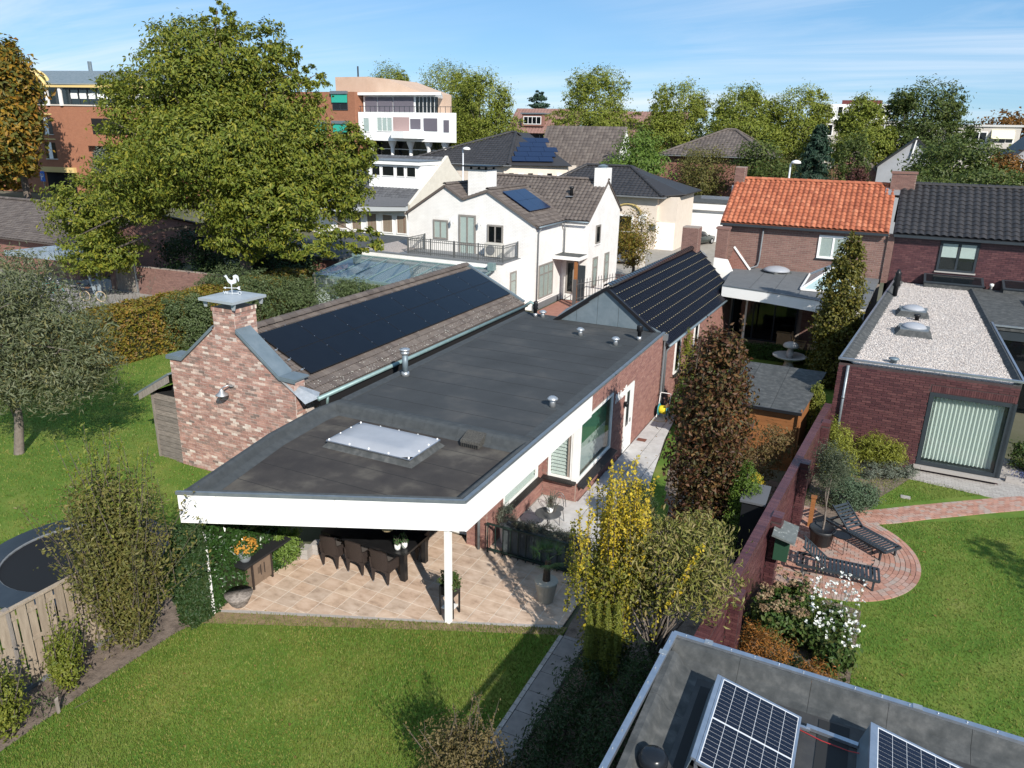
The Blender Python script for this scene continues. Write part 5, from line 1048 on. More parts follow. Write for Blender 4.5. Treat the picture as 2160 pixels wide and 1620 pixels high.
t = thing('roof_vent', 'black vent pipe with lead slate on the white house roof', 'vent', (-19.6, 50.2, 6.7)); MB().lathe((-19.6, 50.2, 6.6), [(.12, 0), (.11, .5), (.17, .55), (.15, .68), (.02, .7)], 12).build('pipe', black, t, True); MB().box(-19.85, 49.75, 6.62, -19.35, 50.0, 6.66).build('slate', steel, t)
# windows and balcony door
def lintel(x, w, z): soldier(wh, (x-.1, YF, z), (1, 0, 0), w+.2, .2, brickW, .075, .006)
for x, z, w_, h_, bk in ((-26.98, 3.85, 1.15, 1.28, blind), (-22.86, 3.85, 1.15, 1.22, dark)):
    window(wh, (x, YF-.01, z), (1, 0, 0), w_, h_, greyf, glassC if bk is blind else glassD, 2, .11, back=bk, backoff=.06)
    lintel(x, w_, z+h_+.02)
w = window(wh, (-25.0, YF-.01, 2.92), (1, 0, 0), 1.28, 2.66, greyf, glassC, 2, .13, back=blind, backoff=.06, name='balcony_door', transom=.75); lintel(-25, 1.28, 5.6)
for x in (-25.42, -23.35):
    t = thing('wall_lantern', 'white carriage lantern %s of the balcony door' % ('left' if x < -24 else 'right'), 'lamp', (x, YF, 5.1)); MB().box(x-.05, YF-.04, 5.0, x+.05, YF-.005, 5.3).build('plate', whitep, t); MB().tube([(x, YF-.04, 5.2), (x, YF-.2, 5.35), (x, YF-.3, 5.25)], .018, 6).build('arm', whitep, t); MB().lathe((x, YF-.3, 4.92), [(.05, 0), (.10, .25), (.13, .27), (.02, .38)], 6).build('lantern', whitep, t)
window(wh, (-19.41, 44.45, .35), (0, 1, 0), 2.35, 2.25, greyf, glassC, 3, .10, back=curtain, backoff=.08, transom=1.6, sill=whitep)
window(wh, (-17.49, 49.7, 3.5), (0, 1, 0), .95, 1.3, greyf, glassD, 1, .12, sill=whitep)
window(wh, (-17.49, 49.4, .5), (0, 1, 0), .95, 2.1, greyf, glassC, 1, .12, back=curtain, backoff=.08, transom=1.4); window(wh, (-17.49, 51.9, .5), (0, 1, 0), .95, 2.1, greyf, glassC, 1, .12, back=curtain, backoff=.08, transom=1.4)
window(wh, (-19.0, 48.34, .2), (1, 0, 0), .6, 2.2, greyf, glassD, 1, .1); MB().box(-18.3, 48.3, -.3, -17.6, 48.36, 2.2).build('front_door', anth, wh)
MB().box(-19.4, 46.7, 2.75, -17.45, 48.35, 2.98).build('porch_roof', whitep, wh); MB().box(-19.35, 46.76, 2.98, -17.5, 48.3, 2.99).build('porch_felt', bitG, wh); MB().bar((-17.75, 46.9, -.3), (-17.75, 46.9, 2.75), .2).build('porch_post', oak, wh)
MB().box(-19.5, 43.78, -.32, -19.37, 48.3, .1).build('plinth', pipeg, wh)
t = thing('solar_array', 'dark blue solar panels on the right slope of the front gable roof', 'solar panels', (-21, 46, 6.3)); u_ = Vector((-3.64, 0, 2.06)).normalized(); w_ = Vector((0, 1, 0)).cross(u_); o_ = Vector((-19.2, 44.75, 5.16))+u_*1.35+w_*.16
for c in range(2):
    for r in range(2):
        p = o_+u_*(r*1.15)+Vector((0, c*1.72, 0)); MB().extr([p, p+Vector((0, 1.7, 0)), p+Vector((0, 1.7, 0))+u_*1.13, p+u_*1.13], w_*.05).build('panel', mat('pv_blue', [(.008, .018, .055)], rough=.15, spec=.5), t)
# single-storey annex with balcony, parapet and conservatory
an = thing('white_annex', 'flat white brick annex carrying the balcony of the white house', 'annex', (-26, 42, -.3))
MB().box(-31.5, 41.02, -.3, -20.4, 43.82, 3.05).build('wall', brickW, an); MB().box(-31.5, 43.82, -.3, -29.05, 52, 3.0).build('wall', brickW, an)
MB().box(-31.3, 41.3, 3.05, -28.2, 52, 3.10).build('gravel_roof', gravelb, an); MB().box(-31.55, 40.98, 3.05, -20.35, 41.25, 3.12).build('coping', pipeg, an); MB().box(-28.2, 41.25, 3.05, -20.4, 43.8, 3.09).build('balcony_floor', pipeg, an)
window(an, (-20.39, 42.2, .5), (0, 1, 0), .9, 1.9, greyf, glassC, 1, .1, back=curtain, backoff=.08, transom=1.3)
rl = thing('balcony_railing', 'grey iron balcony railing on the white annex', 'railing', (-24, 41.7, 3.1)); gi = mat('railing_grey', [(.10, .105, .105)], rough=.5)
P0, P1, P2, P3 = Vector((-27.6, 43.7, 3.1)), Vector((-27.6, 41.6, 3.1)), Vector((-20.6, 41.6, 3.1)), Vector((-20.6, 43.7, 3.1))
for a, b, n_ in ((P0, P1, 12), (P1, P2, 46), (P2, P3, 12)):
    for z in (.12, .86, 1.0): MB().bar(a+Vector((0, 0, z)), b+Vector((0, 0, z)), .04).build('rail', gi, rl)
    pieces('baluster', UNIT, [(tuple(a.lerp(b, (i+.5)/n_)+Vector((0, 0, .5))), axes((.022, 0, 0), (0, .022, 0), (0, 0, 1.0))) for i in range(n_)], gi, rl)
for p in (P0, P1, P1.lerp(P2, .25), P1.lerp(P2, .5), P1.lerp(P2, .75), P2, P3): MB().bar(p, p+Vector((0, 0, 1.06)), .07).build('post', gi, rl)
ac = thing('air_conditioner', 'pale air conditioning unit behind the balcony railing', 'air conditioner', (-21.9, 43.2, 3.1)); MB().box(-22.6, 42.9, 3.15, -21.4, 43.35, 4.0).build('casing', mat('beige_casing', [(.55, .53, .48)], rough=.5), ac); MB().lathe((-21.9, 43.2, 3.1), [(.32, 0), (.32, .02)], 18).build('fan_grille', pipeg, ac).matrix_local = Matrix.Translation((-.25, -.32, .48)) @ Matrix.Rotation(R(90), 4, 'X')
cs = thing('conservatory', 'glass roofed conservatory with blue-grey frame before the white annex', 'conservatory', (-26.5, 38.5, -.3)); fr = copper
ZT, ZB, YT, YB = 2.72, 2.12, 40.95, 36.4; XA, XB = -31.2, -20.9; nb = 8
for i in range(nb+1):
    x = XA+(XB-XA)*i/nb; MB().bar((x, YB, ZB), (x, YT, ZT), .07, .10).build('rafter', fr, cs)
    if i < nb: x2 = XA+(XB-XA)*(i+1)/nb; mb = MB(); slabq(mb, [(x+.04, YB, ZB+.02), (x2-.04, YB, ZB+.02), (x2-.04, YT, ZT+.02), (x+.04, YT, ZT+.02)], .015); mb.build('roof_pane', glassB, cs)
MB().bar((XA, YB, ZB-.03), (XB, YB, ZB-.03), .14, .16).build('eave_beam', fr, cs); MB().bar((XA, YT, ZT), (XB, YT, ZT), .1, .12).build('wall_plate', fr, cs)
for i in range(7):
    x = XA+(XB-XA)*i/6; MB().bar((x, YB, -.3), (x, YB, ZB), .10).build('post', fr, cs)
    if i < 6: MB().box(x+.06, YB, .3, XA+(XB-XA)*(i+1)/6-.06, YB+.02, ZB-.1).build('wall_pane', glassC, cs)
MB().box(XA, YB+.1, -.28, XB, YT, -.2).build('floor', mat('cons_floor', [(.30, .33, .36)], rough=.5), cs); MB().box(XA-.1, YB, -.3, XA, YT, 2.0).build('side_wall', whitep, cs)
for x in (XA+.1, XB): MB().box(x-.2, YT-.5, ZT, x+.2, YT-.1, ZT+.45).build('rain_hopper', fr, cs)
# ---------------------------------------------------------------- grey tiled neighbour with dormer
nb_ = thing('dormer_house', 'house with slate-grey tile roof, white box dormer and cream gable', 'house', (-50, 72, -.3))
MB().extr([(-43.6, 67, -.3), (-43.6, 80, -.3), (-43.6, 80, 3.8), (-43.6, 73.8, 7.9), (-43.6, 67, 3.9)], (-17, 0, 0)).build('wall', brickmat('brick_cream', (.68, .64, .56), (.64, .60, .52), (.55, .52, .46)), nb_)
MB().extr([(-43.3, 65.8, 3.55), (-43.3, 73.5, 8.2), (-43.3, 77.4, 3.4), (-43.3, 77.4, -.3), (-43.3, 66.6, -.3)], (-.34, 0, 0)).build('gable_parapet', MATS['brick_cream'], nb_)
slope_tiles(nb_, (-61, 66.2, 3.4), (-43.65, 66.2, 3.4), (-43.65, 73.8, 8.0), (-61, 73.8, 8.0), .42, .42, tileG, amp=.035, n=150, seg=4)
mb = MB(); slabq(mb, [(-61, 73.8, 8.0), (-43.65, 73.8, 8.0), (-43.65, 80.5, 3.5), (-61, 80.5, 3.5)], .1); mb.build('roof', tileG, nb_)
dm = MB().extr([(-50.3, 68.6, 4.6), (-43.7, 68.6, 4.6), (-43.7, 68.6, 7.35), (-50.3, 68.6, 7.35)], (0, 5, 0)).build('dormer', white, nb_); MB().box(-50.6, 68.2, 7.3, -43.6, 73.5, 7.65).build('dormer_roof_edge', white, dm); MB().box(-50.65, 68.15, 7.65, -43.55, 73.5, 7.72).build('dormer_trim', trim, dm)
for x, w_ in ((-49.9, 1.15), (-48.55, 1.6), (-46.75, 1.1), (-45.45, 1.2)): window(dm, (x, 68.59, 6.05), (1, 0, 0), w_, 1.1, whitep, glassD, 1, .09)
fl = MB(); fl.extr([(-56, 64.6, 2.2), (-43.4, 65.6, 2.95), (-43.4, 65.6, 3.4), (-56, 64.6, 2.7)], (0, -.25, 0)); fl.build('porch_fascia', mat('grey_fascia', [(.42, .44, .45)], rough=.6), nb_)
mb = MB(); slabq(mb, [(-56, 64.4, 2.75), (-43.5, 65.3, 3.4), (-43.5, 67.5, 4.2), (-56, 67.5, 4.2)], .08); mb.build('porch_roof', tileG, nb_)
MB().box(-56, 66.4, -.3, -43.7, 66.9, 2.9).build('porch_wall', whitep, nb_)
stripe = mat('striped_curtain', [(.45, .17, .11), (.62, .45, .36), (.40, .14, .09)], rough=.8, scale=2.5, stretch=(3, 3, .01))
for x in (-53.2, -51.2, -49.2, -47.2, -45.4): window(nb_, (x, 66.38, .4), (1, 0, 0), 1.4, 2.0, whitep, glassC, 1, .12, back=stripe)
# ---------------------------------------------------------------- hipped villas
def hip(name, label, x0, x1, y0, y1, z0, ze, zr, rx0, rx1, tm, wm, ov=.7, tl=.5, n=120):
    t = thing(name, label, 'house', ((x0+x1)/2, (y0+y1)/2, z0)); MB().box(x0, y0, z0, x1, y1, ze).build('wall', wm, t); ym = (y0+y1)/2
    a, b, c, d = Vector((x0-ov, y0-ov, ze)), Vector((x1+ov, y0-ov, ze)), Vector((x1+ov, y1+ov, ze)), Vector((x0-ov, y1+ov, ze)); r0, r1 = Vector((rx0, ym, zr)), Vector((rx1, ym, zr))
    mb = MB(); mb.add([a, b, c, d, r0, r1], [(0, 1, 5, 4), (1, 2, 5), (2, 3, 4, 5), (3, 0, 4), (0, 3, 2, 1)]); mb.build('roof', tm, t)
    v = Vector((0, ym-y0+ov, zr-ze)); Ls_ = v.length; Wd = (b-a).length
    tile_roof(t, a, b-a, v, Wd, Ls_, tl*.9, tl, tm, amp=.06, n=n, seg=4, inside=lambda p, q: (rx0-a.x)*q/Ls_ < p < Wd-(b.x-rx1)*q/Ls_)
    v2 = Vector((-(b.x-rx1), 0, zr-ze)); L2 = v2.length; W2 = (c-b).length
    tile_roof(t, b, c-b, v2, W2, L2, tl*.9, tl, tm, amp=.06, n=80, seg=4, inside=lambda p, q: W2/2*q/L2 < p < W2-W2/2*q/L2)
    for p, q in ((a, r0), (b, r1), (c, r1), (r0, r1)): ridge_tiles(t, p+Vector((0, 0, .08)), q+Vector((0, 0, .08)), .2, .5, tm, n=20)
    MB().bar(a+Vector((0, -.06, -.05)), b+Vector((0, -.06, -.05)), .14, .14).build('gutter', pipeg, t); MB().bar(b+Vector((.06, 0, -.05)), c+Vector((.06, 0, -.05)), .14, .14).build('gutter', pipeg, t)
    return t
beige = mat('beige_render', [(.60, .52, .44), (.66, .58, .50)], rough=.9, scale=2)
hv = hip('hip_roof_villa', 'beige villa with dark hipped roof carrying blue solar panels', -56, -42.3, 85.6, 98, -.3, 6.95, 10.7, -44.6, -43.9, tileK, beige)
# right-hand wing face toward the lane
MB().extr([(-42.4, 85.4, -.3), (-42.4, 85.4, 6.9), (-36.0, 90.5, 6.9), (-36.0, 90.5, -.3)], (.0, 3, 0)).build('wing_wall', beige, hv)
mb = MB(); slabq(mb, [(-42.4, 84.9, 6.95), (-35.3, 90.2, 6.95), (-43.6, 95, 10.75), (-44.4, 92, 10.75)], .1); mb.build('wing_roof', tileK, hv)
for i in range(6):
    t_ = i/5.5; p = Vector((-42.4, 85.4, 4.3)).lerp(Vector((-36, 90.5, 4.3)), .08+.15*i); d = Vector((6.4, 5.1, 0)).normalized(); MB().extr([p, p+d*.6, p+d*.6+Vector((0, 0, 1.7)), p+Vector((0, 0, 1.7))], d.cross(Vector((0, 0, 1)))*.06).build('window', whitep if i % 2 else glassD, hv)
pvs = thing('solar_array', 'stepped blue solar panels on the dark hipped villa roof', 'solar panels', (-40, 89, 9)); A_ = Vector((-42.4, 84.9, 6.95)); U_ = Vector((7.1, 5.3, 0)).normalized(); S_ = (Vector((-44.0, 93.5, 10.75))-A_); S_ -= U_*S_.dot(U_); sl = S_.length; S_.normalize(); Nn = U_.cross(S_)
if Nn.z < 0: Nn = -Nn
pvb = MATS['pv_blue']
for r in range(5):
    for c in range(3-(r > 2)):
        p = A_+U_*(1.4+.55*r+c*1.75)+S_*(.7+r*1.25)+Nn*.16; MB().extr([p, p+U_*1.72, p+U_*1.72+S_*1.18, p+S_*1.18], Nn*.05).build('panel', pvb, pvs)
hb = hip('hip_roof_bungalow', 'beige bungalow with dark hipped roof beside the white garage', -33, -20.2, 75.5, 84, -.3, 4.95, 7.5, -29.5, -24.5, tileK, beige, n=160)
MB().box(-20.25, 76, -.3, -18.3, 83, 4.95).build('side_wall', beige, hb); mb = MB(); slabq(mb, [(-20.4, 74.8, 5.0), (-17.6, 76.8, 5.3), (-17.6, 83.5, 5.3), (-24.5, 79.8, 7.5)], .1); mb.build('side_roof', tileK, hb)
MB().box(-20.2, 75.9, -.3, -18.4, 76.0, 2.4).build('garden_door', whitep, hb); window(hb, (-24.2, 75.49, 1.2), (1, 0, 0), 1.6, 1.8, whitep, glassD, 1, .15)
mb = MB(); mb.tube([(-24.6+1.4*(1-math.cos(a))/1, 75.4, 3.1+1.0*math.sin(a)) for a in [math.pi*i/10 for i in range(11)]], .10, 6); mb.build('window_arch', mat('ochre_arch', [(.42, .33, .14)], rough=.8), hb)
MB().box(-22.0, 75.42, 2.2, -21.2, 75.49, 3.2).build('house_number_plate', whitep, hb); MB().box(-20.8, 75.40, 1.6, -20.2, 75.49, 2.2).build('meter_box', pipeg, hb)
ga = thing('white_garage', 'white flat-roofed garage with wide door and grey roof edge', 'garage', (-16, 90, -.3))
MB().box(-20.2, 85, -.3, -11, 95, 3.5).build('wall', white, ga); MB().box(-20.4, 84.7, 3.1, -10.8, 95, 3.8).build('fascia', white, ga); MB().box(-20.45, 84.65, 3.8, -10.75, 95, 3.92).build('roof', bitG, ga); MB().box(-19.5, 84.92, -.28, -13.2, 85.0, 2.75).build('garage_door', white, ga); MB().box(-19.55, 84.90, 2.75, -13.15, 84.99, 2.85).build('door_head', trim, ga)
MB().box(-19.0, 90, 3.92, -12, 90.3, 4.25).build('roof_pipe', alu, ga)
# brown gabled house with white gable
bg_ = thing('brown_gable_house', 'house with long brown tile roof and white gable behind the bungalow', 'house', (-36, 98, -.3))
MB().extr([(-32.0, 95, -.3), (-32.0, 107, -.3), (-32.0, 107, 4.5), (-32.0, 101, 11.6), (-32.0, 95, 4.5)], (-9.5, 0, 0)).build('wall', whitep, bg_); slope_tiles(bg_, (-43, 94.3, 3.9), (-31.9, 94.3, 3.9), (-33.0, 101, 11.7), (-43.5, 101, 11.7), .5, .5, tileB, amp=.05, n=100, seg=4)
mb = MB(); slabq(mb, [(-43.5, 101, 11.7), (-32, 101, 11.7), (-31.8, 107.6, 3.9), (-43, 107.6, 3.9)], .1); mb.build('roof', tileB, bg_); window(bg_, (-31.98, 97.5, 5), (0, 1, 0), .8, 1.8, whitep, glassD, 1, .12); window(bg_, (-31.98, 100.3, 5), (0, 1, 0), .8, 1.8, whitep, glassD, 1, .12); MB().box(-41.5, 95.9, 5.6, -39.6, 96.6, 6.9).build('roof_window', glassD, bg_)
# far houses right of centre
h1 = hip('hip_roof_house', 'brown hipped roof house half hidden among trees behind the garage', -26.5, -14, 101, 112, -.3, 8.4, 11.6, -20, -18.8, tileB, brickF, n=60)
def gable_far(name, label, x0, x1, y, ze, zp, wm, tm, px=None, dp=12):
    t = thing(name, label, 'house', ((x0+x1)/2, y, -.3)); px = px if px is not None else (x0+x1)/2
    MB().extr([(x0, y, -.3), (x1, y, -.3), (x1, y, ze), (px, y, zp), (x0, y, ze)], (0, dp, 0)).build('wall', wm, t)
    mb = MB(); slabq(mb, [(x1+.2, y-.3, ze), (x1+.2, y+dp, ze), (px, y+dp, zp+.1), (px, y-.3, zp+.1)], .15); slabq(mb, [(x0-.2, y-.3, ze), (px, y-.3, zp+.1), (px, y+dp, zp+.1), (x0-.2, y+dp, ze)], .15); mb.build('roof', tm, t); return t
gry = mat('grey_render', [(.30, .31, .33), (.35, .36, .38)], rough=.9, scale=1)
t = gable_far('grey_gable_house', 'grey rendered gable house right of the brick chimney stack', -1.0, 5.8, 95, 8.0, 11.0, gry, tileK, 2.4)
for x in (1.6, 3.0): window(t, (x, 94.98, 5.6), (1, 0, 0), .8, 2.2, whitep, glassD, 1, .08)
MB().bar((2.4, 94.8, 11.2), (2.1, 94.8, 8.9), .12).build('white_pipe', whitep, t)
t = gable_far('grey_gable_house', 'grey rendered gable house at the right picture edge', 10.6, 18, 92, 8.8, 12.6, gry, tileK); window(t, (11.3, 91.98, 7.0), (1, 0, 0), 1.3, 2.2, whitep, glassD, 2, .1)
t = gable_far('brown_roof_house', 'low brown roofed house between the dark conifer and the grey gable', -6.5, -.8, 100, 7.0, 9.4, brickF, tileB)
def flats(name, label, x0, x1, y, z1, wm, rows, cols, dp=14, z0=-.3, win=glassD, top=None):
    t = thing(name, label, 'building', ((x0+x1)/2, y, -.3)); MB().box(x0, y, z0, x1, y+dp, z1).build('wall', wm, t); MB().box(x0-.2, y-.2, z1, x1+.2, y+dp, z1+.3).build('roof_edge', mat('pale_edge', [(.55, .54, .52)], rough=.7), t)
    st = (x1-x0)/cols
    for z, h in rows:
        for c in range(cols): window(t, (x0+st*(c+.2), y-.02, z), (1, 0, 0), st*.6, h, whitep, win, 2, .14)
    return t
palec = mat('pale_concrete', [(.50, .46, .41), (.56, .52, .47)], rough=.9, scale=.5)
t = flats('apartment_block', 'long pale concrete apartment block with balconies at the far right', 3, 17.2, 140, 13.0, palec, [(10.6, 1.7), (7.6, 1.7)], 4); MB().box(13.2, 139.0, 9.9, 16.6, 140, 10.7).build('balcony', palec, t); mb = MB(); slabq(mb, [(13.4, 138.6, 11.3), (16.4, 138.6, 11.3), (16.4, 140, 12.6), (13.4, 140, 12.6)], .05); mb.build('awning', mat('cream_awning', [(.72, .68, .48)], rough=.8), t)
t = flats('penthouse_block', 'concrete block with white penthouse storey behind the plane trees', -11.6, 1.0, 140, 13.4, palec, [(11.2, 1.9), (8, 1.9)], 4); MB().box(-10.6, 141, 13.7, -1, 152, 16.2).build('penthouse', white, t); MB().box(-8.5, 143, 16.2, -2.5, 150, 16.9).build('plant_room', mat('maroon', [(.12, .03, .03)], rough=.7), t); window(t, (-8.9, 140.98, 14.2), (1, 0, 0), .9, 1.7, whitep, glassD, 1, .12); window(t, (-5, 140.98, 14.0), (1, 0, 0), 3.2, 1.6, whitep, glassD, 3, .12)
# brown terraces on the horizon
t = thing('far_terrace', 'brown brick terrace with roof dormer on the horizon left of the big plane tree', 'house', (-75, 170, -.3)); MB().box(-84, 170, -.3, -66, 182, 11.0).build('wall', brickF, t)
slope_tiles(t, (-84, 169.5, 10.6), (-66, 169.5, 10.6), (-66, 176, 16.2), (-84, 176, 16.2), .8, .8, mat('tile_far_red', [(.21, .12, .10), (.27, .16, .135)], rough=.9, scale=1), amp=.08, n=60, seg=3)
d_ = MB().box(-80, 170.5, 12.2, -74.5, 176, 15.0).build('dormer', brickF, t); window(d_, (-79.6, 170.48, 12.6), (1, 0, 0), 4.6, 1.8, whitep, glassD, 4, .15); MB().box(-80.3, 170.2, 14.9, -74.2, 176, 15.2).build('dormer_edge', trim, d_); window(t, (-79, 169.98, 7.0), (1, 0, 0), 6, 3.4, anth, glassD, 3, .15); MB().box(-70.5, 171.6, 12.9, -69.2, 172.3, 13.9).build('roof_window', glassD, t)
t = thing('far_terrace', 'brown tiled terrace on the horizon right of the big plane tree', 'house', (-50, 165, -.3)); MB().box(-60, 165, -.3, -40, 176, 10.5).build('wall', brickF, t); slope_tiles(t, (-60, 164.5, 10.2), (-40, 164.5, 10.2), (-40, 171, 15.6), (-60, 171, 15.6), .8, .8, MATS['tile_far_red'], amp=.08, n=60, seg=3)
for x in (-54.8, -52.9, -51.0): MB().box(x, 166.4, 12.0, x+1.5, 167, 13.4).build('roof_window', glassD, t)
# ---------------------------------------------------------------- white apartment block behind
wb = thing('white_apartments', 'white modern apartment block with balcony and columned lower storey', 'building', (-60, 92, -.3))
MB().prism([(-67.4, 90), (-51.7, 90), (-60, 104), (-67.4, 104)], 9.3, 13.0).build('middle_storey', white, wb); MB().prism([(-67.3, 91.2), (-55.6, 91.2), (-63, 104), (-67.3, 104)], 13.0, 15.2).build('top_storey', white, wb); MB().prism([(-67.6, 90.3), (-54.2, 90.3), (-62, 104), (-67.6, 104)], 15.2, 15.55).build('top_canopy', white, wb); MB().prism([(-67.2, 92), (-53.6, 92), (-61, 104), (-67.2, 104)], -.3, 9.3).build('lower_storey', glassD, wb)
for x, w_ in ((-66.9, 1.9), (-64.8, 2.4), (-62.2, 3.2)): MB().box(x, 91.05, 13.1, x+w_, 91.2, 15.0).build('sun_screen', mat('screen_mauve', [(.13, .12, .145)], rough=.8), wb)
for i in range(6): x = -58.6+i*.6; MB().box(x, 91.1, 13.0, x+.42, 91.2, 15.0).build('french_door', glassD, wb)
mb = MB().bar((-67.3, 90.1, 13.75), (-52, 90.1, 13.75), .06); mb.build('top_rail', anth, wb)
pieces('baluster', UNIT, [((-67+i*.8, 90.1, 13.4), axes((.05, 0, 0), (0, .05, 0), (0, 0, .8))) for i in range(19)], anth, wb)
window(wb, (-66.6, 89.98, 10.4), (1, 0, 0), 1.1, 1.9, whitep, glassC, 1, .1, back=blind, backoff=.04); window(wb, (-64.3, 89.98, 10.5), (1, 0, 0), 2.6, 1.9, whitep, glassC, 3, .1, back=blind, backoff=.04)
MB().box(-61.6, 89.95, 10.5, -59.0, 90.4, 12.4).build('loggia', mat('loggia_pink', [(.36, .26, .25)], rough=.8), wb); MB().box(-58.8, 89.93, 10.9, -57.2, 89.99, 12.2).build('sun_screen', MATS['screen_mauve'], wb); MB().box(-56.7, 89.93, 10.7, -54.6, 89.99, 12.3).build('sun_screen', MATS['screen_mauve'], wb); MB().box(-53.6, 89.93, 10.6, -52.8, 89.99, 12.1).build('sun_screen', MATS['screen_mauve'], wb)
mb = MB(); mb.prism([(-61.7, 90), (-61.3, 88.9), (-59, 88.5), (-57, 88.8), (-56.5, 90)], 9.7, 10.6); mb.build('balcony', white, wb)
for x in (-66, -62.5, -59.5, -56.6, -54): MB().lathe((x, 91, 6.5), [(.25, -6.8), (.25, 1.8), (.55, 2.6), (.55, 2.8)], 10).build('column', whitep, wb)
for z in (7.0, 8.2): MB().bar((-66, 91.9, z), (-53, 91.9, z), .08).build('glazing_bar', whitep, wb)
tb = MB().box(-75, 95, 8, -69.2, 104, 17.9).build('tan_tower', mat('tan_plaster', [(.46, .33, .245), (.52, .385, .295)], rough=.9, scale=.6), wb)
mb = MB(); mb.extr([(-69.2, 95.01, 12), (-60, 95.01, 12), (-60, 95.01, 15.8), (-62.8, 95.01, 16.6), (-66, 95.01, 17.6), (-69.2, 95.01, 17.9)], (0, 8, 0)); mb.build('tan_curved_roof', MATS['tan_plaster'], wb); MB().tube([(-71.6, 96, 17.9), (-71.6, 96, 19.4)], .12, 6).build('mast', anth, wb)
ob = thing('orange_wing', 'orange brick apartment wing with green awnings left of the white block', 'building', (-78, 90, -.3)); MB().box(-90, 89.6, -.3, -67.6, 103, 15.6).build('wall', brickO, ob); grn = mat('green_awning', [(.03, .36, .27)], rough=.7)
for x, z in ((-71.4, 13.2), (-75.3, 9.3), (-71.4, 9.3), (-82, 9.3)): window(ob, (x, 89.58, z), (1, 0, 0), 2.6, 2.2, anth, glassD, 2, .12); MB().box(x, 89.35, z+1.0, x+2.6, 89.5, z+2.1).build('awning', grn, ob); MB().box(x-.1, 89.2, z+2.1, x+2.7, 89.6, z+2.5).build('awning_box', trim, ob)
# ---------------------------------------------------------------- orange apartment building at the left
oa = thing('orange_apartments', 'orange brick apartment building with yellow arched cornice and zinc roof', 'building', (-125, 84, -.3)); yel = mat('yellow_band', [(.62, .47, .20)], rough=.7)
C0 = Vector((-118.2, 82.5, 0)); C1 = Vector((-141, 78, 0)); C2 = Vector((-96, 88, 0))     # corner, left and right ends
def face(a, b, z0, z1, off, name, m, s0=0., s1=1., th=.3):
    d = (b-a); n = Vector((d.y, -d.x, 0)).normalized(); p = a+d*s0+n*off; q = a+d*s1+n*off; MB().extr([p+Vector((0, 0, z0)), q+Vector((0, 0, z0)), q+Vector((0, 0, z1)), p+Vector((0, 0, z1))], -n*th).build(name, m, oa)
bk = Vector((-4, 14, 0)); MB().extr([C1+Vector((0, 0, -.3)), C0+Vector((0, 0, -.3)), C2+Vector((0, 0, -.3)), C2+bk+Vector((0, 0, -.3)), C1+bk+Vector((0, 0, -.3))], (0, 0, 13.6)).build('wall', brickO, oa)
MB().extr([C1+Vector((.3, .5, 13.3)), C0+Vector((0, .6, 13.3)), C2+Vector((0, .6, 13.3)), C2+bk+Vector((0, 0, 13.3)), C1+bk+Vector((0, 0, 13.3))], (0, 0, 3.0)).build('top_glazing', glassD, oa)
V = [C1+Vector((0, -.5, 16.4)), C0+Vector((.2, -.7, 16.4)), C2+Vector((0, -.5, 16.4)), C1+Vector((0, 2.5, 18.6)), C0+Vector((0, 2.5, 18.6)), C2+Vector((0, 2.5, 18.6)), C2+bk+Vector((0, 0, 18.6)), C1+bk+Vector((0, 0, 18.6))]
MB().add(V, [(0, 1, 4, 3), (1, 2, 5, 4), (3, 4, 5, 6, 7)]).build('zinc_roof', zinc, oa)
face(C1, C0, 16.0, 16.5, .6, 'cornice', yel); face(C0, C2, 16.0, 16.5, .6, 'cornice', yel)
mb = MB(); dl = (C0-C1).normalized(); nl = Vector((dl.y, -dl.x, 0)); ctr = C1+(C0-C1)*.76+nl*.6+Vector((0, 0, 15.9)); pts = [ctr+dl*(2.7*math.cos(a))+Vector((0, 0, 2.2*math.sin(a))) for a in [math.pi*i/14 for i in range(15)]]; mb.tube(pts, .3, 6); mb.tube([p+nl*-.9+Vector((0, 0, .35)) for p in pts], .25, 6); mb.build('arch_cornice', yel, oa)
MB().extr([ctr+dl*(2.4*math.cos(a))+Vector((0, 0, 2.0*math.sin(a)))-nl*.4 for a in [math.pi*i/14 for i in range(15)]]+[ctr-dl*2.4-nl*.4+Vector((0, 0, -2.4)), ctr+dl*2.4-nl*.4+Vector((0, 0, -2.4))], -nl*.1).build('arch_window', glassD, oa)
for s in (.86, .97): face(C1, C0, 13.3, 16.0, .35, 'white_column', whitep, s-.008, s+.012)
for i in range(14):
    face(C0, C2, 13.4, 15.8, -.5, 'mullion', anth, .02+i*.07, .026+i*.07, .1)
    face(C0, C2, 14.4, 15.3, -.45, 'blind', blind, .03+i*.07, .083+i*.07, .05)
face(C0, C2, 15.7, 15.95, .2, 'glazing_head', anth, 0, 1); face(C0, C2, 13.3, 13.5, .15, 'ledge', palec); face(C1, C0, 13.3, 13.5, .15, 'ledge', palec)
for z in (9.0, 5.2):
    for s in (.62, .81):
        face(C1, C0, z, z+2.5, .03, 'window', glassD, s-.045, s+.045, .1); face(C1, C0, z, z+2.5, .06, 'window_blind', blind, s-.02, s+.012, .05); face(C1, C0, z+2.9, z+3.1, .08, 'lintel_band', yel, s-.055, s+.055); face(C1, C0, z-.15, z, .12, 'sill', palec, s-.05, s+.05)
    face(C0, C2, z-1.6, z+.1, 1.2, 'balcony', brickO, .16, .6, 1.2); face(C0, C2, z+.1, z+2.5, .02, 'balcony_opening', dark, .18, .6, .05)
face(C1, C0, 3.1, 3.9, .6, 'entrance_canopy', yel, .72, 1.0, .9); face(C1, C0, -.3, 3.1, .02, 'entrance', dark, .74, .98, .05); face(C1, C0, -.3, 3.1, .06, 'pier', brickO, .64, .72, .3)
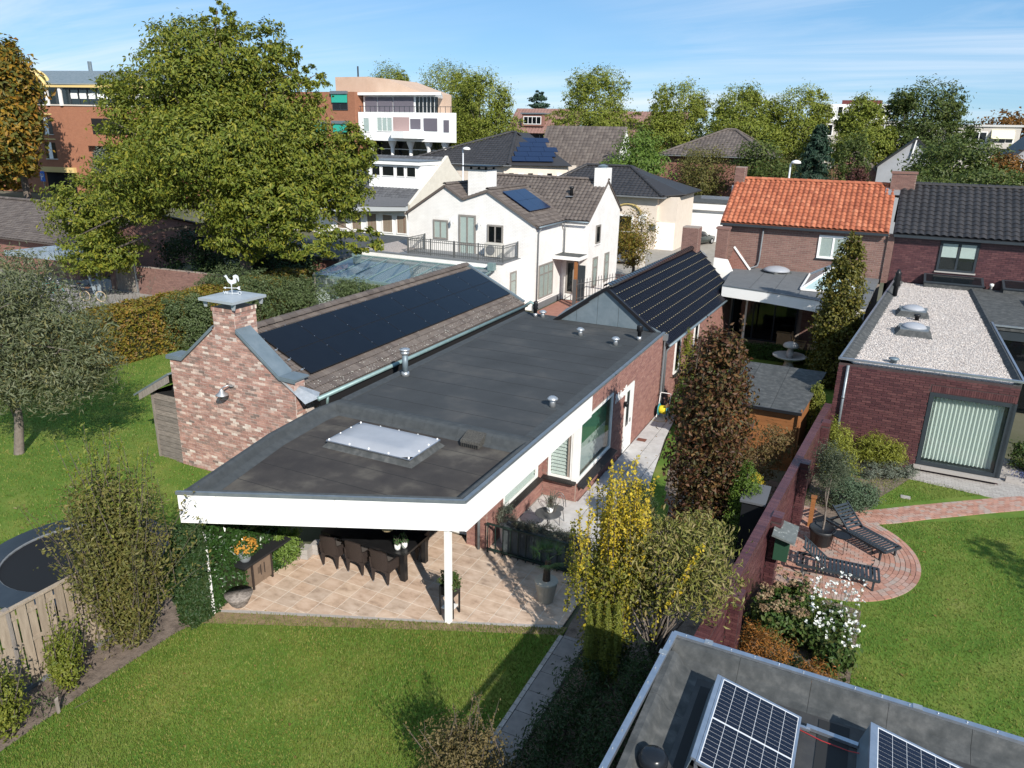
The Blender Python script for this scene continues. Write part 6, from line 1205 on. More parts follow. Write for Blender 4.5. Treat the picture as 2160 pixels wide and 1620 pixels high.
MB().tube([(-116, 86, 18.6), (-116, 86, 20)], .3, 8).build('flue', zinc, oa)
ps = thing('parking_sign', 'blue parking sign with white P before the orange building entrance', 'sign', (-122.6, 79.6, -.3)); MB().tube([(-122.6, 79.6, -.3), (-122.6, 79.6, 3.2)], .06, 6).build('pole', steel, ps); MB().box(-123.2, 79.5, 1.7, -122.0, 79.55, 3.3).build('plate', mat('sign_blue', [(.02, .13, .52)], rough=.5), ps)
cu = bpy.data.curves.new('l', 'FONT'); cu.body = 'P'; cu.size = 1.5; cu.extrude = .01; tmp = bpy.data.objects.new('tmp', cu); COL.objects.link(tmp); me = bpy.data.meshes.new_from_object(tmp.evaluated_get(bpy.context.evaluated_depsgraph_get())); bpy.data.objects.remove(tmp)
o = link('letter', me, whitep, ps); M = Matrix(((1, 0, 0), (0, 0, -1), (0, 1, 0))).to_4x4(); M.translation = Vector((-.42, -.12, 2.2)); o.matrix_local = M
# ---------------------------------------------------------------- left yard: tiled barn, carport, gate, walls
lb = thing('left_tile_barn', 'long low brick outbuilding with brown tile roof behind the carport', 'outbuilding', (-65, 40, -.3))
MB().extr([(-52.5, 35.6, -.3), (-52.5, 49, -.3), (-52.5, 49, 2.2), (-52.5, 42.5, 3.9), (-52.5, 35.6, 2.3)], (-38, 0, 0)).build('wall', brickF, lb); slope_tiles(lb, (-90, 35.0, 2.35), (-52.2, 35.0, 2.35), (-52.2, 42.5, 4.1), (-90, 42.5, 4.1), .35, .38, tileB, amp=.04, n=200, seg=4); mb = MB(); slabq(mb, [(-90, 42.5, 4.1), (-52.2, 42.5, 4.1), (-52.2, 49.5, 2.2), (-90, 49.5, 2.2)], .1); mb.build('roof', tileB, lb); ridge_tiles(lb, (-90, 42.5, 4.2), (-52.2, 42.5, 4.2), .18, .45, tileB, n=60)
cpt = thing('carport', 'flat blue-grey carport roof on slanted posts over bicycles', 'carport', (-49, 33.5, -.3)); bl = mat('carport_blue', [(.22, .27, .31), (.27, .32, .36)], rough=.6, scale=2)
MB().extr([(-54, 31.6, 2.2), (-45.6, 32.2, 2.2), (-45.6, 34.6, 2.2), (-53.5, 35.4, 2.2)], (0, 0, .12)).build('roof', bl, cpt); MB().extr([(-54.05, 31.5, 1.98), (-45.5, 32.1, 2.1), (-45.5, 32.1, 2.36), (-54.05, 31.5, 2.36)], (0, -.06, 0)).build('fascia', bl, cpt); MB().bar((-46.4, 32.4, -.3), (-47.2, 32.4, 2.2), .16).build('slanted_post', bl, cpt); MB().bar((-46.1, 32.4, -.3), (-45.9, 32.4, 2.2), .16).build('post', bl, cpt); MB().bar((-51.6, 33, -.3), (-52.3, 33, 2.2), .14).build('slanted_post', anth, cpt)
gt = thing('wooden_gate', 'grey weathered plank gate beside the carport', 'gate', (-46, 34.7, -.3))
for i in range(11): MB().box(-47.3+i*.18, 34.70+random.uniform(0, .01), -.25, -47.13+i*.18, 34.74, 1.95).build('plank', wood, gt)
MB().box(-45.32, 34.66, -.3, -45.2, 34.78, 2.0).build('gate_post', steel, gt)
bw_ = thing('yard_wall', 'brick yard wall in the shade of the big tree right of the plank gate', 'wall', (-42, 34.8, -.3)); MB().extr([(-45.15, 34.7, -.3), (-35, 35.5, -.3), (-35, 35.75, -.3), (-45.15, 34.95, -.3)], (0, 0, 1.9)).build('wall_core', mortM, bw_); brick_wall(bw_, (-45.15, 34.7, -.28), (10.15, .8, 0), 10.1, 1.86, brickT, n=150); 
bw2 = thing('yard_wall', 'brick wall stub between carport and plank gate', 'wall', (-47.6, 34.8, -.3)); MB().box(-47.9, 34.68, -.3, -47.35, 34.95, 2.0).build('wall_core', mortM, bw2); brick_wall(bw2, (-47.9, 34.68, -.28), (1, 0, 0), .55, 2.2, brickT, n=60)
lo_ = thing('dark_outbuilding', 'low dark roofed outbuilding in the shade under the big tree', 'outbuilding', (-36, 46, -.3)); MB().box(-41, 40.5, -.3, -32.6, 52, 2.3).build('wall', brickF, lo_); MB().box(-41.3, 40.2, 2.3, -32.2, 52, 2.5).build('roof', bitG, lo_)
# ---------------------------------------------------------------- trees and shrubs
BW = [(-37.7, 36.0, 12.85, 4.76, 4.29, 3.75), (-41.78, 35.0, 10.87, 3.87, 3.49, 3.28), (-33.72, 37.0, 11.28, 3.16, 2.84, 2.87), (-35.38, 34.0, 9.09, 5.31, 4.78, 3.35), (-41.32, 33.0, 7.24, 3.52, 3.17, 2.35), (-47.97, 34.0, 5.33, 3.2, 2.88, 2.24), (-45.57, 32.5, 2.86, 2.95, 2.65, 1.55), (-31.07, 36.0, 8.92, 3.08, 2.77, 2.52), (-29.89, 37.0, 7.29, 2.43, 2.18, 2.0), (-31.43, 33.0, 6.66, 3.49, 3.15, 2.15), (-29.12, 38.0, 9.48, 1.71, 1.54, 1.71), (-39.34, 36.0, 15.01, 3.18, 2.86, 1.73), (-35.33, 37.0, 15.27, 2.55, 2.29, 1.7), (-27.03, 36.0, 4.52, 1.53, 1.38, .83), (-29.73, 34.0, 4.54, 2.47, 2.22, 1.23), (-33.2, 33.0, 4.9, 2.6, 2.3, 1.5), (-36.79, 36.0, 16.49, 1.12, 1.0, 1.12), (-36.66, 36.0, 17.36, .5, .45, .61), (-32.88, 37.0, 14.19, 1.26, 1.13, 1.12), (-31.68, 38.0, 13.2, 1.13, 1.02, 1.13), (-46.12, 36.0, 12.88, 1.55, 1.4, 1.4)]
tree('walnut_tree', 'huge broad walnut tree with yellowing leaves left of the white house', (-36.3, 36, -.3), (-37.5, 36, 14), .42, BW, L_wal, bark, 98000, .25, seed=11, k=34, shell=.55, clump=44, cs=.10, up=.45, droop=.8, aspect=.46)
tree('chestnut_tree', 'tall horse chestnut with orange autumn leaves at the left picture edge', (-112, 70, -.3), (-112, 70, 16), .5, [(-113.1, 70, 14.31, 5.0, 4.5, 6.6), (-109.8, 68, 8.7, 4.2, 3.8, 5.2), (-117.5, 70, 4.6, 4.2, 3.8, 4.0), (-111.8, 70, 18.3, 2.9, 2.6, 2.9)], L_che, bark, 14000, .75, seed=12, k=8, droop=.7, zmin=1.2)
FT = [('pa', 'slim pale plane tree above the tan tower, leftmost of the distant row', [(-89.9, 130, 16.3, 4.2, 3.8, 6.6)]), ('pb', 'tall plane tree right behind the white apartments', [(-73.5, 125, 16.0, 6.0, 6.0, 6.6), (-70, 122, 11, 6, 5, 6)]),
      ('pc', 'plane tree between the white apartments and the villa roof', [(-61.0, 115, 14.2, 5.2, 5.2, 6.0), (-60, 114, 8.6, 6.6, 5, 5.4), (-65, 113, 9, 4.5, 4, 5)]), ('pd', 'big pyramidal plane tree in the middle of the skyline', [(-43.5, 120, 16.4, 5.0, 4.8, 5.0), (-43, 118, 11.6, 7.0, 6.4, 4.6)]),
      ('pe', 'plane tree with pointed crown left of the street lamp', [(-29.9, 120, 14.6, 4.2, 4.0, 4.4), (-30, 118, 10.2, 5.6, 5, 3.6)]), ('pf', 'plane tree with flat top above the small hipped roof', [(-20, 115, 14.0, 3.9, 3.9, 3.9), (-18.9, 112, 9.6, 5.6, 5, 4.2)]),
      ('pg', 'darker plane tree left of the penthouse block', [(-12.9, 120, 13.6, 4.6, 4.2, 4.6), (-13, 119, 9.5, 5.2, 4.6, 4)]), ('ph', 'small pale plane tree before the penthouse block', [(-4, 110, 12.9, 2.8, 2.9, 3.2), (-3.4, 108, 9.4, 3.8, 3.4, 3.0)]), ('pi', 'large dark oak right of the penthouse block', [(3.2, 115, 14.0, 4.8, 4.3, 4.2), (3.7, 113, 10.4, 5.5, 4.8, 3.0)])]
for i, (n_, lab, bl_) in enumerate(FT):
    b0 = bl_[0]; sub = list(bl_)
    rg = random.Random(i+3)
    for q in bl_:                                           # break the outline with smaller lobes
        for j in range(7):
            a = rg.uniform(0, 6.28); e = rg.uniform(-.6, .9); sub.append((q[0]+math.cos(a)*q[3]*.72, q[1]+math.sin(a)*q[4]*.6, q[2]+e*q[5]*.72, q[3]*.38, q[4]*.38, q[5]*.34))
    tree('oak_tree' if n_ == 'pi' else 'plane_tree', lab, (b0[0], b0[1], -.3), (b0[0], b0[1], b0[2]), .35, sub, L_oak if n_ in ('pi',) else L_pla, bark, 46000 if n_ in ('pb', 'pc') else 30000, .32, seed=20+i, k=8, shell=.45, clump=26, cs=.11, group='trees along the skyline')
MT = [('round_tree', 'broad dark green tree in front of the grey gable at the right', [(5.0, 72, 8.9, 3.5, 3.2, 2.3), (3.4, 71, 7.6, 2.4, 2.2, 1.6), (7.4, 72, 7.6, 2.2, 2, 1.7)], L_oak, 12000, .30), ('russet_tree', 'russet orange tree right of the broad dark tree', [(8.3, 71, 8.3, 1.5, 1.4, 1.7)], L_brn, 3500, .28),
      ('beech_tree', 'dark reddish tree on the horizon at the far right', [(22, 200, 14.2, 6, 5, 3.2), (28, 200, 13, 5, 5, 3)], L_brn, 2500, .8), ('garden_tree', 'loose olive-green tree left of the street lamp behind the garage', [(-20.9, 98, 7.0, 3.4, 3.0, 2.8), (-20.5, 97, 5, 3.0, 2.6, 2)], L_hor, 7000, .26),
      ('garden_tree', 'fresh green shrub-like tree beside the white gable of the brown-roofed house', [(-28.2, 95, 8.8, 3.0, 2.7, 2.9), (-27.7, 92, 6.8, 4.0, 3.6, 2.2), (-30.5, 93, 6.2, 2.5, 2, 1.8)], leafmat('leaf_fresh', [(.10, .17, .025), (.145, .22, .035), (.075, .13, .02)]), 8000, .36),
      ('garden_tree', 'mid green tree under the flat-topped plane tree', [(-13.8, 95, 7.9, 2.9, 2.6, 2.8), (-11.5, 93, 6.2, 2.6, 2.4, 2.4)], L_oak, 6000, .34), ('garden_tree', 'narrow dark tree right of the blue-green conifer', [(-3.4, 88, 8.4, 1.8, 1.7, 3.2)], L_oak, 4000, .28), ('plum_tree', 'dark red leaved tree beside the brick chimney stack', [(-2.4, 80, 6.8, 1.0, .95, 1.7)], L_red, 2200, .22),
      ('garden_tree', 'bushy olive tree behind the orange-red roof ridge', [(-11.9, 98, 6.3, 3.6, 3.0, 2.4), (-8.3, 97, 6.3, 3.8, 3.0, 2.0)], L_hor, 8000, .27), ('garden_tree', 'low dark trees row behind the dark tiled roof', [(6.7, 64, 7.9, 3.2, 2.6, 1.2), (11, 64, 7.6, 3, 2.6, 1.3), (2.6, 68, 7.4, 2, 1.8, 1.0)], L_oak, 8000, .26),
      ('garden_tree', 'far tree strip between the skyline plane trees', [(-36, 132, 10, 4, 3, 3.6), (-24, 130, 11, 3.5, 3, 4)], L_oak, 3500, .6), ('cedar_tree', 'small distant cedar silhouette on the horizon', [(-89, 200, 19.5, 2.6, 2, 1.0), (-89, 200, 21, 1.5, 1.2, .9), (-89, 200, 17.8, 3.2, 2.5, .8)], L_spr, 1200, .8),
      ('street_tree', 'young round-headed tree at the right corner of the white house', [(-17.1, 58, 3.3, 1.7, 1.5, 2.0), (-17.4, 58, 1.9, 1.3, 1.2, 1.3)], L_hed, 5500, .17), ('birch_shrub', 'silvery shrub below the balconies of the orange building', [(-91.0, 68, 5.6, 2.0, 1.6, 2.2)], L_lav, 2600, .4)]
for i, (n_, lab, bl_, lm, k_, sz) in enumerate(MT):
    b0 = bl_[0]; tree(n_, lab, (b0[0], b0[1], -.3), (b0[0], b0[1], b0[2]), .14 if b0[5] < 3 else .25, bl_, lm, bark, k_, sz, seed=50+i, k=6, shell=.4, clump=20, cs=.16)
tw = [o for o in bpy.data.objects if o.name == 'walnut_tree'][0]; crown('inner_crown', tw, L_wal, [(b[0], b[1]+.4, b[2]-.2, b[3]*.7, b[4]*.7, b[5]*.7) for b in BW[:11]], 26000, .34, 13, shell=.15, clump=20, cs=.2, droop=.6)
shrub_dark = thing('evergreen_mass', 'dark ivy-covered evergreen mass in the shade under the walnut tree', 'shrub', (-41, 38.3, -.3)); crown('foliage', shrub_dark, L_yew, [(-43.2, 37.6, 1.7, 2.6, 1.6, 2.2), (-39.6, 38.2, 1.9, 3.0, 1.8, 2.5), (-35.8, 39.0, 1.5, 2.4, 1.6, 2.0)], 14000, .22, 14, shell=.6, cs=.14); MB().tube([(-41, 38.3, -.4), (-41, 38.3, 2.5)], [.15, .05], 7).build('trunk', bark, shrub_dark)
# conical blue-green conifer: drooping tiers
cn = thing('conifer_tree', 'blue-green conifer with feathery drooping boughs behind the orange-red roof', 'tree', (-6.6, 84, -.3)); MB().tube([(-6.6, 84, -.4), (-6.6, 84, 12)], [.25, .05], 8).build('trunk', bark, cn); rng_ = np.random.default_rng(8); C_, O_ = [], []
for i in range(230):
    z = rng_.uniform(2.5, 12.0); a = rng_.uniform(0, 6.28); rl_ = (12.6-z)*.40*rng_.uniform(.6, 1.1)+.25; t_ = rng_.random((52, 1))**.7; d = np.array([math.cos(a), math.sin(a), 0]); p = np.array([-6.6, 84, z])+d*t_*rl_+np.array([0, 0, -1])*(t_**2)*rl_*.28+rng_.normal(size=(52, 3))*.12; C_.append(p); O_.append(np.tile(d+np.array([0, 0, .6]), (52, 1)))
V = leaves_np(np.concatenate(C_), .42, up=.3, out=np.concatenate(O_), droop=.8, aspect=.28, rng=rng_); npmesh('crown', V, quads(V), L_spr, cn)
# willow at the left
WB = [(-23.9, 13.8, 6.0, 1.6, 1.5, 1.2), (-22.6, 14.4, 4.8, 1.7, 1.5, 1.3), (-24.3, 13.4, 4.2, 2.2, 1.8, 1.5), (-22.9, 14.0, 3.1, 1.9, 1.7, 1.1), (-26.0, 14.6, 4.4, 1.6, 1.5, 1.6), (-21.7, 14.3, 3.7, 1.1, 1.0, .9), (-25, 13.2, 2.9, 1.6, 1.3, 1.0)]
wt = thing('willow_tree', 'grey-green narrow-leaved willow on the left lawn', 'tree', (-25.3, 13.9, 0)); limbs(wt, barkG, (-25.3, 13.9, 0), (-24.6, 13.9, 4.6), .16, WB, 14, 5); crown('crown', wt, L_wil, WB, 30000, .19, 31, shell=.3, clump=22, cs=.17, up=.2, droop=.3, aspect=.20)
rng_ = np.random.default_rng(77); C_ = []                     # long upright shoots at the top
for i in range(46):
    p0 = np.array([rng_.uniform(-26, -21.9), rng_.uniform(13.2, 14.8), rng_.uniform(4.8, 6.4)]); d = np.array([rng_.normal()*.25, rng_.normal()*.25, 1.0]); C_.append(p0+d*np.linspace(0, rng_.uniform(.6, 1.4), 26)[:, None]+rng_.normal(size=(26, 3))*.035)
V = leaves_np(np.concatenate(C_), .14, up=.1, aspect=.22, rng=rng_); npmesh('shoots', V, quads(V), L_wil, wt)
# hedges and shrub rows
def hedge(name, label, x0, x1, y0, y1, z0, z1, lm, n, size, seed, core=L_yew, group=None, jitter=.07):
    t = thing(name, label, 'hedge', ((x0+x1)/2, (y0+y1)/2, z0), group); rng = np.random.default_rng(seed); MB().box(x0+.12, y0+.12, z0, x1-.12, y1-.12, z1-.12).build('core', mat('hedge_core', [(.018, .022, .008)], rough=1), t)
    fs = [((x0, y0, z0), (x1-x0, 0, 0), (0, 0, z1-z0), (0, -1, 0)), ((x1, y0, z0), (0, y1-y0, 0), (0, 0, z1-z0), (1, 0, 0)), ((x0, y0, z1), (x1-x0, 0, 0), (0, y1-y0, 0), (0, 0, 1)), ((x0, y0, z0), (0, y1-y0, 0), (0, 0, z1-z0), (-1, 0, 0))]
    ar = np.array([np.linalg.norm(np.cross(a, b)) for _, a, b, _ in fs]); ar = ar/ar.sum(); C, O = [], []
    for (o, a, b, nn), w in zip(fs, ar):
        k = int(n*w); s = rng.random((k, 1)); q = rng.random((k, 1)); p = np.array(o)+s*np.array(a)+q*np.array(b)
        wob = np.sin(p[:, :1]*2.3+p[:, 1:2]*1.9)*np.cos(p[:, 2:]*2.7+p[:, 1:2])*jitter
        C.append(p+np.array(nn)*(wob-rng.random((k, 1))*.10)+rng.normal(size=(k, 3))*.03); O.append(np.tile(np.array(nn, float), (k, 1)))
    V = leaves_np(np.concatenate(C), size, up=.25, out=np.concatenate(O), droop=.4, aspect=.6, rng=rng); npmesh('foliage', V, quads(V), lm, t); return t
hedge('beech_hedge', 'clipped beech hedge turning brown and yellow along the left lawn', -33.9, -31.7, 17.5, 37, -.25, 2.25, L_hed, 30000, .17, 41)
hedge('low_hedge', 'low clipped hedge beside the driveway lawn', -25.0, -21.9, 72, 79, -.3, 1.3, L_hed, 5000, .2, 42)
hedge('box_hedge', 'low bright box hedge before the veranda terrace', -5.4, -1.2, 39.7, 40.4, -.3, .45, L_box, 6000, .09, 43)
def shrub(name, label, base, blobs, lm, n, size, seed, cat='shrub', group=None, stems=6, bk=bark, **kw):
    t = thing(name, label, cat, base, group); top = max(b[2] for b in blobs); stalks(t, bk, base, .3, max(.2, (top-base[2])*.95), stems, .02, seed); crown('foliage', t, lm, blobs, n, size, seed, **kw); return t
for i, (b, lab) in enumerate((((-31.2, 26.6, 1.25, 1.35, 1.25, 1.6), 'grey-green shrub beside the beech hedge, left end of the shrub row'), ((-30.2, 30.4, 1.6, 1.7, 1.6, 1.6), 'grey-green shrub with tall shoots behind the brick chimney'), ((-28.6, 33.0, 1.4, 2.1, 1.9, 1.5), 'grey-green shrub in the middle of the row before the conservatory'), ((-26.4, 34.6, 1.3, 1.7, 1.5, 1.3), 'grey-green shrub at the right end of the row before the conservatory'), ((-33.2, 31.5, 1.9, 1.6, 1.4, 1.5), 'dense green shrub behind the hedge under the walnut tree'))):
    sub = [b]+[(b[0]+random.uniform(-.7, .7)*b[3], b[1]+random.uniform(-.6, .6)*b[4], b[2]+random.uniform(-.2, .75)*b[5], b[3]*.45, b[4]*.45, b[5]*.4) for _ in range(6)]
    shrub('grey_shrub', lab, (b[0], b[1], -.3), sub, L_gre, 7500, .15, 60+i, group='shrub row behind the barn', shell=.5, clump=16, cs=.16, aspect=.36)
# hornbeam at the left front
def shoots(parent, lm, base, n, h, spread, size, seed, per=30, lean=.12, aspect=.5, name='shoots', jit=.05, bend=0.):
    rng = np.random.default_rng(seed); C = []; mb = MB()
    for i in range(n):
        p0 = np.array(base)+np.array([rng.normal()*spread, rng.normal()*spread, rng.uniform(-.2, .2)]); d = np.array([rng.normal()*lean, rng.normal()*lean, 1.0]); hh = h*rng.uniform(.55, 1.1); t = np.linspace(0, 1, per)[:, None]; pts = p0+d*t*hh+np.array([rng.normal()*bend, rng.normal()*bend, 0])*t**2
        C.append(pts+rng.normal(size=(per, 3))*jit); mb.tube([tuple(pts[0]), tuple(pts[per//2]), tuple(pts[-1])], [.010, .007, .003], 4)
    mb.build('twigs', bark, parent, kind='stuff'); V = leaves_np(np.concatenate(C), size, up=.1, aspect=aspect, rng=rng); return npmesh(name, V, quads(V), lm, parent, kind='stuff')
hbm = thing('hornbeam', 'tall columnar hornbeam with bronzed leaves left of the canopy', 'shrub', (-13.2, 8.75, 0))
crown('inner_foliage', hbm, L_hor, [(-13.2, 8.75, 1.1, .6, .6, .9), (-13.2, 8.75, 2.2, .75, .75, 1.0), (-13.2, 8.75, 3.2, .7, .7, .9)], 9000, .085, 70, shell=.3, clump=12, cs=.2, up=.1); shoots(hbm, L_hor, (-13.2, 8.75, .35), 80, 3.1, .20, .088, 71, 95, .20, .5, name='foliage', jit=.085, bend=.45); shoots(hbm, L_hor, (-13.2, 8.75, 1.3), 60, 2.6, .42, .088, 72, 85, .14, .5, name='upper_foliage', jit=.08, bend=.3); shoots(hbm, L_lau, (-13.3, 8.8, 3.2), 26, 1.7, .42, .085, 73, 48, .14, .5, jit=.045)
for i, ((x, y, s), lab) in enumerate((((-13.25, 7.3, 1.0), 'bright green young laurel shrub before the wooden fence'), ((-13.1, 6.0, 1.05), 'bright green laurel shrub at the lower left corner'))):
    t = shrub('laurel_shrub', lab, (x, y, 0), [(x, y, .45, .34*s, .36*s, .42*s), (x-.08, y+.1, .8, .27*s, .3*s, .36*s), (x+.1, y-.12, .6, .22, .22, .3)], L_lau, 3000, .075, 74+i, shell=.35, clump=12, cs=.2); shoots(t, L_lau, (x, y, .7), 16, .85, .18, .075, 76+i, 30, .2)
hedge('yew_screen', 'dark clipped yew screen at the left end of the canopy', -12.95, -12.45, 9.75, 10.35, 0, 2.42, L_yew, 9000, .085, 78)
hedge('ivy_screen', 'glossy green ivy covering the left side of the patio', -12.95, -12.5, 10.45, 12.9, 0, 2.25, L_ivy, 11000, .10, 79)
tr = thing('white_trellis', 'narrow white flaking trellis post between the yew and the ivy screen', 'trellis', (-12.5, 10.4, 0)); MB().box(-12.56, 10.375, 0, -12.51, 10.425, 2.2).build('post', whitep, tr)
for i in range(3): MB().box(-12.55, 10.30, .5+i*.6, -12.52, 10.375, .55+i*.6).build('lath', whitep, tr)
t = shrub('ivy_bush', 'light green leafy climber beside the brown cabinet', (-12.45, 12.75, 0), [(-12.45, 12.75, .5, .32, .4, .45), (-12.5, 12.9, .85, .28, .34, .3)], leafmat('leaf_light_ivy', [(.12, .19, .03), (.17, .25, .05), (.08, .14, .025)]), 1400, .10, 81, cs=.2, clump=12)
# right-hand beds
cb = thing('copper_beech', 'columnar copper beech with dark red leaves beside the side path', 'tree', (-3.2, 19.4, 0)); CB = [(-3.2, 19.4, 1.0, .85, .85, 1.0), (-3.2, 19.4, 2.3, 1.05, 1.05, 1.2), (-3.2, 19.4, 3.6, 1.05, 1.05, 1.2), (-3.2, 19.4, 4.7, .85, .85, 1.0), (-3.15, 19.4, 5.5, .5, .5, .6)]
limbs(cb, bark, (-3.2, 19.4, 0), (-3.2, 19.4, 5.2), .09, CB, 16, 6); crown('crown', cb, L_cop, CB, 17000, .125, 82, shell=.55, clump=14, cs=.15, up=.1, aspect=.6); shoots(cb, L_cop, (-3.2, 19.4, 5.2), 12, 1.0, .4, .11, 83, 22, .12)
ye = thing('golden_elm', 'golden yellow upright elm with spiky shoots beside the terrace', 'tree', (-3.8, 13.0, 0)); L_yg = leafmat('leaf_yellow_green', [(.17, .18, .02), (.28, .25, .025), (.42, .33, .03), (.12, .14, .016), (.22, .21, .02)])
YB_ = [(-3.85, 13.0, .5, .5, .5, .5), (-3.8, 13.0, 1.3, .62, .55, .9), (-3.75, 13.0, 2.2, .75, .65, .8)]; limbs(ye, bark, (-3.8, 13.0, 0), (-3.8, 13.0, 2.8), .07, YB_, 10, 9); crown('crown', ye, L_yg, YB_, 6500, .075, 84, shell=.3, clump=12, cs=.2, aspect=.6)
shoots(ye, L_yel, (-3.78, 13.0, 2.6), 44, 1.9, .36, .062, 85, 120, .085, .8, jit=.032); shoots(ye, L_yg, (-3.8, 13.0, 1.5), 60, 1.7, .45, .07, 86, 90, .11, .7, jit=.04)
MB().tube([(-2.5, 12.3, 2.0), (-2.25, 12.4, 2.9), (-2.0, 12.5, 3.6)], [.02, .014, .006], 5).build('yellow_twig', bark, ye); V = leaves_np(np.array([[-2.45, 12.3, 2.3]])+np.linspace(0, 1, 150)[:, None]*np.array([[.45, .2, 1.3]])+np.random.default_rng(5).normal(size=(150, 3))*.04, .07, aspect=.75); npmesh('yellow_leaves', V, quads(V), L_yel, ye)
wz = thing('witch_hazel', 'spreading witch hazel with drooping curled leaves before the garden wall', 'shrub', (-2.75, 13.0, 0)); WZ = [(-2.75, 12.9, 2.6, 1.1, .8, .7), (-3.7, 12.95, 2.3, .8, .6, .6), (-2.0, 12.9, 2.6, .75, .8, .65), (-3.2, 13.1, 2.0, .9, .6, .6), (-2.2, 13.4, 3.2, .75, .8, .5), (-2.9, 13.0, 3.3, .6, .6, .4)]
limbs(wz, barkG, (-2.75, 12.6, 0), (-2.75, 12.7, 1.5), .07, WZ, 30, 10, twig=4); crown('crown', wz, L_haz, WZ, 8800, .13, 87, shell=.3, clump=8, cs=.22, up=-.1, droop=1.4, aspect=.30)
gy = thing('golden_yew', 'golden-green fastigiate yew with finger-like columns beside the path', 'shrub', (-3.62, 12.0, 0)); stalks(gy, bark, (-3.62, 12.2, 0), .2, .9, 6, .015, 88)
for j, (dx, dy, h) in enumerate(((-.30, -.35, 1.75), (-.15, -.2, 2.0), (.04, -.3, 2.1), (.22, -.2, 2.15), (.12, -.05, 2.0), (-.36, -.1, 1.9))): crown('foliage', gy, L_gyw, [(-3.60+dx, 12.38+dy, h*.55, .105, .105, h*.46)], 2000, .05, 890+j, shell=.6, clump=12, cs=.13, up=.6, aspect=.35)
t = thing('yew_groundcover', 'dark low yew bushes between the path and the golden yew', 'shrub', (-3.9, 10.6, 0)); crown('foliage', t, L_yew, [(-3.95, 10.3, .35, .5, .9, .5), (-3.8, 11.6, .4, .55, .8, .5), (-3.9, 9.2, .35, .5, .8, .5), (-3.0, 10.4, .5, .6, 1.0, .6), (-3.7, 12.8, .5, .6, .6, .55), (-2.7, 12.0, .6, .6, .8, .7)], 16000, .08, 90, shell=.3, cs=.2, aspect=.35); stalks(t, bark, (-3.9, 10.6, 0), .5, .5, 5, .02, 91)
t = shrub('brown_shrub', 'brown-leaved twiggy shrub at the bottom edge of the picture', (-4.6, 8.3, 0), [(-4.6, 8.3, .8, .75, .7, .7), (-4.45, 8.25, 1.4, .5, .5, .5), (-4.95, 8.4, 1.2, .5, .5, .45)], leafmat('leaf_brown_small', [(.13, .10, .035), (.18, .135, .055), (.10, .085, .028), (.22, .16, .075)]), 8200, .062, 92, stems=20, shell=.25, clump=10, cs=.22, bk=barkG); shoots(t, MATS['leaf_brown_small'], (-4.6, 8.3, 1.35), 18, .9, .3, .055, 93, 24, .25)
t = thing('yew_dome', 'dark clipped dome topiary standing on the side path', 'shrub', (-4.85, 18.6, -.05)); crown('foliage', t, L_yew, [(-4.85, 18.6, .75, .56, .56, .85)], 6000, .06, 94, shell=.85, clump=10, cs=.06, aspect=.4); MB().lathe((-4.85, 18.6, -.1), [(.1, 0), (.5, .3), (.52, .8), (.40, 1.3), (.05, 1.55)], 14).build('core', MATS['hedge_core'], t, True)
t = thing('bright_conifer', 'bright green feathery conifer behind the copper beech', 'tree', (-2.05, 18.9, 0)); crown('crown', t, L_con, [(-2.05, 18.9, .8, .5, .5, .8), (-2.05, 18.9, 1.7, .42, .42, .7), (-2.05, 18.9, 2.35, .22, .22, .4)], 7500, .085, 95, shell=.5, clump=14, cs=.14, up=.4, aspect=.3); MB().tube([(-2.05, 18.9, -.1), (-2.05, 18.9, 2.4)], [.06, .02], 6).build('trunk', bark, t)
t = shrub('acer_shrub', 'loose russet-green shrub by the wooden shed', (-2.2, 23.3, 0), [(-2.3, 23.2, .9, .75, .8, .6), (-1.9, 23.8, 1.5, .6, .7, .55), (-2.7, 22.6, .6, .6, .6, .5)], leafmat('leaf_acer', [(.13, .085, .03), (.18, .11, .045), (.10, .09, .025), (.22, .13, .06)]), 4200, .10, 96, clump=9, cs=.22, aspect=.4, bk=barkG)
t = shrub('green_shrub', 'green shrub between copper beech and garden wall', (-2.3, 21.0, 0), [(-2.4, 20.9, .8, .6, .7, .7), (-1.9, 20.2, .6, .4, .5, .6)], L_hyd, 3000, .10, 97, cs=.2); t = shrub('yellow_shrub', 'small bright yellow leaved shrub behind the garden wall', (-1.95, 19.95, 0), [(-1.95, 19.95, 1.75, .22, .25, .18)], L_yel, 350, .10, 98, cs=.25, stems=3)
t = thing('column_yew', 'slim columnar yew beside the shed corner', 'shrub', (-1.05, 27.6, -.1)); crown('foliage', t, L_gyw, [(-1.05, 27.6, 1.1, .34, .34, 1.0), (-1.0, 27.6, 2.0, .28, .28, .55)], 5000, .085, 99, shell=.6, clump=12, cs=.14, up=.6, aspect=.35); MB().tube([(-1.05, 27.6, -.3), (-1.05, 27.6, 2.2)], [.06, .02], 6).build('trunk', bark, t)
hb2 = thing('column_hornbeam', 'tall columnar hornbeam with yellowing leaves by the veranda', 'tree', (-.95, 36.4, -.3)); HB2 = [(-.95, 36.4, .9, 1.0, 1.0, 1.3), (-.95, 36.4, 2.7, 1.05, 1.05, 1.4), (-.93, 36.4, 4.4, .95, .95, 1.3), (-.9, 36.4, 5.7, .65, .65, .9), (-.85, 36.4, 6.4, .32, .32, .6)]
limbs(hb2, bark, (-.95, 36.4, -.3), (-.95, 36.4, 5.6), .1, HB2, 12, 12); crown('crown', hb2, leafmat('leaf_column_hornbeam', [(.10, .10, .018), (.15, .14, .024), (.065, .075, .014), (.21, .16, .025)]), HB2, 14000, .15, 101, shell=.6, clump=12, cs=.13, up=.1, aspect=.6)
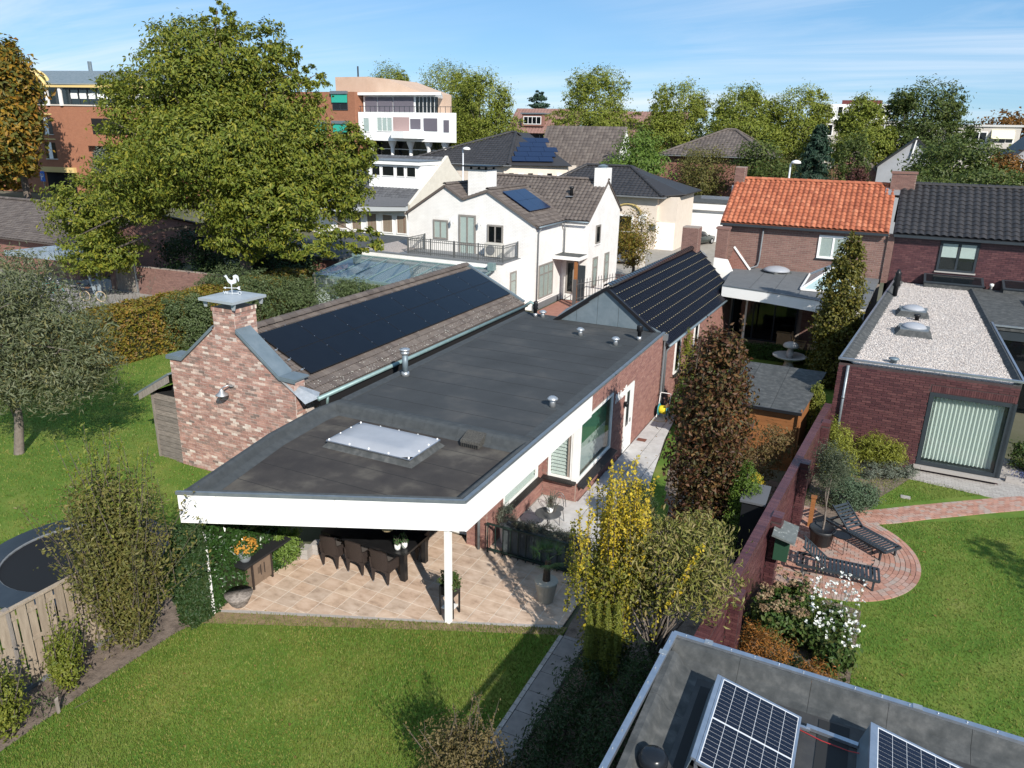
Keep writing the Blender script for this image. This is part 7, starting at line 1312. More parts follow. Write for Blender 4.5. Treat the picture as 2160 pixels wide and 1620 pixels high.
t = shrub('red_shrub', 'dark red leaved shrub beside the rear wing', (-6.1, 33.6, -.3), [(-6.1, 33.6, 1.3, .55, .6, .9), (-5.9, 33.7, 2.2, .3, .35, .5)], L_red, 1800, .13, 102, cs=.2); t = shrub('yellow_conifer', 'yellow-green upright conifer against the rear wing wall', (-6.55, 31.5, -.3), [(-6.55, 31.5, 1.2, .38, .4, 1.3), (-6.55, 31.5, 2.3, .25, .25, .7)], L_bam, 2800, .10, 103, cs=.16, aspect=.35); t = shrub('hydrangea_shrub', 'broad-leaved green shrub beside the hose reel', (-6.1, 28.6, -.3), [(-6.0, 28.6, .6, .5, .55, .6), (-5.9, 29.1, 1.1, .35, .4, .45)], L_hyd, 1500, .16, 104, cs=.2, aspect=.7)
# neighbour garden
ot = thing('olive_tree', 'small olive tree with silvery round head in a dark pot on the clay terrace', 'tree', (-.05, 20.45, .1)); OB = [(-.1, 20.6, 2.15, .45, .45, .5), (.12, 20.5, 2.5, .35, .35, .4), (-.25, 20.8, 2.6, .35, .35, .4)]
limbs(ot, barkG, (-.05, 20.45, .35), (-.05, 20.55, 2.0), .03, OB, 8, 13); crown('crown', ot, L_oli, OB, 4800, .07, 105, shell=.3, clump=10, cs=.22, aspect=.26)
t = shrub('bluish_bush', 'rounded blue-green bush behind the loungers', (.55, 23.1, 0), [(.5, 23.0, .55, .65, .6, .6), (.15, 23.4, .8, .5, .5, .5), (.9, 23.3, .45, .45, .45, .45)], L_eup, 6500, .08, 106, cs=.18, aspect=.4); t = shrub('bamboo_clump', 'lime-green weeping bamboo clump against the garden wall', (.1, 25.2, 0), [(.1, 25.2, .7, .6, .7, .65), (-.05, 25.9, 1.2, .45, .55, .5)], L_bam, 4800, .13, 107, cs=.2, aspect=.2, droop=1.0); t = shrub('bamboo_clump', 'lime-green bamboo clump under the purple brick wall', (1.2, 26.7, 0), [(1.2, 26.7, .75, .75, .5, .55), (1.75, 26.8, .6, .4, .4, .4)], L_bam, 4500, .13, 108, cs=.2, aspect=.2, droop=1.0)
t = shrub('lavender_bush', 'grey lavender bushes along the lawn before the bamboo', (1.65, 26.2, 0), [(1.1, 25.9, .28, .4, .35, .3), (1.7, 26.2, .3, .42, .35, .32), (2.2, 26.5, .28, .35, .3, .3)], L_lav, 3500, .09, 109, cs=.2, aspect=.2, up=.8); t = shrub('climber', 'small green climber at the foot of the downpipe', (-.3, 26.8, 0), [(-.3, 26.8, .9, .2, .3, .8)], L_lau, 700, .10, 110, cs=.2)
hy = shrub('hydrangea', 'hydrangea with faded brownish flower heads beside the garden wall', (-.55, 15.7, 0), [(-.65, 15.6, .5, .55, .75, .5), (-.35, 16.2, .65, .45, .5, .45)], L_hyd, 2600, .12, 111, cs=.2, aspect=.62); rng_ = random.Random(4); T = []
for i in range(34): T.append(((rng_.uniform(-1.1, -.1), rng_.uniform(15.0, 16.7), .75+rng_.uniform(.1, .45)), .09))
hp = [crown('flower_head', hy, P_hyd, [(p[0], p[1], p[2], r, r, r*.75)], 90, .045, 1120+i, shell=.8, clump=6, cs=.12, aspect=.9) for i, (p, r) in enumerate(T)]
am = shrub('anemone_plant', 'white flowering anemones above dark leaves at the terrace edge', (.45, 15.9, 0), [(.3, 15.9, .4, .55, .8, .4), (.55, 15.2, .35, .45, .6, .35)], L_hyd, 2600, .13, 113, cs=.2, aspect=.6); rng_ = np.random.default_rng(44); mb = MB()
C_ = np.stack([rng_.uniform(-.1, 1.05, 120), rng_.uniform(14.6, 17.3, 120), rng_.uniform(.85, 1.35, 120)], 1)
for c in C_[::2]: mb.tube([(c[0]*.8+.1, c[1], .2), tuple(c)], .005, 4)
mb.build('stalks', L_hyd, am); V = leaves_np(np.repeat(C_, 4, axis=0)+rng_.normal(size=(480, 3))*.02, .06, up=.8, aspect=.9, rng=rng_); npmesh('flowers', V, quads(V), P_whi, am, kind='stuff')
t = shrub('orange_conifer', 'orange-brown dying conifer against the near roof edge, left one', (-.6, 13.9, 0), [(-.65, 13.9, .6, .55, .6, .55), (-.95, 14.4, .5, .35, .4, .5)], L_oco, 5000, .07, 114, cs=.2, aspect=.3); t = shrub('orange_conifer', 'orange-brown dying conifer in the middle of the bed by the near roof', (.3, 13.4, 0), [(.3, 13.4, .6, .42, .5, .5)], L_oco, 3200, .07, 115, cs=.2, aspect=.3); t = shrub('dark_conifer', 'dark olive spreading conifer beside the lawn and near roof', (1.0, 13.2, 0), [(1.0, 13.2, .45, .65, .7, .45), (1.4, 13.4, .35, .45, .5, .35), (.75, 12.9, .65, .4, .4, .35)], L_dco, 6500, .085, 116, cs=.2, aspect=.25); t = shrub('dark_conifer', 'dark green conifer between the two orange conifers', (-.15, 13.7, 0), [(-.15, 13.8, .4, .4, .5, .4)], L_yew, 2600, .08, 117, cs=.2, aspect=.3)
for i, (x, y, lab) in enumerate(((5.9, 29.2, 'green shrub at the right edge beside the window corner'), (6.9, 28.3, 'small flowering shrub at the right picture edge'))): shrub('garden_shrub', lab, (x, y, 0), [(x, y, .5, .5, .5, .5)], L_hyd if i == 0 else L_hor, 1800, .10, 118+i, cs=.2)
t = thing('reed_grass', 'pale feathery grasses before the left carport', 'plant', (-41, 27.5, -.3)); shoots(t, L_lav, (-41, 27, -.2), 90, 2.2, 2.2, .18, 121, 16, .2, .15, name='blades'); t = thing('reed_grass', 'tall pale grasses at the left picture edge by the brick wall', 'plant', (-50, 30, -.3)); shoots(t, L_lav, (-50, 29.5, -.2), 60, 2.6, 2.0, .2, 122, 14, .2, .15, name='blades')
t = tree('garden_tree', 'young tree just beyond the right picture edge shading the neighbour lawn', (10.6, 16.6, 0), (10.6, 16.6, 3.6), .08, [(10.5, 16.7, 4.0, 1.0, 1.0, 1.2), (11.2, 16.2, 4.6, .9, .9, .8), (10.0, 17.2, 5.0, .6, .6, .5)], L_oak, bark, 2600, .14, seed=140, k=6)
t = tree('garden_tree', 'tree below the picture whose soft shadow lies on the front lawn', (-3.4, 1.6, 0), (-3.4, 1.6, 3.6), .1, [(-3.3, 1.4, 3.6, 1.3, 1.2, 1.2), (-4.2, 1.2, 4.2, .8, .8, .7)], L_oak, bark, 2000, .14, seed=142, k=6)
# fern-like tuft by the fence and leaf litter on the roof
t = thing('fern_tuft', 'small dark green fern tuft in the border by the fence', 'plant', (-12.95, 6.75, 0)); shoots(t, L_box, (-12.95, 6.75, 0), 16, .35, .12, .07, 123, 10, .8, .3, name='fronds')
# background shade trees outside the left edge keep the wood edge dense
# ---------------------------------------------------------------- wooden fence
fe = thing('wooden_fence', 'weathered board fence with overlapping planks at the lower left', 'fence', (-13.85, 6, 0))
for i in range(34):
    y = 3.2+i*.19; back = i % 2
    x = -13.93 if back else -13.88
    MB().box(x-.011, y-.012 if not back else y, .05, x+.011, y+(.155 if not back else .16), 1.86+random.uniform(-.005, .005)).build('plank', fencew, fe)
for z in (.35, 1.0, 1.65): MB().box(-13.915, 3.1, z-.04, -13.895, 9.7, z+.04).build('rail', fencew, fe)
MB().box(-13.95, 3.1, 1.86, -13.85, 9.7, 1.90).build('cap', fencew, fe); MB().box(-13.93, 3.1, -.02, -13.86, 9.7, .06).build('gravel_board', pipeg, fe)
for y in (5.0, 6.8, 8.6): MB().box(-13.97, y-.05, 0, -13.87, y+.05, 1.93).build('post', wood, fe)
sk_ = tag(MB().box(-12.76, 6.72, 0, -12.72, 6.77, .32).extr([(-12.76, 6.72, .32), (-12.72, 6.72, .32), (-12.74, 6.745, .36)], (0, .05, 0)).build('wooden_stake', wood), 'short wooden stake at the lawn edge by the border', 'stake')
# trampoline
tp = thing('trampoline', 'round trampoline with dark blue edge pad behind the fence', 'trampoline', (-16.47, 9.81, 0)); c_ = Vector((-16.47, 9.81, .74)); N_ = 40
def ann(r0, r1, z0, z1, name, m):
    vs = [c_+Vector((r*math.cos(2*math.pi*k/N_), r*math.sin(2*math.pi*k/N_), z)) for r, z in ((r0, z0), (r1, z1), (r1, z1-.05), (r0, z0-.05)) for k in range(N_)]
    MB().add(vs, [(a*N_+k, ((a+1) % 4)*N_+k, ((a+1) % 4)*N_+(k+1) % N_, a*N_+(k+1) % N_) for a in range(4) for k in range(N_)]).build(name, m, tp)
ann(1.58, 2.14, .03, .0, 'edge_pad', mat('pad_navy', [(.022, .032, .045), (.03, .042, .056)], rough=.4, scale=3)); ann(1.545, 1.58, .005, .02, 'white_hem', pipeg); MB().lathe(c_-Vector((0, 0, .03)), [(1.545, 0), (1.545, .005)], N_).build('jump_mat', mat('jump_mat', [(.010, .011, .013)], rough=.7), tp)
for k in range(6):
    a = k*math.pi/3; p = c_+Vector((1.95*math.cos(a), 1.95*math.sin(a), -.06)); MB().tube([p, p-Vector((0, 0, .66))], .03, 6).build('leg', steel, tp)
MB().tube([c_+Vector((1.95*math.cos(2*math.pi*k/24), 1.95*math.sin(2*math.pi*k/24), -.06)) for k in range(25)], .025, 6).build('ring', steel, tp)
# dining set under the canopy
tb = thing('dining_table', 'long black outdoor dining table under the canopy', 'table', (-10.6, 14.05, 0)); bt = mat('black_table', [(.010, .010, .011), (.016, .016, .017)], rough=.28, scale=3)
MB().box(-11.9, 13.52, .70, -9.3, 14.62, .76).build('table_top', bt, tb)
for x in (-11.83, -9.37):
    for y in (13.59, 14.55): MB().box(x-.07, y-.07, 0, x+.07, y+.07, .70).build('leg', bt, tb)
def chair0():
    r = thing('wicker_chair', 'x', 'chair', (0, 0, 0), 'wicker chairs at the dining table'); mb = MB(); V = []; n = 8     # faces +y, back at -y
    for j, (z, y, w_) in enumerate(((.40, -.24, .23), (.62, -.27, .25), (.85, -.31, .25), (.95, -.33, .235))):
        for i in range(n+1): t = i/n*2-1; V.append((t*w_, y-.035*(1-t*t), z+(.025*(1-t*t) if j == 3 else 0)))
    for j, (z, y, w_) in enumerate(((.40, -.20, .21), (.62, -.225, .23), (.85, -.26, .23), (.95, -.29, .22))):
        for i in range(n+1): t = i/n*2-1; V.append((t*w_, y-.03*(1-t*t), z+(.025*(1-t*t) if j == 3 else 0)))
    F = []; m = n+1
    for j in range(3):
        for i in range(n): F.append((j*m+i, j*m+i+1, (j+1)*m+i+1, (j+1)*m+i)); b = 4*m; F.append((b+j*m+i, b+(j+1)*m+i, b+(j+1)*m+i+1, b+j*m+i+1))
    for i in range(n): F.append((3*m+i, 3*m+i+1, 7*m+i+1, 7*m+i)); F.append((i, 4*m+i, 4*m+i+1, i+1))
    for j in range(3): F.append((j*m, (j+1)*m, (5+j)*m, (4+j)*m)); F.append((j*m+n, (4+j)*m+n, (5+j)*m+n, (j+1)*m+n))
    MB().add(V, F).build('backrest', rattan, r)
    MB().prism([(-.25, -.24), (.25, -.24), (.27, .26), (-.27, .26)], .38, .46).build('seat', rattan, r); MB().prism([(-.22, -.18), (.22, -.18), (.23, .22), (-.23, .22)], .46, .51).build('cushion', mat('taupe_cushion', [(.09, .08, .075)], rough=.9), r)
    for s in (-1, 1):
        MB().extr([(s*.25, -.26, .40), (s*.25, .26, .40), (s*.25, .25, .64), (s*.25, -.1, .67), (s*.25, -.29, .72)], (s*.05, 0, 0)).build('armrest', rattan, r)
        MB().extr([(s*.27, -.27, .40), (s*.17, -.27, .38), (s*.21, -.275, .04), (s*.235, -.275, .04)], (0, .05, 0)).build('leg', rattan, r); MB().extr([(s*.28, .22, .40), (s*.17, .22, .38), (s*.225, .225, .04), (s*.25, .225, .04)], (0, .05, 0)).build('leg', rattan, r)
        MB().extr([(s*.27, -.27, .40), (0, -.27, .40), (0, -.27, .375), (s*.12, -.27, .355), (s*.2, -.27, .30)], (0, .02, 0)).build('apron', rattan, r)
        for y in (-.25, .25): MB().lathe((s*.222, y, 0), [(.018, 0), (.018, .05)], 8).build('foot_cap', alu, r)
    return r
c0 = chair0(); first = True
for x, y, rz, lab in ((-9.8, 13.44, 0, 'brown wicker chair nearest the canopy post, before the table'), (-10.62, 13.5, 0, 'brown wicker chair in the middle of the near side of the table'), (-11.37, 13.44, 0, 'brown wicker chair at the left of the near table side'), (-9.8, 14.75, 180, 'brown wicker chair on the far side at the right table end'), (-10.62, 14.8, 180, 'brown wicker chair on the far side of the table, middle'), (-11.37, 14.8, 180, 'brown wicker chair on the far side of the table, left')):
    if first: c0.location = (x, y, 0); c0.rotation_euler = (0, 0, R(rz)); c0['label'] = lab; first = False
    else: dup(c0, (x, y, 0), R(rz), lab)
def pot_plant(name, label, loc, prof, pm, leaf=None, n=0, size=.05, cat='plant pot', blob=None, seed=1, **kw):
    t = thing(name, label, cat, loc); MB().lathe(loc, prof, 18).build('pot', pm, t, True); h = prof[-1][1]
    MB().lathe((loc[0], loc[1], loc[2]+h-.03), [(prof[-1][0]*.93, 0), (prof[-1][0]*.9, .004)], 16).build('soil', soil, t)
    if leaf: crown('foliage', t, leaf, [(loc[0]+b[0], loc[1]+b[1], loc[2]+h+b[2], b[3], b[4], b[5]) for b in blob], n, size, seed, **kw)
    return t
pw = mat('pot_white', [(.72, .72, .70), (.80, .80, .78)], rough=.5, scale=20); pg = mat('pot_grey_zinc', [(.16, .175, .185), (.20, .215, .225)], rough=.5, scale=8)
for x, y, lab in ((-9.62, 13.70, 'small white ribbed pot with grass on the table corner, nearer one'), (-9.52, 13.86, 'small white ribbed pot with grass on the table corner, farther one')): t = pot_plant('table_plant', lab, (x, y, .76), [(.055, 0), (.075, .05), (.08, .14)], pw); shoots(t, leafmat('leaf_fresh_grass', [(.05, .22, .03), (.08, .30, .05), (.035, .16, .02)]), (x, y, .88), 26, .17, .03, .06, int(-x*100), 8, .35, .16, name='foliage', jit=.01)
cb_ = thing('garden_cabinet', 'brown outdoor cabinet with dark overhanging top on the patio', 'cabinet', (-12.5, 11.85, 0)); cbm = mat('cabinet_brown', [(.16, .115, .085), (.20, .145, .105)], rough=.6, scale=6)
MB().box(-12.75, 11.52, .08, -12.40, 12.20, .80).build('carcass', cbm, cb_); MB().box(-13.15, 11.15, .82, -12.22, 12.75, .87).build('top', mat('slate_top', [(.022, .023, .025)], rough=.5), cb_)
for y in (11.54, 12.18): MB().box(-12.41, y-.025, 0, -12.375, y+.025, .82).build('leg', MATS['brown_wicker'], cb_)
for a, b in ((11.57, 11.855), (11.865, 12.15)): MB().box(-12.40, a, .12, -12.385, b, .76).build('door', cbm, cb_)
for y in (11.80, 11.92): MB().tube([(-12.37, y, .30), (-12.37, y, .58)], .012, 6).build('door_handle', rattan, cb_)
T = [((-12.383, 11.72+i*.03, .45), axes((.004, 0, 0), (0, .012, 0), (0, 0, .18))) for i in range(4)]; pieces('carved_mark', UNIT, T, rattan, cb_)
t = pot_plant('chrysanthemum', 'grey pot of orange and yellow chrysanthemums on the brown cabinet', (-12.45, 11.42, .87), [(.10, 0), (.13, .05), (.15, .26)], pg, L_box, 1800, .045, blob=[(0, 0, .10, .27, .27, .20)], seed=131, cat='flower pot', shell=.7); crown('flowers', t, P_ora, [(-12.45, 11.42, 1.25, .29, .29, .22)], 900, .055, 132, shell=.96, clump=3, cs=.03, up=.6, aspect=.9, zmin=1.22)['kind'] = 'stuff'
t = pot_plant('stone_vase', 'pale stone vase with dark plant behind the chrysanthemums', (-12.72, 11.75, .87), [(.10, 0), (.15, .1), (.14, .22), (.09, .32)], mat('pale_stone', [(.42, .37, .35), (.50, .45, .42)], rough=.9, scale=12), L_yew, 500, .07, blob=[(0, 0, .22, .2, .2, .22)], seed=133, cat='vase')
t = pot_plant('stone_bowl', 'weathered round stone bowl with soil at the patio corner', (-12.25, 10.92, 0), [(.14, 0), (.20, .06), (.29, .24), (.33, .33)], mat('old_stone', [(.10, .085, .075), (.34, .30, .27)], rough=.95, scale=12, bump=.5))
sb = thing('stone_border', 'low grey stone border at the back of the patio', 'stone edging', (-12.3, 14, 0)); pieces('stone', UNIT, [((-12.25+.08*i, 13.3+i*.31, .09+j*.15), axes((.2, .05, 0), (-.05, .29, 0), (0, 0, .14))) for i in range(8) for j in range(2)], setts, sb)
pl = thing('pendant_lamp', 'woven basket pendant lamp hanging under the canopy edge', 'lamp', (-9.0, 12.35, 2.5)); MB().tube([(-9.0, 12.45, 2.5), (-9.0, 12.45, 2.42)], .008, 5).build('cord', black, pl); MB().lathe((-9.0, 12.45, 2.1), [(.05, 0), (.13, .03), (.15, .12), (.12, .26), (.05, .33)], 12).build('basket', mat('wicker_light', [(.42, .33, .20), (.30, .22, .13)], rough=.8, scale=40), pl)
t = thing('plant_stand', 'tall black plant stand with foliage beside the white canopy post', 'plant stand', (-7.62, 12.88, 0))
for x in (-7.82, -7.48):
    for y in (12.78, 13.08): MB().bar((x, y, 0), (x*1, y, .78), .035).build('leg', black, t)
MB().box(-7.84, 12.76, .58, -7.46, 13.1, .80).build('trough', black, t); crown('foliage', t, L_hyd, [(-7.65, 12.93, .95, .26, .22, .2)], 900, .07, 135, cs=.2); MB().box(-7.8, 12.78, .2, -7.5, 13.06, .22).build('shelf', whitep, t)
# planter trough with iron railing between patio and terrace
pt = thing('planter_trough', 'long dark slate planter trough full of heather between patio and terrace', 'planter', (-6.6, 16.0, 0))
MB().box(-7.75, 15.82, 0, -5.35, 16.22, .08).build('base', black, pt)
for i in range(9): MB().box(-7.72+i*.262, 15.84, .08, -7.72+i*.262+.255, 16.2, .86).build('panel', slatg, pt)
MB().box(-7.72, 15.86, .80, -5.37, 16.18, .84).build('soil', soil, pt); crown('foliage', pt, L_hea, [(-7.3+i*.42, 16.02, .95, .33, .2, .17) for i in range(5)], 4600, .075, 136, shell=.2, cs=.25, aspect=.22, up=1.0)
ir = thing('iron_railing', 'dark green iron railing along the planter trough', 'railing', (-6.7, 15.75, 0))
for z in (.12, .88): MB().bar((-8.15, 15.75, z), (-5.2, 15.75, z), .045).build('rail', greeni, ir)
pieces('baluster', UNIT, [((-8.12+i*.225, 15.75, .45), axes((.025, 0, 0), (0, .025, 0), (0, 0, .88))) for i in range(14)], greeni, ir)
t = thing('wire_planter', 'pale iron plant basket with silvery plant behind the railing', 'plant', (-7.95, 16.5, 0)); crown('foliage', t, L_lav, [(-7.95, 16.5, .8, .25, .3, .3)], 1500, .07, 137, cs=.25, aspect=.2); MB().lathe((-7.95, 16.5, 0), [(.14, 0), (.18, .5)], 12).build('pot', pw, t)
# palm in tapered pot
pp_ = pot_plant('palm_pot', 'small palm in a tapered beige pot on the patio', (-5.85, 14.45, 0), [(.17, 0), (.19, .03), (.27, .5), (.29, .56), (.28, .58)], mat('beige_pot', [(.36, .33, .27), (.46, .42, .35)], rough=.8, scale=9, stretch=(3, 3, .6)), cat='palm')
MB().tube([(-5.85, 14.45, .5), (-5.84, 14.45, .8), (-5.82, 14.46, 1.12)], [.10, .085, .07], 9).build('stem', mat('palm_fibre', [(.06, .04, .03), (.11, .08, .055)], rough=1, scale=25, bump=1, bscale=40), pp_)
rng_ = np.random.default_rng(9); V = []; F = []
for i in range(13):
    a = rng_.uniform(0, 6.28); el = rng_.uniform(.1, 1.0); d = np.array([math.cos(a)*math.cos(el), math.sin(a)*math.cos(el), math.sin(el)]); b = np.array([-5.82, 14.46, 1.1]); c = b+d*.33
    for k in range(16):
        th = (k/15-.5)*2.6; s = np.cross(d, [0, 0, 1]); s /= np.linalg.norm(s); q = math.cos(th)*d+math.sin(th)*s; e = c+q*.36*rng_.uniform(.8, 1.1)+np.array([0, 0, -.07]); w_ = np.cross(q, [0, 0, 1.0])*.012; j = len(V); V += [c-w_, c+w_, e]; F.append((j, j+1, j+2))
    j = len(V); V += [b-.008*s, b+.008*s, c]; F.append((j, j+1, j+2))
npmesh('fronds', V, F, L_box, pp_)
# bistro table and chair on the terrace
bt_ = thing('bistro_table', 'round grey mesh bistro table on the terrace', 'table', (-7.05, 17.35, -.03)); x, y = -7.05, 17.35
MB().lathe((x, y, .68), [(.36, 0), (.37, .012), (.36, .022)], 26).build('table_top', ironm, bt_); MB().tube([(x, y, .25), (x, y, .68)], .02, 8).build('stem', ironm, bt_)
for k in range(3): a = k*2.09+.4; MB().tube([(x, y, .35), (x+.12*math.cos(a), y+.12*math.sin(a), .22), (x+.30*math.cos(a), y+.30*math.sin(a), -.02)], .014, 6).build('leg', ironm, bt_)
bc = thing('bistro_chair', 'grey iron bistro chair with hooped back beside the round table', 'chair', (-7.15, 18.2, -.03)); x, y = -7.12, 18.2; MB().lathe((x, y, .42), [(.20, 0), (.2, .015)], 18).build('seat', ironm, bc)
for a in (.7, 2.4, 3.9, 5.5): MB().tube([(x+.17*math.cos(a), y+.17*math.sin(a), .42), (x+.23*math.cos(a), y+.23*math.sin(a), -.03)], .011, 6).build('leg', ironm, bc)
for rr in (.20, .13): MB().tube([(x+rr*math.cos(t), y+.18, .44+(.42 if rr > .15 else .34)*math.sin(t)) for t in [math.pi*i/12 for i in range(13)]], .011, 6).build('back_hoop', ironm, bc)
t = pot_plant('table_grass', 'white pot with pale ornamental grass on the bistro table', (-7.02, 17.4, .70), [(.06, 0), (.085, .05), (.10, .17)], pw); shoots(t, L_lav, (-7.02, 17.4, .85), 40, .38, .04, .12, 139, 8, .35, .1, name='foliage', jit=.012)
# hose reel
hr = thing('hose_reel', 'wheeled hose reel with yellow hose beside the downpipe', 'hose reel', (-6.75, 28.6, -.2)); x, y, z = -6.72, 28.6, -.2; blu = mat('reel_blue', [(.06, .30, .36)], rough=.5)
for s in (-.18, .18):
    MB().lathe((-6.75, 28.6, -.2), [(.24, -.012), (.24, .012)], 20).build('drum_disc', blu, hr).matrix_local = Matrix.Translation((.03+s, 0, .34)) @ Matrix.Rotation(R(90), 4, 'Y')
    MB().tube([(x+s*1.2, y-.22, z), (x+s*1.2, y, z+.4), (x+s*1.2, y+.18, z+.95)], .016, 6).build('side_frame', whitep, hr)
MB().lathe((-6.75, 28.6, -.2), [(.15, -.17), (.17, -.1), (.18, 0), (.17, .1), (.15, .17)], 18).build('hose', mat('hose_yellow', [(.72, .58, .03)], rough=.5, bump=1, bscale=60), hr, True).matrix_local = Matrix.Translation((.03, 0, .34)) @ Matrix.Rotation(R(90), 4, 'Y')
MB().tube([(x-.216, y+.18, z+.95), (x-.2, y+.2, z+1.0), (x+.2, y+.2, z+1.0), (x+.216, y+.18, z+.95)], .016, 6).build('handle', whitep, hr)
for s in (-.24, .24): MB().lathe((-6.75, 28.6, -.2), [(.09, -.02), (.09, .02)], 14).build('wheel', black, hr).matrix_local = Matrix.Translation((.03+s, .2, .09)) @ Matrix.Rotation(R(90), 4, 'Y')
MB().tube([(x-.3, y-.5, z+.02), (x, y-.62, z+.02), (x+.25, y-.45, z+.02), (x+.1, y-.25, z+.1), (x, y, z+.2)], .014, 6).build('loose_hose', mat('hose_clear', [(.55, .50, .30)], rough=.5), hr)
tag(MB().box(-6.95, 25.7, -.185, -6.62, 25.95, -.165).box(-6.93, 25.72, -.165, -6.64, 25.93, -.16).build('doormat', mat('rust_mat', [(.16, .065, .045)], rough=1)), 'small rust-brown doormat on the side path by the wall', 'doormat')
# ---------------------------------------------------------------- neighbour terrace furniture
def lounger():
    r = thing('sun_lounger', 'x', 'sun lounger', (0, 0, 0), 'slatted loungers on the clay terrace'); m = anth     # lies along +x, head at -x
    for s in (-.32, .32):
        MB().bar((-.95, s, .30), (1.0, s, .30), .05, .06).build('side_rail', m, r)
    for xx in (-.95, 1.0): MB().bar((xx, -.32, .30), (xx, .32, .30), .05, .06).build('end_rail', m, r)
    for xx in (-.80, .88):
        for s in (-.30, .30): MB().bar((xx, s, 0), (xx, s, .28), .05).build('leg', m, r)
    for i in range(12): MB().box(-.18+i*.095, -.30, .325, -.18+i*.095+.062, .30, .34).build('slat', m, r)
    a = R(38)
    for i in range(8):
        q = .05+i*.095; p = Vector((-.22-q*math.cos(a), 0, .33+q*math.sin(a))); d = Vector((-math.cos(a), 0, math.sin(a))); MB().extr([p+Vector((0, -.29, 0)), p+Vector((0, .29, 0)), p+d*.062+Vector((0, .29, 0)), p+d*.062+Vector((0, -.29, 0))], d.cross(Vector((0, 1, 0)))*.014).build('back_slat', m, r)
    for s in (-.29, .29): MB().bar((-.2, s, .32), (-.22-.82*math.cos(a), s, .33+.82*math.sin(a)), .035).build('back_rail', m, r); MB().bar((-.6, s, .62), (-.82, s, .31), .02).build('back_strut', m, r)
    return r
l0 = lounger(); l0.location = (.42, 18.85, .03); l0.rotation_euler = (0, 0, R(3)); l0['label'] = 'black slatted lounger nearest the flowers, parallel to the picture bottom'
dup(l0, (.95, 21.05, .03), R(-38), 'black slatted lounger behind the round side table, angled toward the lawn')
st_ = thing('side_table', 'small round black side table between the two loungers', 'table', (.45, 20.3, .03)); MB().lathe((.45, 20.3, .50), [(.24, 0), (.25, .03), (.235, .03), (.235, .012)], 24).build('tray', black, st_)
for k in range(4): a = k*1.57+.5; MB().bar((.45+.2*math.cos(a), 20.3+.2*math.sin(a), .50), (.45+.22*math.cos(a), 20.3+.22*math.sin(a), .03), .014).build('leg', black, st_)
pot_plant('olive_pot', 'large black round pot holding the olive tree', (-.05, 20.45, .03), [(.24, 0), (.27, .03), (.33, .40), (.36, .42), (.36, .50), (.33, .5), (.32, .46)], mat('pot_black', [(.022, .024, .027)], rough=.45))
nb2 = thing('letter_box_shelter', 'small green cabinet with lichen-spotted slanted roof on the garden wall', 'cabinet', (-.85, 17.65, 0)); MB().box(-1.05, 17.35, .95, -.72, 17.95, 1.55).build('cabinet', mat('dark_green_box', [(.02, .06, .035)], rough=.6), nb2); mb = MB(); slabq(mb, [(-1.12, 17.15, 1.72), (-.58, 17.15, 1.6), (-.58, 18.1, 1.6), (-1.12, 18.1, 1.72)], .05); mb.build('roof', mat('lichen_roof', [(.10, .115, .115), (.14, .155, .15), (.45, .46, .44)], rough=.9, scale=9, pos=[.3, .6, .72]), nb2); MB().box(-.73, 17.88, 1.3, -.70, 18.0, 1.55).build('bracket', whitep, nb2)
wl2 = thing('bulkhead_light', 'galvanised bulkhead light on the garden wall pier', 'lamp', (-.98, 17.55, 1.25)); MB().lathe((-.93, 17.5, 1.12), [(.05, 0), (.075, .04), (.075, .18), (.05, .25)], 12).build('lantern', steel, wl2); MB().bar((-1.02, 17.62, 1.2), (-.93, 17.52, 1.2), .03).build('arm', steel, wl2)
bxl = thing('storage_box', 'grey lidded storage box behind the garden wall', 'box', (-1.75, 18.85, 0)); MB().box(-2.05, 18.4, 0, -1.5, 19.25, 1.75).build('body', black, bxl); mb = MB(); slabq(mb, [(-2.1, 18.35, 1.86), (-1.46, 18.35, 1.86), (-1.46, 19.3, 1.98), (-2.1, 19.3, 1.98)], .06); mb.build('lid', mat('grey_lid', [(.10, .105, .115)], rough=.7), bxl)
wp = thing('wooden_post', 'orange-brown wooden post behind the olive pot', 'post', (-.42, 21.4, 0)); MB().box(-.48, 21.34, 0, -.36, 21.46, .95).build('post', oak, wp); MB().box(-.5, 21.32, .95, -.34, 21.48, .99).build('cap', oak, wp)
bk2 = thing('black_bin', 'dark bin lid peeking over the near roof edge among the conifers', 'bin', (.15, 11.9, 0)); MB().box(-.05, 11.7, 0, .4, 12.2, .95).build('body', black, bk2); MB().box(-.08, 11.66, .95, .43, 12.24, 1.0).build('lid', black, bk2); MB().box(0, 11.68, 1.0, .25, 11.74, 1.02).build('label_strip', pw, bk2)
dr = tag(MB().box(2.02, 24.75, 0, 2.3, 24.95, .03).box(2.06, 24.78, .03, 2.26, 24.92, .04).build('drain_cover', setts), 'small pale drain cover in the neighbour lawn beside the clay path', 'drain cover')
bh = thing('bird_house', 'little red-roofed bird house on a post at the right picture edge', 'bird house', (7.0, 31.2, 0)); MB().bar((7.0, 31.2, 0), (7.0, 31.2, 1.1), .08).build('post', oak, bh); MB().box(6.8, 31.0, 1.1, 7.2, 31.4, 1.5).build('box', oak, bh); MB().extr([(6.7, 30.9, 1.5), (7.3, 30.9, 1.5), (7.0, 30.9, 1.85)], (0, .6, 0)).build('roof', mat('red_roof_small', [(.35, .10, .08)], rough=.8), bh)
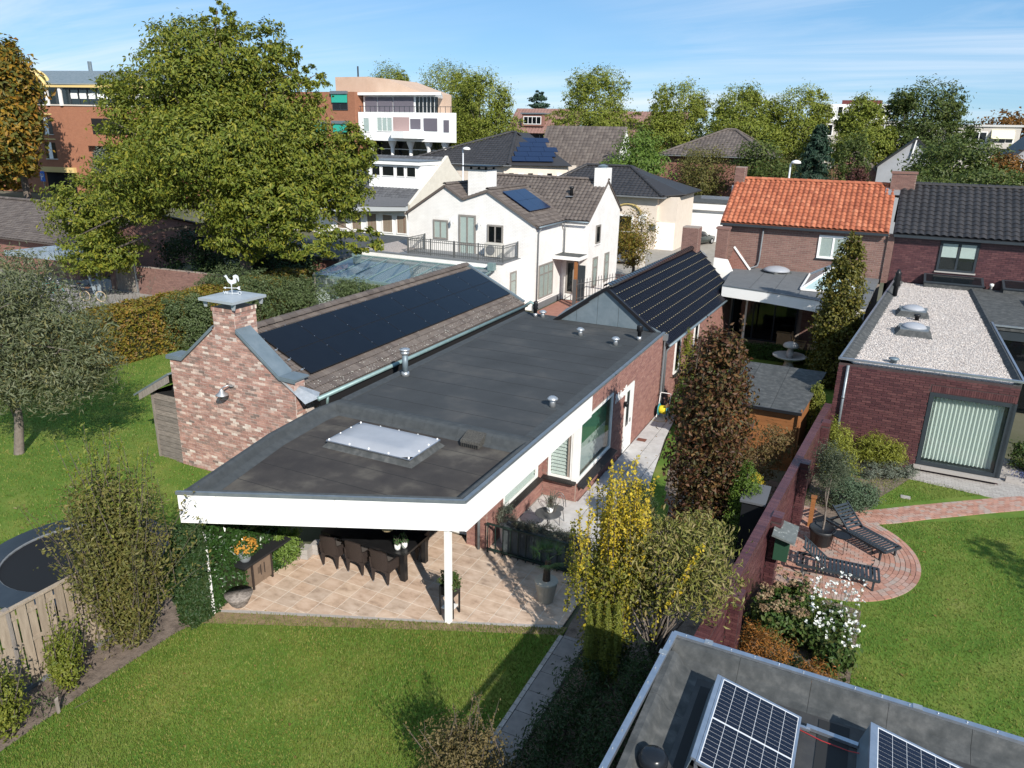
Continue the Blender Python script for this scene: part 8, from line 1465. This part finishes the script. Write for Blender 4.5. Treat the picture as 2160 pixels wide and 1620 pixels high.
pb_ = thing('plant_bed_edge', 'grey raised bed edge with blue flowers at the right of the big window', 'flower bed', (6.4, 28.1, 0)); MB().box(5.2, 27.75, 0, 8.5, 27.85, .2).build('edge', setts, pb_); fl_ = crown('flowers', pb_, leafmat('petal_blue', [(.10, .12, .30), (.16, .17, .36), (.08, .10, .20)]), [(6.2, 28.0, .22, .8, .25, .12)], 900, .06, 141, shell=.2, cs=.3, aspect=.8); fl_['kind'] = 'stuff'
# ---------------------------------------------------------------- shed, fountain and teak set behind
sh = thing('garden_shed', 'orange-brown wooden shed with grey felt roof behind the copper beech', 'shed', (-2.4, 27.5, -.2))
MB().prism([(-4.1, 25.5), (-1.36, 25.5), (-1.0, 29.7), (-4.1, 29.7)], -.3, 2.05).build('wall_core', oak, sh)
for i in range(17): MB().box(-4.1, 25.47, -.25+i*.135, -1.38, 25.50, -.12+i*.135).build('board', oak, sh)
mb = MB(); slabq(mb, [(-4.3, 25.2, 2.12), (-1.3, 25.2, 2.12), (-.88, 29.95, 2.30), (-4.3, 29.95, 2.30)], .08); mb.build('roof', bitG, sh)
for x in (-3.4, -2.3): mb = MB(); slabq(mb, [(x, 25.2, 2.124), (x+.015, 25.2, 2.124), (x+.1, 29.9, 2.304), (x+.085, 29.9, 2.304)], .004); mb.build('roof_seam', seam, sh)
mb = MB().bar((-4.3, 25.17, 2.08), (-1.28, 25.17, 2.08), .05, .1); mb.build('gutter', black, sh); MB().box(-1.33, 25.3, 0, -1.28, 25.36, 2.2).build('corner_trim', oak, sh)
ft = thing('stone_fountain', 'white tiered stone fountain with mushroom top on the back lawn', 'fountain', (-2.95, 38.6, -.3)); stn = mat('stone_white', [(.38, .37, .35), (.52, .51, .49)], rough=.9, scale=9, bump=.3); x, y, z = -2.95, 38.6, -.3
MB().lathe((x, y, z), [(.45, 0), (.45, .1), (.25, .16), (.2, .45), (.3, .5)], 16).build('pedestal', stn, ft, True); MB().lathe((x, y, z+.48), [(.2, 0), (.55, .1), (.82, .22), (.84, .27), (.76, .26), (.4, .16), (.05, .13)], 20).build('basin', stn, ft, True); MB().lathe((x, y, z+.6), [(.14, 0), (.18, .3), (.12, .5), (.16, .62)], 10).build('column', stn, ft, True); MB().lathe((x, y, z+1.18), [(.05, 0), (.36, .0), (.40, .05), (.33, .18), (.15, .26), (.02, .28)], 16).build('mushroom_cap', stn, ft, True)
tt = thing('teak_table', 'teak garden table with dark top under the veranda', 'table', (-1.6, 41.2, -.3)); MB().box(-2.2, 40.8, .40, -.6, 42.0, .45).build('table_top', mat('dark_top', [(.06, .055, .05)], rough=.6), tt)
for x in (-2.1, -.7):
    for y in (40.9, 41.9): MB().box(x-.04, y-.04, -.3, x+.04, y+.04, .4).build('leg', teak, tt)
tbn = thing('teak_bench', 'slatted teak bench facing away before the teak table', 'bench', (-1.55, 40.5, -.3)); MB().box(-2.3, 40.45, .12, -.7, 40.9, .17).build('seat', teak, tbn)
for i in range(16): MB().box(-2.25+i*.1, 40.42, .2, -2.19+i*.1, 40.45, .62).build('back_slat', teak, tbn)
for z in (.16, .62): MB().box(-2.32, 40.40, z, -.68, 40.47, z+.07).build('back_rail', teak, tbn)
for x in (-2.3, -.75):
    for y in (40.45, 40.85): MB().box(x, y, -.3, x+.06, y+.06, .66 if y < 40.6 else .14).build('leg', teak, tbn)
def tchair(x, y, lab):
    t = thing('teak_chair', lab, 'chair', (x, y, -.3), 'teak folding chairs under the veranda'); MB().box(x-.24, y-.24, .12, x+.24, y+.24, .16).build('seat', teak, t)
    for i in range(5): MB().bar((x-.28-.0, y-.2+i*.1, .2), (x-.48, y-.2+i*.1, .85), .03, .05).build('back_slat', mat('grey_cushion', [(.12, .12, .13)], rough=.9) if i % 2 else teak, t)
    for s in (-.26, .26): MB().bar((x-.3, y+s, -.3), (x+.25, y+s, .35), .04).build('leg', teak, t); MB().bar((x+.28, y+s, -.3), (x-.3, y+s, .35), .04).build('leg', teak, t); MB().box(x-.3, y+s-.03, .36, x+.28, y+s+.03, .40).build('armrest', teak, t)
tchair(-2.75, 41.0, 'teak folding chair nearest the fountain'); tchair(-2.75, 41.9, 'teak folding chair farther back under the veranda')
ck = thing('teak_sideboard', 'teak slatted sideboard at the back of the veranda', 'cabinet', (-3.6, 42.6, -.3)); MB().box(-4.1, 42.4, .55, -3.2, 42.9, .6).build('top', teak, ck); MB().box(-4.05, 42.45, -.2, -3.25, 42.85, .55).build('body', teak, ck); [MB().box(-4.05, 42.42, -.15+i*.11, -3.25, 42.45, -.07+i*.11).build('slat', teak, ck) for i in range(6)]
# ---------------------------------------------------------------- street furniture, cars, bicycles, railing
def lamp(x, y, h, lab):
    t = thing('street_lamp', lab, 'street lamp', (x, y, -.3)); MB().tube([(x, y, -.3), (x, y, h)], [.10, .06], 10).build('pole', mat('lamp_white', [(.66, .68, .70)], rough=.4, metal=.3), t, True); MB().tube([(x, y, h), (x+.25, y, h+.12)], .05, 8).build('arm', MATS['lamp_white'], t); MB().lathe((x+.35, y, h), [(.16, 0), (.36, .06), (.30, .2), (.08, .28)], 14).build('head', whitep, t, True)
lamp(-33.8, 60, 9.2, 'tall white street lamp behind the white house chimney'); lamp(-6.4, 60, 9.0, 'white street lamp rising behind the orange-red roof')
ig = thing('iron_fence', 'spiked black iron fence beside the white house', 'fence', (-16.5, 47.5, -.3))
for z in (.3, 1.25): MB().bar((-17.5, 46.2, z), (-15.9, 51, z), .04).build('rail', ironm, ig)
pieces('spike_bar', MB().box(-.5, -.5, -.5, .5, .5, .5).add([(-.9, -.9, .5), (.9, -.9, .5), (.9, .9, .5), (-.9, .9, .5), (0, 0, .62)], [(0, 1, 4), (1, 2, 4), (2, 3, 4), (3, 0, 4)]), [((-17.5+i*.1, 46.2+i*.3, .55), axes((.03, 0, 0), (0, .03, 0), (0, 0, 1.7))) for i in range(17)], ironm, ig); MB().box(-17.6, 46.05, -.3, -17.4, 46.25, 1.6).build('post', ironm, ig)
def car(loc, rz, lab, paint, L_=4.3, hatch=False):
    r = thing('parked_car', lab, 'car', (0, 0, 0)); W2 = .88
    def loft(secs, name, m):
        V = []; n = len(secs[0][1])
        for x, pr in secs: V += [(x, y, z) for y, z in pr]
        F = [(i*n+k, i*n+(k+1) % n, (i+1)*n+(k+1) % n, (i+1)*n+k) for i in range(len(secs)-1) for k in range(n)]+[tuple(range(n-1, -1, -1)), tuple((len(secs)-1)*n+k for k in range(n))]
        MB().add(V, F).build(name, m, r, True)
    def sec(w, zl, zb): return [(-w*.92, zl), (-w, zl+.2), (-w, zb-.12), (-w*.9, zb), (0, zb+.03), (w*.9, zb), (w, zb-.12), (w, zl+.2), (w*.92, zl)]
    h = L_/2; loft([(-h, sec(W2*.78, .35, .72)), (-h+.15, sec(W2*.93, .25, .84)), (-h*.55, sec(W2, .22, .92)), (0, sec(W2, .22, .95)), (h*.5, sec(W2, .22, .93)), (h-.2, sec(W2*.95, .25, .80)), (h, sec(W2*.75, .35, .62))], 'body', paint)
    def cs_(w, z0, z1): return [(-w, z0), (-w*.80, z1-.06), (-w*.6, z1), (w*.6, z1), (w*.80, z1-.06), (w, z0)]
    loft([(-h*.78, cs_(.74, .86, .92)), (-h*.48, cs_(.80, .9, 1.34)), (-.1, cs_(.82, .92, 1.43)), (h*.12, cs_(.82, .92, 1.38)), (h*.45, cs_(.76, .88, .95))], 'windows', mat('car_glass', [(.012, .014, .017)], rough=.06, spec=.8)); loft([(-h*.47, cs_(.64, 1.30, 1.36)), (-.1, cs_(.66, 1.38, 1.45)), (h*.11, cs_(.64, 1.34, 1.40))], 'roof', paint)
    for x in (-h*.62, h*.62):
        for s in (-1, 1):
            o = MB().lathe((0, 0, 0), [(.20, -.09), (.30, -.11), (.32, -.06), (.32, .06), (.30, .11), (.20, .09)], 18).build('wheel', mat('tyre', [(.015, .015, .016)], rough=.9), r, True); o.matrix_local = Matrix.Translation((x, s*.80, .32)) @ Matrix.Rotation(R(90), 4, 'X'); q = MB().lathe((0, 0, 0), [(.2, -.1), (.2, .1)], 10).build('rim', steel, o)
    for s in (-1, 1): MB().box(h-.14, s*.58-.14, .55, h-.01, s*.58+.14, .68).build('headlight', pw, r); MB().box(-h+.0, s*.6-.12, .62, -h+.1, s*.6+.12, .78).build('tail_light', mat('tail_red', [(.30, .01, .01)], rough=.3), r); MB().box(.45, s*.95-.08, .93, .6, s*.95+.08, 1.06).build('wing_mirror', paint, r)
    r.location = loc; r.rotation_euler = (0, 0, rz); return r
car((-17.2, 82.3, -.3), R(70), 'dark green car parked before the white garage, half hidden by a chimney', mat('paint_dark_green', [(.012, .022, .020)], rough=.2, spec=.6, coat=.6))
car((-20.6, 65.6, -.3), R(20), 'silver-blue small car parked behind the young tree by the white house', mat('paint_silver', [(.26, .29, .33)], rough=.25, metal=.5, coat=.5), 3.8)
gp_ = thing('gate_pillar', 'pale stone gate pillar beside the silver-blue car', 'pillar', (-18.4, 64.4, -.3)); MB().box(-18.8, 64.1, -.3, -18.0, 64.7, 1.2).build('shaft', palec, gp_); MB().box(-18.9, 64.0, 1.2, -17.9, 64.8, 1.32).build('cap', palec, gp_)
def bike(x, y, rz, lab, fm, tm):
    r = thing('bicycle', lab, 'bicycle', (0, 0, 0), 'bicycles by the carport')
    for cx in (-.55, .55):
        w_ = MB().tube([(cx+.34*math.cos(2*math.pi*k/22), 0, .35+.34*math.sin(2*math.pi*k/22)) for k in range(23)], .024, 6).build('wheel', tm, r)
        mb = MB(); [mb.bar((cx, 0, .35), (cx+.33*math.cos(2*math.pi*k/10), 0, .35+.33*math.sin(2*math.pi*k/10)), .006) for k in range(10)]; mb.build('spokes', steel, w_)
    mb = MB().tube([(-.55, 0, .35), (-.1, 0, .32), (.38, 0, .80)], .022, 6); mb.tube([(-.1, 0, .32), (-.25, 0, .82)], .022, 6); mb.tube([(-.2, 0, .66), (.36, 0, .72)], .022, 6); mb.tube([(-.55, 0, .35), (-.23, 0, .72)], .016, 6); mb.tube([(.36, 0, .88), (.42, 0, .65), (.55, 0, .35)], .02, 6); mb.build('frame', fm, r)
    MB().tube([(.12, -.28, 1.02), (.3, -.25, 1.06), (.34, 0, 1.0), (.3, .25, 1.06), (.12, .28, 1.02)], .015, 6).tube([(.36, 0, .86), (.34, 0, 1.0)], .018, 6).build('handlebar', steel, r); MB().box(-.40, -.09, .88, -.12, .09, .94).build('saddle', mat('saddle_brown', [(.14, .07, .04)], rough=.6), r); MB().box(-.85, -.08, .70, -.42, .08, .73).build('rear_rack', black, r)
    r.location = (x, y, -.28); r.rotation_euler = (R(4), 0, R(rz)); return r
tan = mat('tyre_cream', [(.55, .42, .27)], rough=.8); tyr = MATS['tyre']; trq = mat('turquoise', [(.10, .42, .38)], rough=.4)
bike(-45.5, 31.5, 20, 'bicycle with cream tyres parked at the hedge beside the carport post', black, tan); bike(-48.6, 31.0, 60, 'turquoise bicycle in front of the carport, right of the pale table', trq, tyr); bike(-47.4, 32.2, 75, 'dark bicycle standing under the right half of the carport', black, tyr); bike(-50.2, 31.6, 50, 'turquoise bicycle farther left under the carport', trq, tyr)
gt_ = thing('garden_table', 'round pale turquoise garden table by the bicycles', 'table', (-50, 30, -.3)); MB().lathe((-50, 30, .42), [(.5, 0), (.5, .04)], 20).build('table_top', mat('pale_turquoise', [(.45, .60, .56)], rough=.6), gt_); MB().tube([(-50, 30, -.3), (-50, 30, .42)], .05, 8).build('stem', steel, gt_); MB().lathe((-50, 30, -.3), [(.3, 0), (.28, .04)], 14).build('foot', steel, gt_)
cpst = thing('wooden_pole', 'slim brown wooden pole before the conservatory', 'post', (-30.2, 35.2, -.3)); MB().tube([(-30.2, 35.2, -.3), (-30.1, 35.2, 2.5)], .06, 7).build('pole', wood, cpst); MB().lathe((-30.1, 35.2, 2.5), [(.07, 0), (.02, .06)], 7).build('tip', wood, cpst)
# fallen leaves on roof, lawn and path
rng_ = np.random.default_rng(17); n_ = 240; x_ = rng_.uniform(-13, -1.5, n_); y_ = rng_.uniform(6, 29, n_); keep = []
for a, b in zip(x_, y_):
    if -12.5 < a < -5 and b < 12: keep.append((a, b, .03))
    elif -6.9 < a < -5.7 and 20 < b < 28: keep.append((a, b, zpath(a, b)+.02))
for i in range(60): keep.append((rng_.uniform(-22, -15), rng_.uniform(9, 15.5), .04))
for i in range(70): keep.append((rng_.uniform(1, 7), rng_.uniform(10, 24), .035))
V = leaves_np(np.array(keep), .075, up=3., aspect=.6, rng=rng_); tag(npmesh('fallen_leaves', V, quads(V), leafmat('leaf_litter', [(.30, .20, .05), (.22, .12, .05), (.38, .28, .08)]), kind='stuff'), 'scattered fallen leaves on lawns and side path', 'leaves')
